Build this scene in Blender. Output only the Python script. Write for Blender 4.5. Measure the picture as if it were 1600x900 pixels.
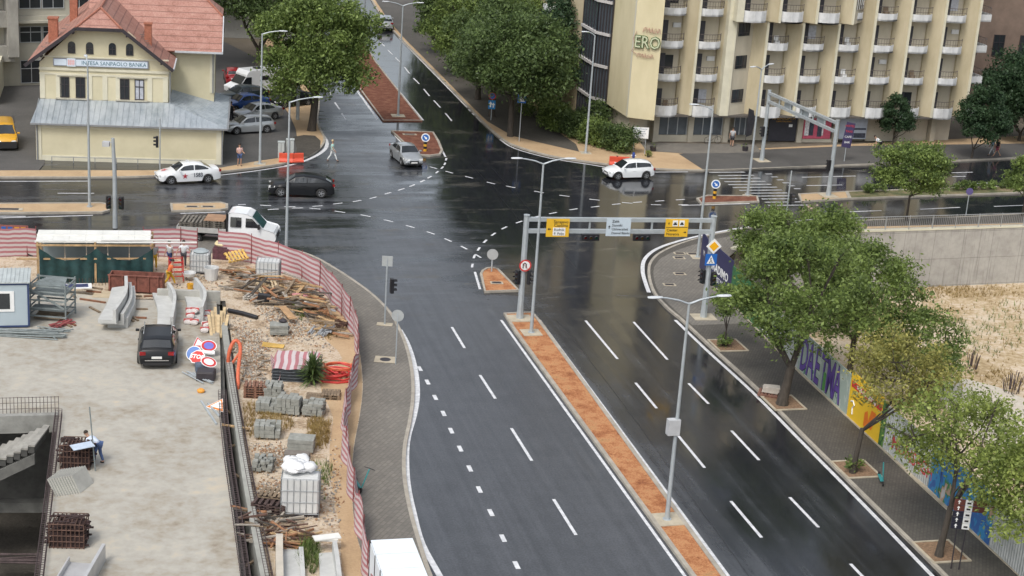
import bpy, bmesh, math, random
import numpy as np
from mathutils import Vector, Matrix, noise as mnoise
from mathutils.geometry import tessellate_polygon

for o in list(bpy.data.objects): bpy.data.objects.remove(o)
SC = bpy.context.scene
COL = SC.collection
rad = math.radians
RN = random.Random(7)

# ------------------------------------------------------------------ camera
F_PX, CAM_H, HOR, ROLL = 2550.0, 31.0, 815.0, rad(3.9)
TH = math.atan(HOR / F_PX)
cr, sr, ct, st = math.cos(ROLL), math.sin(ROLL), math.cos(TH), math.sin(TH)
down0 = Vector((0, -st, -ct)); right0 = Vector((1, 0, 0)); fwd = Vector((0, ct, -st))
im_r = right0 * cr - down0 * sr
im_d = right0 * sr + down0 * cr
cd = bpy.data.cameras.new('camera'); cam = bpy.data.objects.new('camera', cd); COL.objects.link(cam)
cd.sensor_width = 36; cd.lens = F_PX / 1600 * 36; cd.clip_end = 4000; cd.clip_start = 1
M = Matrix(((im_r.x, -im_d.x, -fwd.x, 0), (im_r.y, -im_d.y, -fwd.y, 0), (im_r.z, -im_d.z, -fwd.z, CAM_H), (0, 0, 0, 1)))
cam.matrix_world = M
SC.camera = cam

# ------------------------------------------------------------------ sky, sun, exposure
SUN_EL, SUN_AZ = 55.0, 205.0            # azimuth clockwise from +Y
w = bpy.data.worlds.new('World'); SC.world = w; w.use_nodes = True
nt = w.node_tree; nt.nodes.clear()
def N(t, nt_, **k):
    n = nt_.nodes.new(t)
    for a, b in k.items(): setattr(n, a, b)
    return n
sky = N('ShaderNodeTexSky', nt, sky_type='NISHITA', sun_disc=False, sun_elevation=rad(SUN_EL), sun_rotation=rad(SUN_AZ), altitude=60)
sky.air_density = 1.2; sky.dust_density = 4.0; sky.ozone_density = 1.0
hs = N('ShaderNodeHueSaturation', nt); hs.inputs['Saturation'].default_value = 0.42
tc = N('ShaderNodeTexCoord', nt); mp = N('ShaderNodeMapping', nt); mp.inputs['Scale'].default_value = (1.6, 1.6, 5.0); mp.inputs['Location'].default_value = (.35, 0, .9)
nz = N('ShaderNodeTexNoise', nt); nz.inputs['Scale'].default_value = 2.4; nz.inputs['Detail'].default_value = 5
mr = N('ShaderNodeMapRange', nt); mr.inputs['From Min'].default_value = .36; mr.inputs['From Max'].default_value = .62
mr.inputs['To Min'].default_value = .5; mr.inputs['To Max'].default_value = 1.85
mx = N('ShaderNodeVectorMath', nt, operation='SCALE')
bg = N('ShaderNodeBackground', nt); bg.inputs['Strength'].default_value = 0.135
wo = N('ShaderNodeOutputWorld', nt)
L = nt.links.new
L(sky.outputs[0], hs.inputs['Color']); L(tc.outputs['Generated'], mp.inputs[0]); L(mp.outputs[0], nz.inputs['Vector'])
L(nz.outputs[0], mr.inputs[0]); L(hs.outputs[0], mx.inputs[0]); L(mr.outputs[0], mx.inputs['Scale']); L(mx.outputs[0], bg.inputs[0]); L(bg.outputs[0], wo.inputs[0])
sl = bpy.data.lights.new('sun', 'SUN'); sl.energy = 1.1; sl.angle = rad(14); sl.color = (1, .96, .9)
sun = bpy.data.objects.new('sun', sl); COL.objects.link(sun)
az = rad(SUN_AZ); el = rad(SUN_EL)
sd = Vector((math.sin(az) * math.cos(el), math.cos(az) * math.cos(el), math.sin(el)))
sun.rotation_euler = sd.to_track_quat('Z', 'Y').to_euler()
vs = SC.view_settings; vs.view_transform = 'Standard'; vs.look = 'None'; vs.gamma = 1; vs.use_curve_mapping = False
vs.exposure = 0.3

# ------------------------------------------------------------------ mapping from picture measurements to ground points
def G(px, py, z=0.0):
    x, y = px - 800, py - 450
    r = im_r * x + im_d * y + fwd * F_PX
    t = (z - CAM_H) / r.z
    return Vector((r.x * t, r.y * t, z))
def GL(pts, z=0.0): return [G(a, b, z) for a, b in pts]
def heading(a, b):
    p, q = G(*a), G(*b); return math.atan2(q.y - p.y, q.x - p.x)
def smooth(pts, n=5):
    out = []
    P = [Vector(p) for p in pts]
    for i in range(len(P) - 1):
        p0 = P[max(i - 1, 0)]; p1 = P[i]; p2 = P[i + 1]; p3 = P[min(i + 2, len(P) - 1)]
        for k in range(n):
            t = k / n
            out.append(0.5 * ((2 * p1) + (p2 - p0) * t + (2 * p0 - 5 * p1 + 4 * p2 - p3) * t * t + (3 * p1 - p0 - 3 * p2 + p3) * t ** 3))
    out.append(P[-1]); return out
def resample(P, step):
    P = [Vector(p) for p in P]; out = [P[0].copy()]; acc = 0
    for a, b in zip(P, P[1:]):
        d = (b - a).length
        if d < 1e-6: continue
        s = step - acc
        while s <= d: out.append(a.lerp(b, s / d)); s += step
        acc = d - (s - step)
    if (out[-1] - P[-1]).length > .01: out.append(P[-1].copy())
    return out

# ------------------------------------------------------------------ materials
MATS = {}
def mat(name, col, rough=.7, var=.15, scale=3.0, metal=0, bump=0.0, col2=None, coord='Object', stretch=(1, 1, 1), spec=.5, detail=4, emis=None, alpha=None, trans=0, coat=0):
    if name in MATS: return MATS[name]
    m = bpy.data.materials.new(name); m.use_nodes = True; t = m.node_tree; b = t.nodes['Principled BSDF']
    b.inputs['Roughness'].default_value = rough; b.inputs['Metallic'].default_value = metal; b.inputs['Specular IOR Level'].default_value = spec
    if coat: b.inputs['Coat Weight'].default_value = coat; b.inputs['Coat Roughness'].default_value = .06
    if trans: b.inputs['Transmission Weight'].default_value = trans
    if coord == 'Position': g = N('ShaderNodeNewGeometry', t); src = g.outputs['Position']
    else: g = N('ShaderNodeTexCoord', t); src = g.outputs['Object']
    mp = N('ShaderNodeMapping', t); mp.inputs['Scale'].default_value = stretch
    nz = N('ShaderNodeTexNoise', t); nz.inputs['Scale'].default_value = scale; nz.inputs['Detail'].default_value = detail; nz.inputs['Roughness'].default_value = .65
    cr_ = N('ShaderNodeValToRGB', t); e = cr_.color_ramp.elements
    c1 = [max(0, c * (1 - var)) for c in col]; c2 = col2 or [min(1, c * (1 + var)) for c in col]
    e[0].position = .32; e[1].position = .68; e[0].color = (*c1, 1); e[1].color = (*c2, 1)
    l = t.links.new
    l(src, mp.inputs[0]); l(mp.outputs[0], nz.inputs['Vector']); l(nz.outputs[0], cr_.inputs[0]); l(cr_.outputs[0], b.inputs['Base Color'])
    if bump:
        bp = N('ShaderNodeBump', t); bp.inputs['Strength'].default_value = bump; bp.inputs['Distance'].default_value = .05
        l(nz.outputs[0], bp.inputs['Height']); l(bp.outputs[0], b.inputs['Normal'])
    if emis:
        b.inputs['Emission Color'].default_value = (*emis[:3], 1); b.inputs['Emission Strength'].default_value = emis[3]
    MATS[name] = m; return m
def bsdf(m): return m.node_tree.nodes['Principled BSDF']
def nodes_of(m): return m.node_tree, m.node_tree.links.new
def ramp(t, src, stops):
    r = N('ShaderNodeValToRGB', t); e = r.color_ramp.elements
    while len(e) < len(stops): e.new(.5)
    for k, (p, c) in enumerate(stops): e[k].position = p; e[k].color = (*c, 1) if len(c) == 3 else c
    t.links.new(src, r.inputs[0]); return r.outputs[0]
def noise_out(t, src, scale, detail=4, stretch=(1, 1, 1), rough=.6, rot=0):
    mp = N('ShaderNodeMapping', t); mp.inputs['Scale'].default_value = stretch
    if rot: mp.vector_type = 'TEXTURE'; mp.inputs['Scale'].default_value = tuple(1 / k for k in stretch); mp.inputs['Rotation'].default_value = (0, 0, rot)
    n = N('ShaderNodeTexNoise', t); n.inputs['Scale'].default_value = scale; n.inputs['Detail'].default_value = detail; n.inputs['Roughness'].default_value = rough
    t.links.new(src, mp.inputs[0]); t.links.new(mp.outputs[0], n.inputs['Vector']); return n.outputs[0]
def mixc(t, fac, a, b, mode='MIX'):
    m = N('ShaderNodeMix', t, data_type='RGBA', blend_type=mode)
    for v, s in ((fac, m.inputs[0]), (a, m.inputs[6]), (b, m.inputs[7])):
        if isinstance(v, (int, float)): s.default_value = v
        elif isinstance(v, (tuple, list)): s.default_value = (*v, 1)
        else: t.links.new(v, s)
    return m.outputs[2]
def mathn(t, op, a, b=0.0, clamp=False):
    m = N('ShaderNodeMath', t, operation=op, use_clamp=clamp)
    for v, s in ((a, m.inputs[0]), (b, m.inputs[1])):
        if isinstance(v, (int, float)): s.default_value = v
        else: t.links.new(v, s)
    return m.outputs[0]
def mrange(t, v, a, b, c=0., d=1., sm=True):
    m = N('ShaderNodeMapRange', t, interpolation_type='SMOOTHSTEP' if sm else 'LINEAR')
    t.links.new(v, m.inputs[0])
    for k, x in zip(('From Min', 'From Max', 'To Min', 'To Max'), (a, b, c, d)): m.inputs[k].default_value = x
    return m.outputs[0]

# ------------------------------------------------------------------ mesh building
class MB:
    def __init__(s): s.v = []; s.f = []; s.m = []
    def add(s, vs_, fs, m=0):
        o = len(s.v); s.v += [tuple(p) for p in vs_]; s.f += [tuple(i + o for i in f) for f in fs]; s.m += [m] * len(fs); return s
    def box(s, c, d, rz=0, m=0, mat4=None):
        hx, hy, hz = d[0] / 2, d[1] / 2, d[2] / 2
        R = mat4 or (Matrix.Translation(c) @ Matrix.Rotation(rz, 4, 'Z'))
        vs_ = [R @ Vector((x * hx, y * hy, z * hz)) for z in (-1, 1) for x, y in ((-1, -1), (1, -1), (1, 1), (-1, 1))]
        return s.add(vs_, [(3, 2, 1, 0), (4, 5, 6, 7), (0, 1, 5, 4), (1, 2, 6, 5), (2, 3, 7, 6), (3, 0, 4, 7)], m)
    def bb(s, x0, x1, y0, y1, z0, z1, m=0): return s.box(((x0 + x1) / 2, (y0 + y1) / 2, (z0 + z1) / 2), (x1 - x0, y1 - y0, z1 - z0), 0, m)
    def bar(s, a, b, wd, h, m=0, up=(0, 0, 1)):
        a, b = Vector(a), Vector(b); d = b - a; x = d.normalized(); u = Vector(up)
        if abs(x.dot(u)) > .98: u = Vector((0, 1, 0))
        y = u.cross(x).normalized(); z = x.cross(y)
        R = Matrix.Translation((a + b) / 2) @ Matrix((x, y, z)).transposed().to_4x4()
        return s.box(None, (d.length, wd, h), 0, m, R)
    def prism(s, poly, z0, z1, m=0, mside=None):
        n = len(poly); P = [Vector((p[0], p[1], 0)) for p in poly]
        tris = tessellate_polygon([P])
        area = sum(P[i].x * P[(i + 1) % n].y - P[(i + 1) % n].x * P[i].y for i in range(n))
        fl = area < 0
        def nf(t):
            a, b, c = [P[i] for i in t]
            return t if ((b - a).cross(c - a)).z > 0 else t[::-1]
        tris = [nf(t) for t in tris]
        s.add([(p.x, p.y, z1) for p in P], tris, m)
        if z0 is not None:
            s.add([(p.x, p.y, z0) for p in P] + [(p.x, p.y, z1) for p in P], [((i, (i + 1) % n, n + (i + 1) % n, n + i) if not fl else ((i + 1) % n, i, n + i, n + (i + 1) % n)) for i in range(n)], m if mside is None else mside)
            s.add([(p.x, p.y, z0) for p in P], [t[::-1] for t in tris], m)
        return s
    def extrude_plane(s, poly, O, U, V, Wd, m=0):
        """polygon (u,v) in the plane O+uU+vV, thickness vector Wd"""
        P = [Vector(O) + Vector(U) * a + Vector(V) * b for a, b in poly]; n = len(P)
        tris = tessellate_polygon([[Vector((a, b, 0)) for a, b in poly]]); Wd = Vector(Wd)
        s.add(P, tris, m); s.add([p + Wd for p in P], [t[::-1] for t in tris], m)
        s.add(P + [p + Wd for p in P], [(i, (i + 1) % n, n + (i + 1) % n, n + i) for i in range(n)], m); return s
    def tube(s, path, r, n=8, m=0, cap=True):
        P = [Vector(p) for p in path]; rs = r if isinstance(r, (list, tuple)) else [r] * len(P)
        rings = []; ref = None
        for i, p in enumerate(P):
            d = (P[min(i + 1, len(P) - 1)] - P[max(i - 1, 0)])
            if d.length < 1e-9: d = Vector((0, 0, 1))
            d.normalize()
            if ref is None: ref = Vector((1, 0, 0)) if abs(d.x) < .9 else Vector((0, 1, 0))
            a = (ref - d * ref.dot(d))
            if a.length < 1e-6: a = Vector((0, 1, 0))
            a.normalize(); b = d.cross(a); ref = a
            rings.append([p + (a * math.cos(2 * math.pi * k / n) + b * math.sin(2 * math.pi * k / n)) * rs[i] for k in range(n)])
        vs_ = [q for rg in rings for q in rg]
        fs = [(i * n + k, i * n + (k + 1) % n, (i + 1) * n + (k + 1) % n, (i + 1) * n + k) for i in range(len(P) - 1) for k in range(n)]
        if cap: fs += [tuple(range(n))[::-1], tuple((len(P) - 1) * n + k for k in range(n))]
        return s.add(vs_, fs, m)
    def cyl(s, a, b, r0, r1=None, n=12, m=0): return s.tube([a, b], [r0, r0 if r1 is None else r1], n, m)
    def lathe(s, prof, c, axis='Z', n=20, m=0):
        vs_ = []
        for r, h in prof:
            for k in range(n):
                a = 2 * math.pi * k / n
                p = (r * math.cos(a), r * math.sin(a), h) if axis == 'Z' else (r * math.cos(a), h, r * math.sin(a))
                vs_.append(Vector(c) + Vector(p))
        fs = [(i * n + k, i * n + (k + 1) % n, (i + 1) * n + (k + 1) % n, (i + 1) * n + k) for i in range(len(prof) - 1) for k in range(n)]
        return s.add(vs_, fs, m)
    def disc(s, c, nrm, r, n=16, m=0, th=0.0, scale=(1, 1)):
        nrm = Vector(nrm).normalized(); a = nrm.cross(Vector((0, 0, 1)))
        if a.length < 1e-3: a = Vector((1, 0, 0))
        a.normalize(); b = a.cross(nrm) * -1
        P = [Vector(c) + a * math.cos(2 * math.pi * k / n) * r * scale[0] + b * math.sin(2 * math.pi * k / n) * r * scale[1] for k in range(n)]
        if th: 
            Q = [p + nrm * th for p in P]
            return s.add(P + Q, [tuple(range(n)), tuple(range(n, 2 * n))[::-1]] + [(i, n + i, n + (i + 1) % n, (i + 1) % n) for i in range(n)], m)
        return s.add(P, [tuple(range(n))], m)
    def ribbon(s, path, w0, w1, z0, z1, m=0, closed=False):
        """solid strip between offsets w0..w1 (left positive) of a ground path; z0 None = flat sheet"""
        P = [Vector((p[0], p[1], 0)) for p in path]; n = len(P); A = []; B = []
        for i in range(n):
            a = P[i - 1] if (i or closed) else P[i]; b = P[(i + 1) % n] if (i < n - 1 or closed) else P[i]
            d1 = (P[i] - a); d2 = (b - P[i])
            d = (d1.normalized() if d1.length > 1e-6 else Vector()) + (d2.normalized() if d2.length > 1e-6 else Vector())
            d.normalize(); nn = Vector((-d.y, d.x, 0)); A.append(P[i] + nn * w0); B.append(P[i] + nn * w1)
        k = n if closed else n - 1
        top = [(p.x, p.y, z1) for p in A] + [(p.x, p.y, z1) for p in B]
        fl = w1 > w0
        fs = [(i, (i + 1) % n, n + (i + 1) % n, n + i) for i in range(k)]
        s.add(top, fs if fl else [f[::-1] for f in fs], m)
        if z0 is not None:
            for Q in (A, B): s.add([(p.x, p.y, z0) for p in Q] + [(p.x, p.y, z1) for p in Q], fs, m)
            if not closed:
                for j in (0, n - 1): s.add([(A[j].x, A[j].y, z0), (B[j].x, B[j].y, z0), (B[j].x, B[j].y, z1), (A[j].x, A[j].y, z1)], [(0, 1, 2, 3)], m)
        return s
    def build(s, name, mats, parent=None, loc=None, rz=0, smooth=None, bevel=0, label=None, cat=None, group=None, kind=None):
        me = bpy.data.meshes.new(name); me.from_pydata(s.v, [], s.f); 
        mats = mats if isinstance(mats, (list, tuple)) else [mats]
        for m in mats: me.materials.append(m)
        me.polygons.foreach_set('material_index', s.m)
        if smooth: me.polygons.foreach_set('use_smooth', [True] * len(s.f))
        me.update()
        if smooth: me.set_sharp_from_angle(angle=rad(smooth))
        o = bpy.data.objects.new(name, me); COL.objects.link(o)
        if parent: o.parent = parent
        if loc is not None: o.location = loc
        if rz: o.rotation_euler = (0, 0, rz)
        if bevel:
            bv = o.modifiers.new('bevel', 'BEVEL'); bv.width = bevel; bv.segments = 1; bv.limit_method = 'ANGLE'
        tag(o, label, cat, group, kind); return o
def tag(o, label=None, cat=None, group=None, kind=None):
    if label: o['label'] = label
    if cat: o['category'] = cat
    if group: o['group'] = group
    if kind: o['kind'] = kind
    return o
def thing(name, label, cat, loc=(0, 0, 0), rz=0, group=None):
    o = bpy.data.objects.new(name, None); o.empty_display_size = .2; COL.objects.link(o); o.location = loc; o.rotation_euler = (0, 0, rz)
    return tag(o, label, cat, group)
def dup(root, loc, rz, label, group=None, sc=None):
    def cp(o, par):
        c = o.copy(); COL.objects.link(c)
        if par: c.parent = par
        for ch in list(o.children): cp(ch, c)
        return c
    r = cp(root, None); r.location = loc; r.rotation_euler = (0, 0, rz); r['label'] = label
    if group: r['group'] = group
    if sc: r.scale = (sc, sc, sc)
    return r
def text(name, body, m, parent, loc, rot, size, align='CENTER', ext=.004, sx=1, bold=0.0):
    c = bpy.data.curves.new(name, 'FONT'); c.body = body; c.size = size; c.align_x = align; c.align_y = 'CENTER'; c.extrude = ext; c.offset = bold
    c.resolution_u = 2; c.materials.append(m)
    tmp = bpy.data.objects.new(name, c); COL.objects.link(tmp); bpy.context.view_layer.update()
    me = bpy.data.meshes.new_from_object(tmp.evaluated_get(bpy.context.evaluated_depsgraph_get())); bpy.data.objects.remove(tmp)
    if not me.materials: me.materials.append(m)
    o = bpy.data.objects.new(name, me); COL.objects.link(o); o.parent = parent; o.location = loc; o.rotation_euler = rot; o.scale = (sx, 1, 1)
    return o
FRONT = (rad(90), 0, 0)      # lettering upright, facing local -Y

# ------------------------------------------------------------------ shared materials
m_galv = mat('galvanised_steel', (.42, .46, .48), .45, .1, 2, metal=.3)
m_white = mat('white_paint', (.78, .79, .78), .5, .05)
m_black = mat('black_plastic', (.015, .015, .018), .4, .2)
m_conc = mat('concrete', (.40, .395, .36), .85, .18, 1.2, bump=.3, detail=8)
m_kerb = mat('kerb_stone', (.34, .31, .26), .8, .2, 1.5, coord='Position', detail=6)
m_wood = mat('raw_timber', (.40, .27, .14), .8, .35, 2.5, detail=6)
m_wood2 = mat('weathered_timber', (.20, .15, .10), .85, .35, 2.5, detail=6)
m_rust = mat('rusty_steel', (.10, .055, .04), .8, .4, 5)
m_glass = mat('window_glass', (.03, .035, .04), .08, .1, spec=.6)
m_red = mat('red_paint', (.55, .04, .035), .5, .1)
m_blue = mat('sign_blue', (.02, .13, .45), .4, .05)
m_yellow = mat('sign_yellow', (.75, .45, .03), .45, .04)
m_txt = mat('black_lettering', (.02, .02, .02), .6, 0)
m_bark = mat('tree_bark', (.06, .05, .04), .9, .35, 6, stretch=(1, 1, .3), bump=.5)
# ================================================================== THE GROUND
AL = (G(900, 660) - G(783, 500)); 
O_ = G(783, 500); AX = Vector((AL.x, AL.y, 0)).normalized()      # along the near road, towards the camera
AC = Vector((-AX.y, AX.x, 0))
if (G(1000, 500) - O_).dot(AC) < 0: AC = -AC                        # across, towards the right kerb
m_asph = bpy.data.materials.new('asphalt'); m_asph.use_nodes = True
t, l = nodes_of(m_asph); b = bsdf(m_asph)
geo = N('ShaderNodeNewGeometry', t); pos = geo.outputs['Position']
def dotn(v, off):
    d = N('ShaderNodeVectorMath', t, operation='DOT_PRODUCT'); l(pos, d.inputs[0]); d.inputs[1].default_value = v
    return mathn(t, 'SUBTRACT', d.outputs['Value'], off)
a_ = dotn(AC, O_.dot(AC)); e_ = dotn(AX, O_.dot(AX))
NEAR = rad(-75.3); EWD = rad(16)
big = noise_out(t, pos, .11, 5); streak = noise_out(t, pos, 1.0, 6, (.10, .75, 1), rough=.65, rot=EWD); fine = noise_out(t, pos, 11, 3); mid_ = noise_out(t, pos, .8, 6, rough=.7)
lane = noise_out(t, pos, 1.0, 5, (.035, .9, 1), rough=.6, rot=NEAR); lane2 = noise_out(t, pos, 1.0, 3, (.06, 3.2, 1), rot=NEAR)
right_wet = mrange(t, a_, .5, 6); inter = mrange(t, e_, 3, -12)
near_ = mrange(t, e_, -12, 4)
sheen = mathn(t, 'MULTIPLY', mrange(t, a_, -12, -7), mrange(t, a_, 2.5, -1.5))  # pale sky reflection band, put in as lighter dry colour and stronger specular
wet = mathn(t, 'ADD', mathn(t, 'MULTIPLY', right_wet, .62), mathn(t, 'MULTIPLY', inter, .42))
wet = mathn(t, 'SUBTRACT', wet, mathn(t, 'MULTIPLY', sheen, .34))
wet = mathn(t, 'ADD', wet, mathn(t, 'MULTIPLY', mathn(t, 'SUBTRACT', big, .5), 1.5))
wet = mathn(t, 'ADD', wet, mathn(t, 'MULTIPLY', mathn(t, 'SUBTRACT', streak, .5), mrange(t, e_, 4, -10, .1, 2.6)))
wet = mathn(t, 'ADD', wet, mathn(t, 'MULTIPLY', mathn(t, 'SUBTRACT', lane, .5), mathn(t, 'MULTIPLY', near_, 1.5)))
wet = mathn(t, 'ADD', wet, mathn(t, 'MULTIPLY', mathn(t, 'SUBTRACT', mid_, .5), .5))
wet = mathn(t, 'ADD', wet, .22, True)
l(mrange(t, wet, 0, 1, .46, .09, False), b.inputs['Roughness'])
grain = mathn(t, 'ADD', mathn(t, 'MULTIPLY', fine, .5), mathn(t, 'MULTIPLY', mathn(t, 'ADD', lane2, mid_), .27))
dry = mixc(t, mrange(t, grain, .35, .7), (.040, .044, .050), (.090, .096, .107))
wetc = mixc(t, mrange(t, grain, .35, .7), (.010, .011, .014), (.026, .028, .033))
mudn = noise_out(t, pos, 1.0, 8, (.22, .55, 1), rough=.75, rot=EWD); mud = mathn(t, 'MULTIPLY', mrange(t, mudn, .53, .66), mrange(t, e_, 6, -6))
film = mathn(t, 'MULTIPLY', mud, .55)
l(mixc(t, film, mixc(t, mrange(t, wet, .12, .72), dry, wetc), (.105, .098, .085)), b.inputs['Base Color'])
for lk in list(b.inputs['Roughness'].links): t.links.remove(lk)
l(mathn(t, 'ADD', mrange(t, wet, 0, 1, .42, .09, False), mathn(t, 'MULTIPLY', mud, .12)), b.inputs['Roughness'])
l(mathn(t, 'ADD', mathn(t, 'MULTIPLY', mathn(t, 'MULTIPLY', sheen, mrange(t, e_, 10, -6)), .35), .6), b.inputs['Specular IOR Level'])
bp = N('ShaderNodeBump', t); bp.inputs['Distance'].default_value = .02; l(fine, bp.inputs['Height']); l(mrange(t, wet, .3, .9, .22, .015, False), bp.inputs['Strength']); l(bp.outputs[0], b.inputs['Normal'])

def ground_mat(name, stops, scale=1.0, scale2=9, rough=.9, bump=.4, brick=None):
    m = bpy.data.materials.new(name); m.use_nodes = True; t, l = nodes_of(m); b = bsdf(m)
    p = N('ShaderNodeNewGeometry', t).outputs['Position']
    n1 = noise_out(t, p, scale * .25, 6, rough=.7); n2 = noise_out(t, p, scale2, 3)
    f = mathn(t, 'ADD', mathn(t, 'MULTIPLY', n1, .65), mathn(t, 'MULTIPLY', n2, .35))
    c = ramp(t, f, stops)
    if brick:
        bt = N('ShaderNodeTexBrick', t); mp = N('ShaderNodeMapping', t); mp.inputs['Rotation'].default_value = (0, 0, brick[1]); l(p, mp.inputs[0]); l(mp.outputs[0], bt.inputs['Vector'])
        bt.inputs['Scale'].default_value = 1; bt.inputs['Brick Width'].default_value = brick[0]; bt.inputs['Row Height'].default_value = brick[0] * .5; bt.inputs['Mortar Size'].default_value = .025
        bt.inputs['Color1'].default_value = (.88, .88, .88, 1); bt.inputs['Color2'].default_value = (1.08, 1.07, 1.05, 1); bt.inputs['Mortar'].default_value = (.8, .8, .8, 1)
        c = mixc(t, 1.0, c, bt.outputs[0], 'MULTIPLY')
    l(c, b.inputs['Base Color']); b.inputs['Roughness'].default_value = rough; b.inputs['Specular IOR Level'].default_value = .35
    if bump:
        bp = N('ShaderNodeBump', t); bp.inputs['Strength'].default_value = bump; bp.inputs['Distance'].default_value = .06; l(n2, bp.inputs['Height']); l(bp.outputs[0], b.inputs['Normal'])
    MATS[name] = m; return m
m_base = ground_mat('bare_earth', [(.3, (.10, .085, .065)), (.7, (.20, .17, .13))])
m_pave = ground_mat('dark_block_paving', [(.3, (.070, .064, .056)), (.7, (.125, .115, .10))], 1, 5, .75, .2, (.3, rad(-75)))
m_pave2 = ground_mat('grey_block_paving', [(.3, (.14, .13, .115)), (.7, (.22, .205, .18))], 1, 5, .8, .2, (.42, rad(-70)))
m_tan = ground_mat('tan_sand', [(.3, (.32, .22, .13)), (.5, (.45, .32, .19)), (.7, (.52, .39, .25))], 1.2, 12)
m_soil = ground_mat('red_mulch', [(.38, (.10, .035, .022)), (.5, (.17, .065, .040)), (.62, (.25, .12, .075))], 6, 14, .95, 1.0)
m_soil2 = ground_mat('orange_mulch', [(.38, (.24, .085, .035)), (.47, (.38, .155, .065)), (.55, (.50, .25, .115)), (.66, (.28, .18, .08))], 4, 14, .95, 1.0)
m_lot = ground_mat('dry_lot_earth', [(.38, (.29, .21, .11)), (.46, (.42, .32, .19)), (.52, (.53, .43, .31)), (.58, (.58, .49, .38)), (.66, (.37, .28, .14))], .7, 3, .95, .8)
m_gravel = ground_mat('site_gravel', [(.36, (.20, .15, .10)), (.45, (.40, .30, .20)), (.53, (.55, .47, .37)), (.60, (.46, .36, .24)), (.68, (.28, .22, .15))], 2.4, 7, .95, 1.0)
m_slab = ground_mat('site_concrete', [(.36, (.25, .21, .16)), (.44, (.335, .305, .25)), (.50, (.37, .35, .305)), (.56, (.405, .385, .335)), (.66, (.48, .42, .325))], .6, 2.0, .85, .25)
m_oldasph = ground_mat('worn_asphalt', [(.3, (.06, .06, .058)), (.7, (.12, .115, .11))], 1, 8, .7, .2)
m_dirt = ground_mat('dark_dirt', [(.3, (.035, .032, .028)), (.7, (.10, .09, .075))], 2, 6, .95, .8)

def sheet(name, outline, z, m, holes=(), kind='structure'):
    loops = [[Vector((p[0], p[1], 0)) for p in outline]] + [[Vector((p[0], p[1], 0)) for p in h] for h in holes]
    flat = [p for lp in loops for p in lp]; tris = tessellate_polygon(loops)
    fs = []
    for a, b_, c in tris:
        n = (flat[b_] - flat[a]).cross(flat[c] - flat[a]).z
        if abs(n) > 1e-9: fs.append((a, b_, c) if n > 0 else (c, b_, a))
    mb = MB(); mb.add([(p.x, p.y, z) for p in flat], fs)
    return mb.build(name, m, kind=kind)
def walls_of(name, path, z0, z1, th, m, closed=False, **k):
    mb = MB(); mb.ribbon(path, 0, th, z0, z1, closed=closed); return mb.build(name, m, **k)

ZP = .12
hoard_px = [(1100, 432), (1150, 480), (1190, 521), (1250, 582), (1323, 650), (1377, 699), (1433, 752), (1480, 795), (1540, 850), (1600, 905), (1700, 1000)]
hoard = GL(hoard_px, ZP)
rail_px = [(1150, 392), (1200, 373), (1265, 367), (1340, 364), (1600, 356)]
rail = GL(rail_px, ZP); rail.append(rail[-1] + (rail[-1] - rail[-2]).normalized() * 60)
off_in = (rail[-1] - rail[-2]).normalized()
lot_hole = [p + Vector((.25, .1, 0)) for p in hoard] + [hoard[-1] + Vector((60, -10, 0)), Vector((rail[-1].x, hoard[-1].y - 10, 0))] + rail[::-1]
pit_px = [(92, 648), (62, 900), (50, 1000)]
pit = GL(pit_px, .3); pit_hole = pit + [pit[-1] + Vector((-30, 0, 0)), pit[0] + Vector((-30, -5.2, 0))]
slabR = GL([(338, 470), (344, 540), (345, 600), (345, 650), (352, 710), (365, 800), (377, 900), (392, 1000)], .3)
soilL = GL([(352, 470), (360, 520), (371, 600), (380, 680), (392, 760), (408, 840), (422, 910), (440, 1000)], ZP)
trench = slabR + soilL[::-1]
sheet('ground', [(-900, -300), (900, -300), (900, 2500), (-900, 2500)], -.05, m_base, [lot_hole, pit_hole, trench])
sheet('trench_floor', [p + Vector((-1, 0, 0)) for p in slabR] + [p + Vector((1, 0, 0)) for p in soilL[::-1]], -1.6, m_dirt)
sheet('lot_ground', [p + Vector((-3, -2, 0)) for p in hoard] + [hoard[-1] + Vector((60, -10, 0)), Vector((rail[-1].x, hoard[-1].y - 10, 0))] + [p + Vector((0, 3, 0)) for p in rail[::-1]], -4.3, m_lot)

# asphalt
asph_px = [(760, 1100), (640, 930), (600, 700), (560, 560), (500, 425), (430, 400), (340, 378), (230, 368), (0, 362), (-500, 366), (-500, 240), (40, 240), (345, 240), (470, 225), (470, 150), (400, 30), (360, -60), (330, -140), (480, -190), (560, -60), (700, 80), (770, 160), (860, 210), (1000, 240), (1150, 235), (1350, 228), (1700, 215), (2300, 190), (2300, 325), (1600, 352), (1230, 366), (1120, 400), (1100, 440), (1150, 500), (1300, 640), (1560, 900), (1700, 1040), (1500, 1100)]
sheet('road', GL(asph_px), 0, m_asph)

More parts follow.
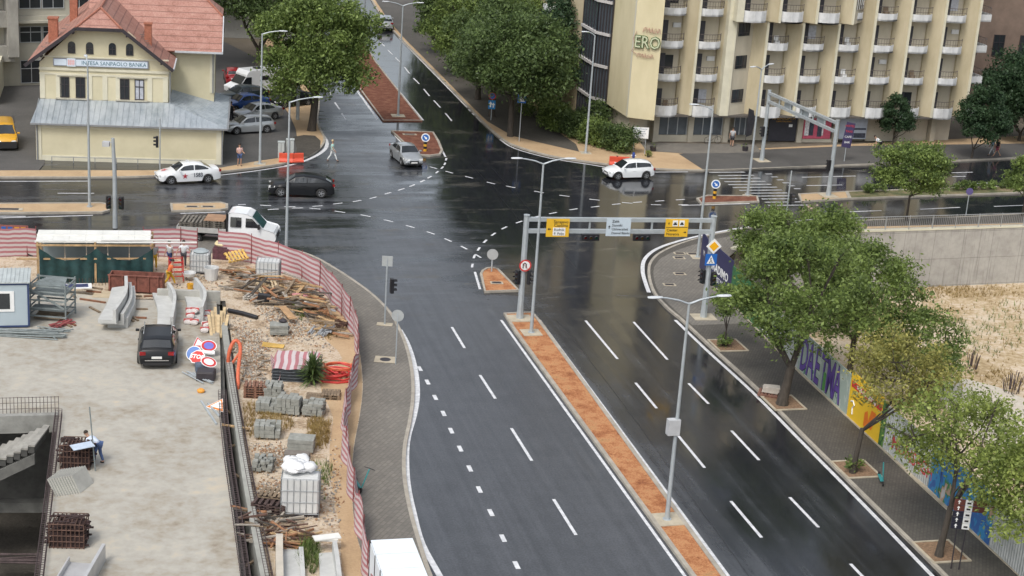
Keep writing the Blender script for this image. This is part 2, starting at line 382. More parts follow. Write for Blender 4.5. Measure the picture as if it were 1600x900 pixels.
# pavements: kerb side path + back path
K = {}
K['nw'] = smooth(GL([(-500, 281), (-60, 279), (150, 279), (240, 277), (345, 270), (400, 264), (450, 256), (483, 245), (502, 232), (508, 218), (501, 203), (497, 188), (499, 170), (497, 150), (480, 120), (455, 80), (430, 40), (405, 0), (380, -60)]), 4)
K['ne'] = smooth(GL([(540, -70), (575, -10), (600, 30), (626, 60), (680, 114), (730, 165), (755, 191), (783, 216), (806, 229), (858, 244), (920, 254), (1000, 263), (1080, 267), (1150, 266), (1250, 262), (1400, 256), (1600, 247), (2300, 212)]), 4)
K['sw'] = smooth(GL([(270, 371), (340, 374), (400, 381), (445, 390), (485, 402), (520, 421), (555, 444), (580, 463), (605, 488), (621, 515), (633, 545), (641, 580), (643, 620), (638, 660), (630, 700), (629, 745), (638, 800), (655, 860), (672, 910), (705, 980)]), 4)
K['se'] = smooth(GL([(2300, 300), (1600, 336), (1400, 344), (1260, 350), (1195, 354), (1130, 365), (1075, 378), (1035, 394), (1016, 410), (1012, 430), (1020, 458), (1040, 482), (1065, 503), (1110, 545), (1180, 609), (1260, 690), (1350, 779), (1460, 888), (1560, 990)]), 4)
back = {
 'nw': GL([(360, -60), (395, 30), (430, 100), (432, 150), (452, 178), (462, 200), (468, 238), (440, 246), (400, 252), (345, 262), (240, 266), (60, 266), (-500, 268)], ZP),
 'ne': GL([(2300, 190), (1600, 212), (1100, 236), (1010, 224), (985, 214), (948, 200), (900, 160), (830, 100), (760, 40), (650, -60)], ZP),
 'sw': smooth(GL([(270, 396), (400, 398), (450, 421), (490, 446), (522, 474), (548, 506), (561, 545), (567, 600), (562, 650), (553, 700), (550, 760), (556, 830), (575, 890), (605, 980)], ZP), 4)[::-1],
 'se': hoard[::-1] + rail[:]}
back['se'] = [p + Vector((.1, 0, 0)) for p in hoard[::-1]] + rail[:-1] + [rail[-1]]
def pavement(name, key, m, sgn):
    edge = [p for p in K[key]]
    poly = edge + back[key]
    mb = MB(); mb.prism(poly, -.04, ZP); mb.build(name, m, kind='structure')
    mb = MB(); mb.ribbon(edge, sgn * .02, sgn * -.16, -.04, ZP + .012); mb.build('kerb', m_kerb, kind='structure')
pavement('pavement', 'nw', m_tan, -1)
pavement('pavement', 'ne', m_tan, 1)
pavement('pavement', 'sw', m_pave2, -1)
pavement('pavement', 'se', m_pave, -1)

# surfacing on top of the pavements, one sheet coloured dark as tree shade
ZQ = ZP + .006
sheet('parking_lot', GL([(345, 262), (400, 252), (438, 246), (468, 238), (462, 200), (452, 178), (432, 150), (420, 100), (340, 60), (300, 100), (300, 262)], .05), .05, m_oldasph)
sheet('side_yard', GL([(-400, 268), (60, 267), (70, 255), (70, 130), (-60, 120), (-400, 180)], .04), .04, m_oldasph)
sheet('pavement_strip', GL([(1100, 266), (1180, 264), (1330, 257), (1600, 245), (2000, 224), (2000, 205), (1600, 224), (1330, 228), (1180, 234), (1060, 240)], ZQ), ZQ, m_oldasph)
sheet('hotel_forecourt', GL([(1010, 236), (1075, 240), (1150, 239), (1190, 238), (1180, 226), (1020, 223), (1000, 222)], ZQ), ZQ + .01, m_pave2)
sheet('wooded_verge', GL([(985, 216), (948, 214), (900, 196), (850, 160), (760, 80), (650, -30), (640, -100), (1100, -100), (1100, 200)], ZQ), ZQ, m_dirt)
sheet('pavement_shade_paint', GL([(560, -40), (606, 30), (632, 60), (686, 114), (736, 165), (762, 190), (800, 212), (840, 222), (905, 237), (900, 225), (870, 205), (800, 130), (650, -30)], ZQ), ZQ + .004, m_pave)  # darker paving sheet: the shade of the street trees put into the colour
sheet('corner_paving', smooth(GL([(1800, 340), (1500, 350), (1262, 357), (1195, 361), (1130, 371), (1078, 384), (1042, 398), (1025, 412), (1021, 430), (1029, 456), (1048, 478), (1082, 508)], ZQ), 3) + GL([(1170, 505), (1100, 432), (1150, 392), (1200, 373), (1265, 367), (1340, 364), (1800, 350)], ZQ), ZQ, m_pave2)
sheet('path', GL([(2000, 334), (1600, 349), (1360, 354), (1230, 358), (1300, 361), (1600, 353), (2000, 340)], ZQ), ZQ + .01, m_tan)
site = GL([(-500, 396), (270, 396)], ZP) + smooth(GL([(270, 396), (400, 398), (450, 421), (490, 446), (522, 474), (548, 506), (561, 545), (567, 600), (562, 650), (553, 700), (550, 760), (556, 830), (575, 890), (605, 980)], ZP), 4)[1:] + soilL[::-1] + GL([(-500, 455)], ZP)
sheet('site_ground', site, ZP - .003, m_gravel)
sheet('sand_strip', smooth(GL([(524, 478), (549, 508), (560, 545), (566, 600), (561, 650), (552, 700), (549, 760), (555, 830), (574, 890), (600, 970)], ZP), 3) + smooth(GL([(565, 970), (535, 890), (532, 830), (518, 760), (515, 700), (520, 650), (500, 600), (535, 560), (500, 520), (505, 485)], ZP), 3), ZP + .004, m_tan)
slab = GL([(-500, 455), (60, 452), (205, 468)], .3) + slabR + [pit[-1]] + pit[::-1][1:] + [pit_hole[-1]]
mb = MB(); mb.prism(slab, -.6, .3); mb.build('concrete_slab', m_slab, kind='structure')

# pit and trench sides
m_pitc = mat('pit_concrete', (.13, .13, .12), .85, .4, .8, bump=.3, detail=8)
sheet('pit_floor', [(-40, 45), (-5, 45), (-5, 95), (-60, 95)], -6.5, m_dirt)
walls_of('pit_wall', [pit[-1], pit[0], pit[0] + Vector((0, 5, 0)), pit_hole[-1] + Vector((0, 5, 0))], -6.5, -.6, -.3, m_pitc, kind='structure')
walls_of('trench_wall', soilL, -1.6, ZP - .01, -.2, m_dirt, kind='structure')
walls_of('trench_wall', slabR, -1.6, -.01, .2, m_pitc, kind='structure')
walls_of('lot_wall', hoard, -4.3, ZP - .01, -.3, m_conc, kind='structure')
# concrete plinth in the lot
mb = MB(); mb.prism(GL([(1462, 615), (1468, 600), (1510, 592), (1560, 605), (1640, 640), (1700, 700), (1620, 720), (1520, 680)], -3.9), -4.5, -3.9); mb.build('foundation_slab', ground_mat('pale_concrete', [(.3, (.42, .36, .28)), (.6, (.58, .54, .47)), (.75, (.48, .38, .27))], .8, 4, .9, .2), kind='structure')

# median islands
def island(name, px, m, kw=.18, sm=True):
    P = GL(px)
    mb = MB(); mb.prism(P, -.04, .10); mb.build(name, m, kind='structure')
    a = sum(P[i].x * P[(i + 1) % len(P)].y - P[(i + 1) % len(P)].x * P[i].y for i in range(len(P)))
    mb = MB(); mb.ribbon(P, .02, (1 if a > 0 else -1) * kw, -.04, .14, closed=True); mb.build('kerb', m_kerb, kind='structure')
def arc_px(c, rx, ry, a0, a1, n=7): return [(c[0] + rx * math.cos(rad(a0 + (a1 - a0) * k / (n - 1))), c[1] + ry * math.sin(rad(a0 + (a1 - a0) * k / (n - 1)))) for k in range(n)]
island('median', [(787, 492), (832, 490), (846, 506), (1130, 900), (1230, 1040), (1190, 1060), (1082, 905), (802, 518)], m_soil2)
island('median', [(750, 430), (753, 425), (760, 421), (769, 420), (778, 422), (783, 427), (811, 456), (757, 458)], m_soil2, .14)
island('median', [(598, 190), (660, 190), (588, 98), (560, 50), (540, 10), (515, 10), (530, 60), (552, 128)], m_soil)
island('median', [(611, 206), (677, 208), (686, 222), (692, 237), (688, 243), (672, 245), (650, 243)], m_soil)
island('median', [(-400, 322), (160, 319), (171, 322), (171, 331), (160, 334), (-400, 338)], m_tan)
island('median', [(266, 320), (345, 318), (356, 321), (356, 328), (345, 330), (268, 332)], m_tan)
island('median', [(1088, 312), (1105, 307), (1183, 308), (1186, 317), (1095, 320)], m_soil)
island('median', [(1247, 305), (1300, 302), (1322, 301), (1328, 312), (1252, 317)], m_tan)
m_grn = ground_mat('weedy_soil', [(.38, (.06, .075, .03)), (.5, (.12, .12, .055)), (.62, (.24, .18, .11))], 3, 9)
island('median', [(1322.5, 301), (1600, 292), (1900, 278), (1900, 290), (1600, 303), (1328.5, 312)], m_grn)

# road markings
m_mark = mat('road_paint', (.50, .51, .53), .5, .1, 3.5, coord='Position', detail=8, col2=(.74, .75, .76))
m_mark2 = mat('worn_road_paint', (.20, .21, .22), .5, .1, 2.5, coord='Position', detail=8, col2=(.48, .49, .50))
mk = MB(); ZM = .004
def line(px, wd=.15, z=ZM, smo=True):
    P = GL(px); P = smooth(P, 4) if (smo and len(P) > 2) else P
    mk.ribbon(P, -wd / 2, wd / 2, None, z)
def dash(a, b, wd=.15): line([a, b], wd, smo=False)
# near road
line([(783, 500), (1070, 900), (1180, 1053)]); line([(843, 500), (1138, 900), (1250, 1050)])
line([(1055, 500), (1105, 548), (1175, 612), (1255, 693), (1345, 784), (1450, 893), (1540, 985)], .2)
for a, b_ in [((706, 511), (726, 544)), ((750, 586), (774, 623)), ((799, 669), (831, 720)), ((865, 780), (900, 836)), ((945, 912), (985, 980)),
             ((915, 501), (965, 561)), ((993, 598), (1026, 638)), ((1060, 681), (1101, 731)), ((1142, 783), (1190, 840)), ((1245, 905), (1290, 960)),
             ((990, 503), (1043, 562)), ((1076, 599), (1107, 631)), ((1143, 673), (1186, 719)), ((1234, 777), (1279, 824)), ((1329, 881), (1380, 935)),
             ((742, 425), (750, 452)), ((780, 426), (808, 452)), ((617, 212), (640, 236)), ((680, 213), (696, 245)),
             ((90, 302), (147, 302)), ((36, 361), (57, 361)), ((282, 333.5), (352, 331)), ((372, 320), (384, 319.5)), ((384, 329.5), (398, 329)),
             ((1325, 331), (1377, 329)), ((1438, 327), (1500, 324)), ((1553, 322.5), (1620, 320)),
             ((1253, 277), (1337, 275)), ((1260, 290), (1316, 289)), ((1487, 270), (1520, 269)), ((1490, 288), (1547, 286)), ((1488, 276), (1509, 275.5)),
             ((1065, 321), (1171, 318)), ((-60, 337.5), (40, 338)), ((0, 340.5), (145, 336.5))]: dash(a, b_)
line([(572, 457), (545, 437), (520, 424), (500, 412), (478, 402)], .18)
line([(625, 515), (636, 535), (645, 560), (651, 590), (652, 620), (647, 650), (638, 682), (635, 712), (637, 755), (646, 800), (660, 850), (690, 905), (730, 985)], .26)
line([(1014, 457), (1008, 440), (1004, 422), (1008, 404), (1028, 388), (1070, 374), (1130, 361), (1195, 351), (1260, 347)], .26)
line([(-400, 285), (0, 283.5), (140, 283)]); line([(343, 274), (400, 267), (445, 260)]); line([(445, 260), (480, 250), (505, 236), (511, 224), (505, 212)], .3)
line([(545, 123), (590, 187)], .2); line([(583, 94), (661, 188)], .2); line([(626, 62), (680, 117), (730, 168)], .15)
for a, b_ in [((732, 171), (735, 174)), ((738, 177), (741, 180)), ((745, 183), (753, 191))]: dash(a, b_)
line([(781, 218), (804, 232), (858, 247), (920, 257), (950, 262)], .15); line([(1012, 269), (1075, 268.5)], .15); line([(600, 30), (615, 48), (626, 62)], .15)
for a, b_ in [((594, 66), (601, 72)), ((606, 78), (613, 85)), ((618, 90), (625, 97)), ((632, 105), (640, 115)), ((646, 122), (655, 131)), ((662, 139), (671, 150)), ((678, 157), (688, 168)), ((696, 177), (706, 189)),
             ((513, 141), (518, 148)), ((523, 160), (531, 171)), ((534, 177), (541, 188))]: dash(a, b_)
def dots(pts, ln=.62, wd=.15):
    if ln > .45: ln = .40
    elif ln > .4: ln = .32
    P = GL(pts)
    for i, p in enumerate(P):
        d = (P[min(i + 1, len(P) - 1)] - P[max(i - 1, 0)]).normalized() * ln
        mk.ribbon([p - d, p + d], -wd / 2, wd / 2, None, ZM)
dots([(415, 321), (453, 323), (496, 322), (528, 318), (558, 314), (583, 309), (606, 302), (627, 296), (644, 290), (660, 283), (671, 277)], .62)
dots([(683, 269), (691, 262), (695, 256), (697, 249)], .5)
dots([(427, 327), (465, 325), (492, 326), (531, 331), (571, 337), (607, 345), (641, 354), (673, 364), (700, 375), (725, 387), (747, 400)], .62)
dots([(738, 415), (741, 401), (748, 389), (758, 377), (771, 366), (788, 356), (811, 347), (837, 339), (864, 333), (896, 327), (930, 323), (963, 319), (996, 316), (1031, 314), (1063, 312)], .5)
dots([(677, 262), (702, 269), (733, 277), (767, 286), (798, 292), (842, 300), (882, 306), (929, 312), (980, 317), (1025, 320), (1068, 320)], .62)
mk_main = mk; mk = MB()
for k, (a, b_, y) in enumerate([(1108, 1164, 269.5), (1122, 1178, 274.5), (1124, 1188, 279), (1132, 1196, 284), (1138, 1205, 288.5), (1145, 1214, 293), (1155, 1222, 297.5), (1164, 1230, 302), (1178, 1237, 306.5), (1190, 1245, 311), (1195, 1252, 316), (1200, 1262, 321)]): dash((a, y), (b_, y - .6), .3)
for k in range(6):
    dash((1196 + k * 9, 272 + k * 4.6), (1206 + k * 9, 271.7 + k * 4.6), .3)
mk.build('worn_road_marking', m_mark2, kind='structure'); mk = mk_main
line([(603, 18), (622, 28), (632, 42)], .15)
# long-vehicle dashed guide on the left lane
dots([(656, 576), (668, 597), (680, 621), (693, 646), (705, 673), (719, 701), (734, 732), (749, 765), (767, 801), (786, 841), (807, 883), (830, 930)], .34, .2)
mk.build('road_marking', m_mark, kind='structure')

# sealed patch of torn tarmac on the north west corner
mb = MB(); R2 = random.Random(3)
sheet('torn_asphalt', GL([(458, 214), (475, 211), (492, 212), (501, 220), (500, 233), (482, 244), (462, 248), (464, 232)], ZQ), ZQ + .01, m_dirt)

m_seam = mat('tar_seam', (.012, .012, .013), .35, .2, 3, coord='Position')
mb = MB()
for px in ([(560, 330), (760, 345), (960, 360)], [(735, 255), (800, 330), (840, 400)], [(768, 262), (830, 330), (900, 420)], [(870, 500), (950, 600), (1170, 900)]):
    P = resample(smooth(GL(px), 5), .8); R3 = random.Random(int(px[0][0])); P = [p + Vector((R3.uniform(-.03, .03), R3.uniform(-.03, .03), 0)) for p in P]
    mb.ribbon(P, -.014, .014, None, .0025)
mb.build('tar_seam', m_seam, kind='structure')
# ================================================================== BUILDINGS
m_cream = mat('cream_render', (.58, .53, .36), .85, .06, .6, detail=8, col2=(.63, .58, .41))
m_cream2 = mat('pale_trim', (.62, .59, .46), .8, .08, 1)
m_tile = bpy.data.materials.new('roof_tile'); m_tile.use_nodes = True
t, l = nodes_of(m_tile); b = bsdf(m_tile); tcn = N('ShaderNodeTexCoord', t)
n1 = noise_out(t, tcn.outputs['Object'], .9, 6, rough=.75); n2 = noise_out(t, tcn.outputs['Object'], 9, 2)
wv = N('ShaderNodeTexWave', t, wave_type='BANDS', bands_direction='Z', wave_profile='SAW'); wv.inputs['Scale'].default_value = .78; wv.inputs['Distortion'].default_value = .15
l(tcn.outputs['Object'], wv.inputs['Vector'])
c = ramp(t, mathn(t, 'ADD', mathn(t, 'MULTIPLY', n1, .6), mathn(t, 'MULTIPLY', n2, .4)), [(.35, (.24, .11, .08)), (.5, (.36, .18, .14)), (.65, (.43, .25, .20))])
l(mixc(t, mrange(t, wv.outputs['Fac'], .8, .98, 0, .65), c, (.10, .05, .04)), b.inputs['Base Color']); b.inputs['Roughness'].default_value = .7
bp = N('ShaderNodeBump', t); bp.inputs['Distance'].default_value = .06; bp.inputs['Strength'].default_value = .8; l(wv.outputs['Fac'], bp.inputs['Height']); l(bp.outputs[0], b.inputs['Normal'])
m_metalroof = bpy.data.materials.new('zinc_roof'); m_metalroof.use_nodes = True
t, l = nodes_of(m_metalroof); b = bsdf(m_metalroof); tcn = N('ShaderNodeTexCoord', t)
n1 = noise_out(t, tcn.outputs['Object'], .9, 6, (1.2, .5, .5), .7)
l(ramp(t, n1, [(.35, (.27, .31, .34)), (.55, (.40, .44, .47)), (.7, (.48, .52, .54))]), b.inputs['Base Color']); b.inputs['Roughness'].default_value = .42; b.inputs['Metallic'].default_value = .25
m_brick = mat('chimney_brick', (.34, .13, .08), .85, .25, 6)
m_dark = mat('dark_frame', (.035, .03, .035), .5, .2)
m_gut = mat('grey_gutter', (.22, .23, .24), .5, .1)
m_sill = mat('stone_sill', (.42, .40, .33), .8, .15, 2)

BA = G(57, 250); BRZ = heading((57, 250), (345, 258))
bank = thing('bank_building', 'cream gabled bank with red tiled half hipped roof and grey metal lean-to', 'bank', BA, BRZ)
mb = MB()
mb.bb(0, 13.9, 0, 3.0, -.05, 2.9); mb.bb(9.4, 13.9, 2.9, 12, -.05, 2.85)
mb.build('annex_wall', m_cream, bank)
mb = MB()
for x in (0.02, 13.5): mb.bb(x, x + .38, -.06, .1, 0, 2.88)
mb.bb(.42, 13.48, -.05, .1, 0, .42); mb.bb(.42, 13.48, -.045, .1, 2.55, 2.88)
mb.build('pilaster_trim', m_cream2, bank)
zr = MB(); y0, y1 = -.35, 3.0
zr.add([(-.35, y0, 2.95), (14.3, y0, 2.95), (9.75, 3.0, 4.15), (-.35 + .35, 3.0, 4.15)], [(0, 1, 2, 3)])
zr.add([(14.3, y0, 2.95), (14.3, 12.2, 2.95), (9.75, 12.2, 4.15), (9.75, 3.0, 4.15)], [(0, 1, 2, 3)])
zr.add([(-.35, y0, 2.95), (14.3, y0, 2.95), (14.3, 12.2, 2.95), (-.35, 3, 2.95)], [(3, 2, 1, 0)])
zr.add([(-.35, y0, 2.95), (0, 3, 4.15), (-.0, 3, 2.95)], [(0, 1, 2)])
for k in range(34):
    x = -.1 + k * .43
    xe = min(x, 9.75) if x <= 9.9 else None
    if x <= 9.75: zr.bar((x, y0, 2.965), (x, 3.0, 4.165), .035, .05)
    else:
        f = (14.3 - x) / (14.3 - 9.75); zr.bar((x, y0, 2.965), (x, y0 + (3.0 - y0) * f, 2.965 + 1.2 * f), .035, .05)
for k in range(22):
    y = .3 + k * .55
    if y < 3.0: f = (y - y0) / (3.0 - y0)
    else: f = 1
    zr.bar((14.3, y, 2.965), (14.3 - 4.55 * f, y, 2.965 + 1.2 * f), .035, .05)
lr = zr.build('lean_to_roof', m_metalroof, bank)
mb = MB(); mb.bar((-.35, y0 - .05, 2.9), (14.35, y0 - .05, 2.9), .12, .12); mb.bar((14.37, y0, 2.9), (14.37, 12.2, 2.9), .12, .12); mb.cyl((.1, -.12, 2.9), (.1, -.12, 0), .05); mb.cyl((13.95, -.12, 2.9), (13.95, -.12, 0), .05)
mb.cyl((9.85, 2.9, 6.6), (9.85, 2.9, 4.2), .05); mb.cyl((13.0, 8.1, 7.2), (13.0, 8.1, 4.0), .05)
mb.build('gutter', m_gut, bank)
# main block
GY = 3.05
mb = MB()
gable = [(0, 3), (9.7, 3), (9.7, 6.95), (6.7, 9.55), (2.7, 9.55), (0, 6.95)]
mb.extrude_plane([(x, z) for x, z in gable], (0, GY, 0), (1, 0, 0), (0, 0, 1), (0, .3, 0))
mb.bb(0, .3, GY + .3, 20, 0, 7); mb.bb(9.4, 9.7, GY + .3, 8.3, 0, 7); mb.bb(9.4, 13.1, 8.3, 13.8, 2, 7.6); mb.bb(0, 9.7, 19.7, 20, 0, 7)
mb.build('wall', m_cream, bank)
mb = MB()
mb.bb(-.04, 9.74, GY - .09, GY + .02, 6.42, 6.62); mb.bb(-.03, 9.73, GY - .06, GY + .02, 7.42, 7.52); mb.bb(-.02, 9.72, GY - .05, GY + .02, 6.05, 6.2)
for x in (0.0, 1.2, 3.55, 4.7, 5.7, 8.1, 9.3): mb.bb(x, x + .38, GY - .05, GY + .02, 4.2, 6.05)
mb.build('cornice', m_cream2, bank)
mb = MB(); mb.bb(9.4, 13.0, 8.22, 8.32, 7.1, 7.3); mb.bb(12.75, 13.14, 8.2, 8.4, 4, 7.5); mb.build('cornice', m_cream2, bank)
# roof
ze, sl_ = 6.85, .78
def rf(mb, pts, th=.16):
    P = [Vector(p) for p in pts]; n = (P[1] - P[0]).cross(P[2] - P[0]).normalized()
    if n.z < 0: P = P[::-1]; n = -n
    k = len(P); Q = [p - n * th for p in P]
    mb.add(P + Q, [tuple(range(k)), tuple(range(k, 2 * k))[::-1]] + [(i, k + i, k + (i + 1) % k, (i + 1) % k) for i in range(k)])
mb = MB(); FY = GY - .75; rz_ = ze + sl_ * 5.55; dz = rz_ - 9.83
apexY = FY + dz / sl_
hxL, hxR = -1 + (9.83 - ze) / sl_, 10.1 - (9.83 - ze) / sl_
rf(mb, [(-1, FY, ze), (hxL, FY, 9.83), (4.55, apexY, rz_), (4.55, 20.5, rz_), (-1, 20.5, ze)])
rf(mb, [(10.1, FY, ze), (10.1, 20.5, ze), (4.55, 20.5, rz_), (4.55, apexY, rz_), (hxR, FY, 9.83)])
rf(mb, [(hxL, FY, 9.83), (hxR, FY, 9.83), (4.55, apexY, rz_)])
rf(mb, [(3.0, 7.6, 7.45), (13.7, 7.6, 7.45), (13.7, 10.7, 9.85), (11.6, 13.0, 11.65), (3.0, 13.0, 11.65)])
rf(mb, [(13.7, 10.7, 9.85), (13.7, 15.3, 9.85), (11.6, 13.0, 11.65)])
rf(mb, [(3, 18.4, 7.45), (13.7, 18.4, 7.45), (13.7, 15.3, 9.85), (11.6, 13.0, 11.65), (3.0, 13.0, 11.65)])
roof = mb.build('roof', m_tile, bank)
mb = MB()
for a, b_ in (((hxL, FY, 9.86), (4.55, apexY, rz_ + .03)), ((hxR, FY, 9.86), (4.55, apexY, rz_ + .03)), ((4.55, apexY, rz_ + .03), (4.55, 20, rz_ + .03)), ((13.7, 10.7, 9.88), (11.6, 13, 11.68)), ((11.6, 13, 11.68), (4.5, 13, 11.68))):
    mb.tube([a, b_], .1, 6)
mb.build('ridge_tile', mat('ridge_clay', (.30, .12, .08), .8, .3, 8), roof)
mb = MB()
for a, b_ in (((-1.02, FY - .03, ze - .05), (hxL, FY - .03, 9.8)), ((hxL, FY - .03, 9.78), (hxR, FY - .03, 9.78)), ((10.12, FY - .03, ze - .05), (hxR, FY - .03, 9.8))): mb.bar(a, b_, .06, .26)
for x in (.2, 2.6, 6.6, 9.2): mb.bar((x, FY + .05, min(ze + (x + 1) * sl_, ze + (10.1 - x) * sl_, 9.7) - .25), (x, GY, min(ze + (x + 1) * sl_, ze + (10.1 - x) * sl_, 9.7) - .3), .12, .14)
mb.build('bargeboard', m_dark, roof)
mb = MB(); mb.bar((10.0, 7.5, 7.4), (13.8, 7.5, 7.4), .14, .14); mb.bar((13.76, 7.5, 7.42), (13.76, 10.7, 9.85), .08, .2); mb.bar((10.14, FY, ze), (10.14, 7.5, ze), .1, .1); mb.build('roof_gutter', mat('light_gutter', (.5, .53, .55), .5, .1), roof)
for x, y, z0, z1, s in ((8.05, 5.2, 7.9, 9.9, .55), (.75, 6.0, 7.8, 9.9, .7), (1.7, 12, 8.6, 11.4, .6)):
    mb = MB(); mb.bb(x - s / 2, x + s / 2, y - s / 2, y + s / 2, z0, z1); mb.bb(x - s / 2 - .06, x + s / 2 + .06, y - s / 2 - .06, y + s / 2 + .06, z1 + .002, z1 + .12); mb.build('chimney', m_brick, roof)
# snow guards
m_sg = mat('grey_tile', (.22, .17, .15), .8, .2)
for k in range(7):
    mb = MB(); mb.box((8.2 - k * .12, 3.4 + k * .4, ze + (10.1 - 8.2 + k * .12) * sl_ + .06), (.5, .06, .05), rad(20)); mb.build('snow_guard', m_sg, roof); mb = MB(); mb.box((.3 + k * .22, 4.5 + k * .75, ze + (1.3 + k * .22) * sl_ + .05), (.6, .06, .06), rad(-10)); mb.build('snow_guard', m_sg, roof)
def window(parent, x0, x1, z0, z1, y, arch=False, glow=None, frame=m_dark, cross=True):
    w_, h_ = x1 - x0, z1 - z0
    poly = [(x0, z0), (x1, z0), (x1, z1)] + ([((x0 + x1) / 2 + w_ / 2 * math.cos(rad(a)), z1 + w_ / 2 * math.sin(rad(a))) for a in range(15, 180, 15)] if arch else []) + [(x0, z1)]
    mb = MB(); mb.extrude_plane(poly, (0, y - .02, 0), (1, 0, 0), (0, 0, 1), (0, .05, 0)); f = mb.build('window', glow or m_glass, parent)
    mb = MB(); t_ = .06
    mb.bb(x0, x0 + t_, y - .06, y - .021, z0, z1); mb.bb(x1 - t_, x1, y - .06, y - .021, z0, z1); mb.bb(x0 + t_, x1 - t_, y - .06, y - .021, z0, z0 + t_)
    if not arch: mb.bb(x0 + t_, x1 - t_, y - .06, y - .021, z1 - t_, z1)
    if cross: mb.bb((x0 + x1) / 2 - .025, (x0 + x1) / 2 + .025, y - .055, y - .021, z0 + t_, z1 - t_); mb.bb(x0 + t_, x1 - t_, y - .057, y - .021, z0 + h_ * .62, z0 + h_ * .62 + .06)
    mb.build('frame', frame, f); return f
m_curt = mat('net_curtain', (.45, .47, .52), .6, .2, 4)
for x0, x1, g_ in ((1.5, 2.2, None), (2.68, 3.4, None), (6.02, 6.74, None), (7.14, 7.86, m_curt)): window(bank, x0, x1, 4.3, 5.9, GY, glow=g_)
for x0 in (2.15, 3.5, 5.2, 6.5): window(bank, x0, x0 + .55, 7.75, 8.4, GY, arch=True)
for bx_ in ((1.2, 3.75, GY - .22, GY, 4.17, 4.27), (5.7, 8.2, GY - .22, GY, 4.17, 4.27), (1.3, 3.65, GY - .12, GY, 5.98, 6.04), (5.8, 8.1, GY - .12, GY, 5.98, 6.04)): mb = MB(); mb.bb(*bx_); mb.build('sill' if bx_[4] < 5 else 'lintel', m_sill, bank)
mb = MB(); mb.bb(1.05, 8.2, GY - .16, GY - .04, 6.78, 7.36); s_ = mb.build('name_board', mat('board_grey', (.25, .27, .33), .5, .1), bank)
mb = MB(); mb.bb(1.12, 2.05, GY - .175, GY - .16, 6.84, 7.3); mb.bb(2.75, 8.13, GY - .175, GY - .16, 6.84, 7.3); mb.bb(2.08, 2.72, GY - .2, GY - .16, 6.76, 7.4); mb.build('board_face', mat('pale_blue_face', (.62, .70, .78), .4, .03), s_)
text('lettering', 'INTESA SANPAOLO BANKA', mat('teal_lettering', (.06, .16, .22), .5, 0), s_, (5.6, GY - .185, 7.06), FRONT, .43, sx=.92)
mb = MB()
for k in range(4): mb.bb(2.16 + k * .13, 2.24 + k * .13, GY - .21, GY - .2, 6.86, 7.3)
mb.bb(2.14, 2.66, GY - .212, GY - .2, 7.0, 7.05); mb.bb(2.14, 2.66, GY - .212, GY - .2, 7.15, 7.2); mb.build('logo', mat('logo_red', (.70, .42, .42), .5, .05), s_)
# low rail before the bank
mb = MB(); rr = [(1.2 + k * 1.6) for k in range(8)]
for x in rr: mb.cyl((x, -.55, 0), (x, -.55, .45), .025, n=6)
mb.cyl((rr[0], -.55, .42), (rr[-1], -.55, .42), .022, n=6); mb.build('low_railing', m_gut, bank)

# --- hotel
HA = G(1030, 222); HRZ = heading((1030, 222), (1485, 224)); HU = Vector((math.cos(HRZ), math.sin(HRZ), 0)); HN = Vector((-HU.y, HU.x, 0))
def hl(p): d = Vector((p.x, p.y, 0)) - Vector((HA.x, HA.y, 0)); return (d.dot(HU), d.dot(HN))
m_hot = mat('hotel_render', (.46, .415, .32), .9, .08, .5, detail=8, stretch=(1, 1, .35), col2=(.57, .52, .41))
m_hot2 = mat('ochre_render', (.45, .385, .25), .9, .1, .6, detail=8, stretch=(1, 1, .3), col2=(.55, .485, .34))
m_hotw = mat('pale_render', (.60, .57, .46), .9, .1, .35, detail=8, stretch=(1, 1, .4), col2=(.66, .63, .52))
m_balc = mat('white_parapet', (.55, .56, .56), .7, .12, 1.2, detail=8, stretch=(1, 1, .5), col2=(.74, .75, .75))
m_rail = mat('dark_railing', (.10, .085, .08), .6, .2)
m_gf = mat('ground_floor_render', (.50, .46, .37), .85, .12, .7)
m_shut = mat('dark_shutter', (.045, .045, .055), .6, .2)
hotel = thing('hotel_building', 'long beige hotel with slanted ochre fins and rows of white balconies', 'hotel', HA, HRZ)
ZF = [2.7, 5.72, 8.6, 11.45, 14.3, 17.15, 20.0, 22.85, 25.7, 28.55]; ZT = 31.5
q = [hl(G(945, 158, 2.7)), hl(G(980, 183, 2.7)), hl(G(1022, 188, 2.7))]
CX = [0.0, 3.45, 9.9, 13.35, 16.8, 20.25, 23.7, 27.15]
mb = MB()
mb.prism([(-1.2, .05), (29.4, .05), (29.4, 13), (-1.2, 13)], 2.7, ZT)
mb.build('wall', m_hot, hotel)
mb = MB(); mb.prism([q[0], q[1], (q[1][0] + .01, 12), (q[0][0], 12)][0:2] + [(q[1][0] + 1.0, 13), (q[0][0], 13)], 2.7, ZT + .5)
mb.build('side_wall', m_hotw, hotel)
mb = MB(); e = (-1.22, -1.3)
mb.prism([(q[1][0] + .01, q[1][1] + .0), (q[2][0], q[2][1]), (e[0], e[1]), (e[0], 6), (q[1][0] + .01, 6)], 2.68, ZT + .45)
sgw = mb.build('sign_wall', mat('warm_render', (.60, .53, .33), .9, .1, .4, detail=8, stretch=(1, 1, .4), col2=(.66, .59, .40)), hotel)
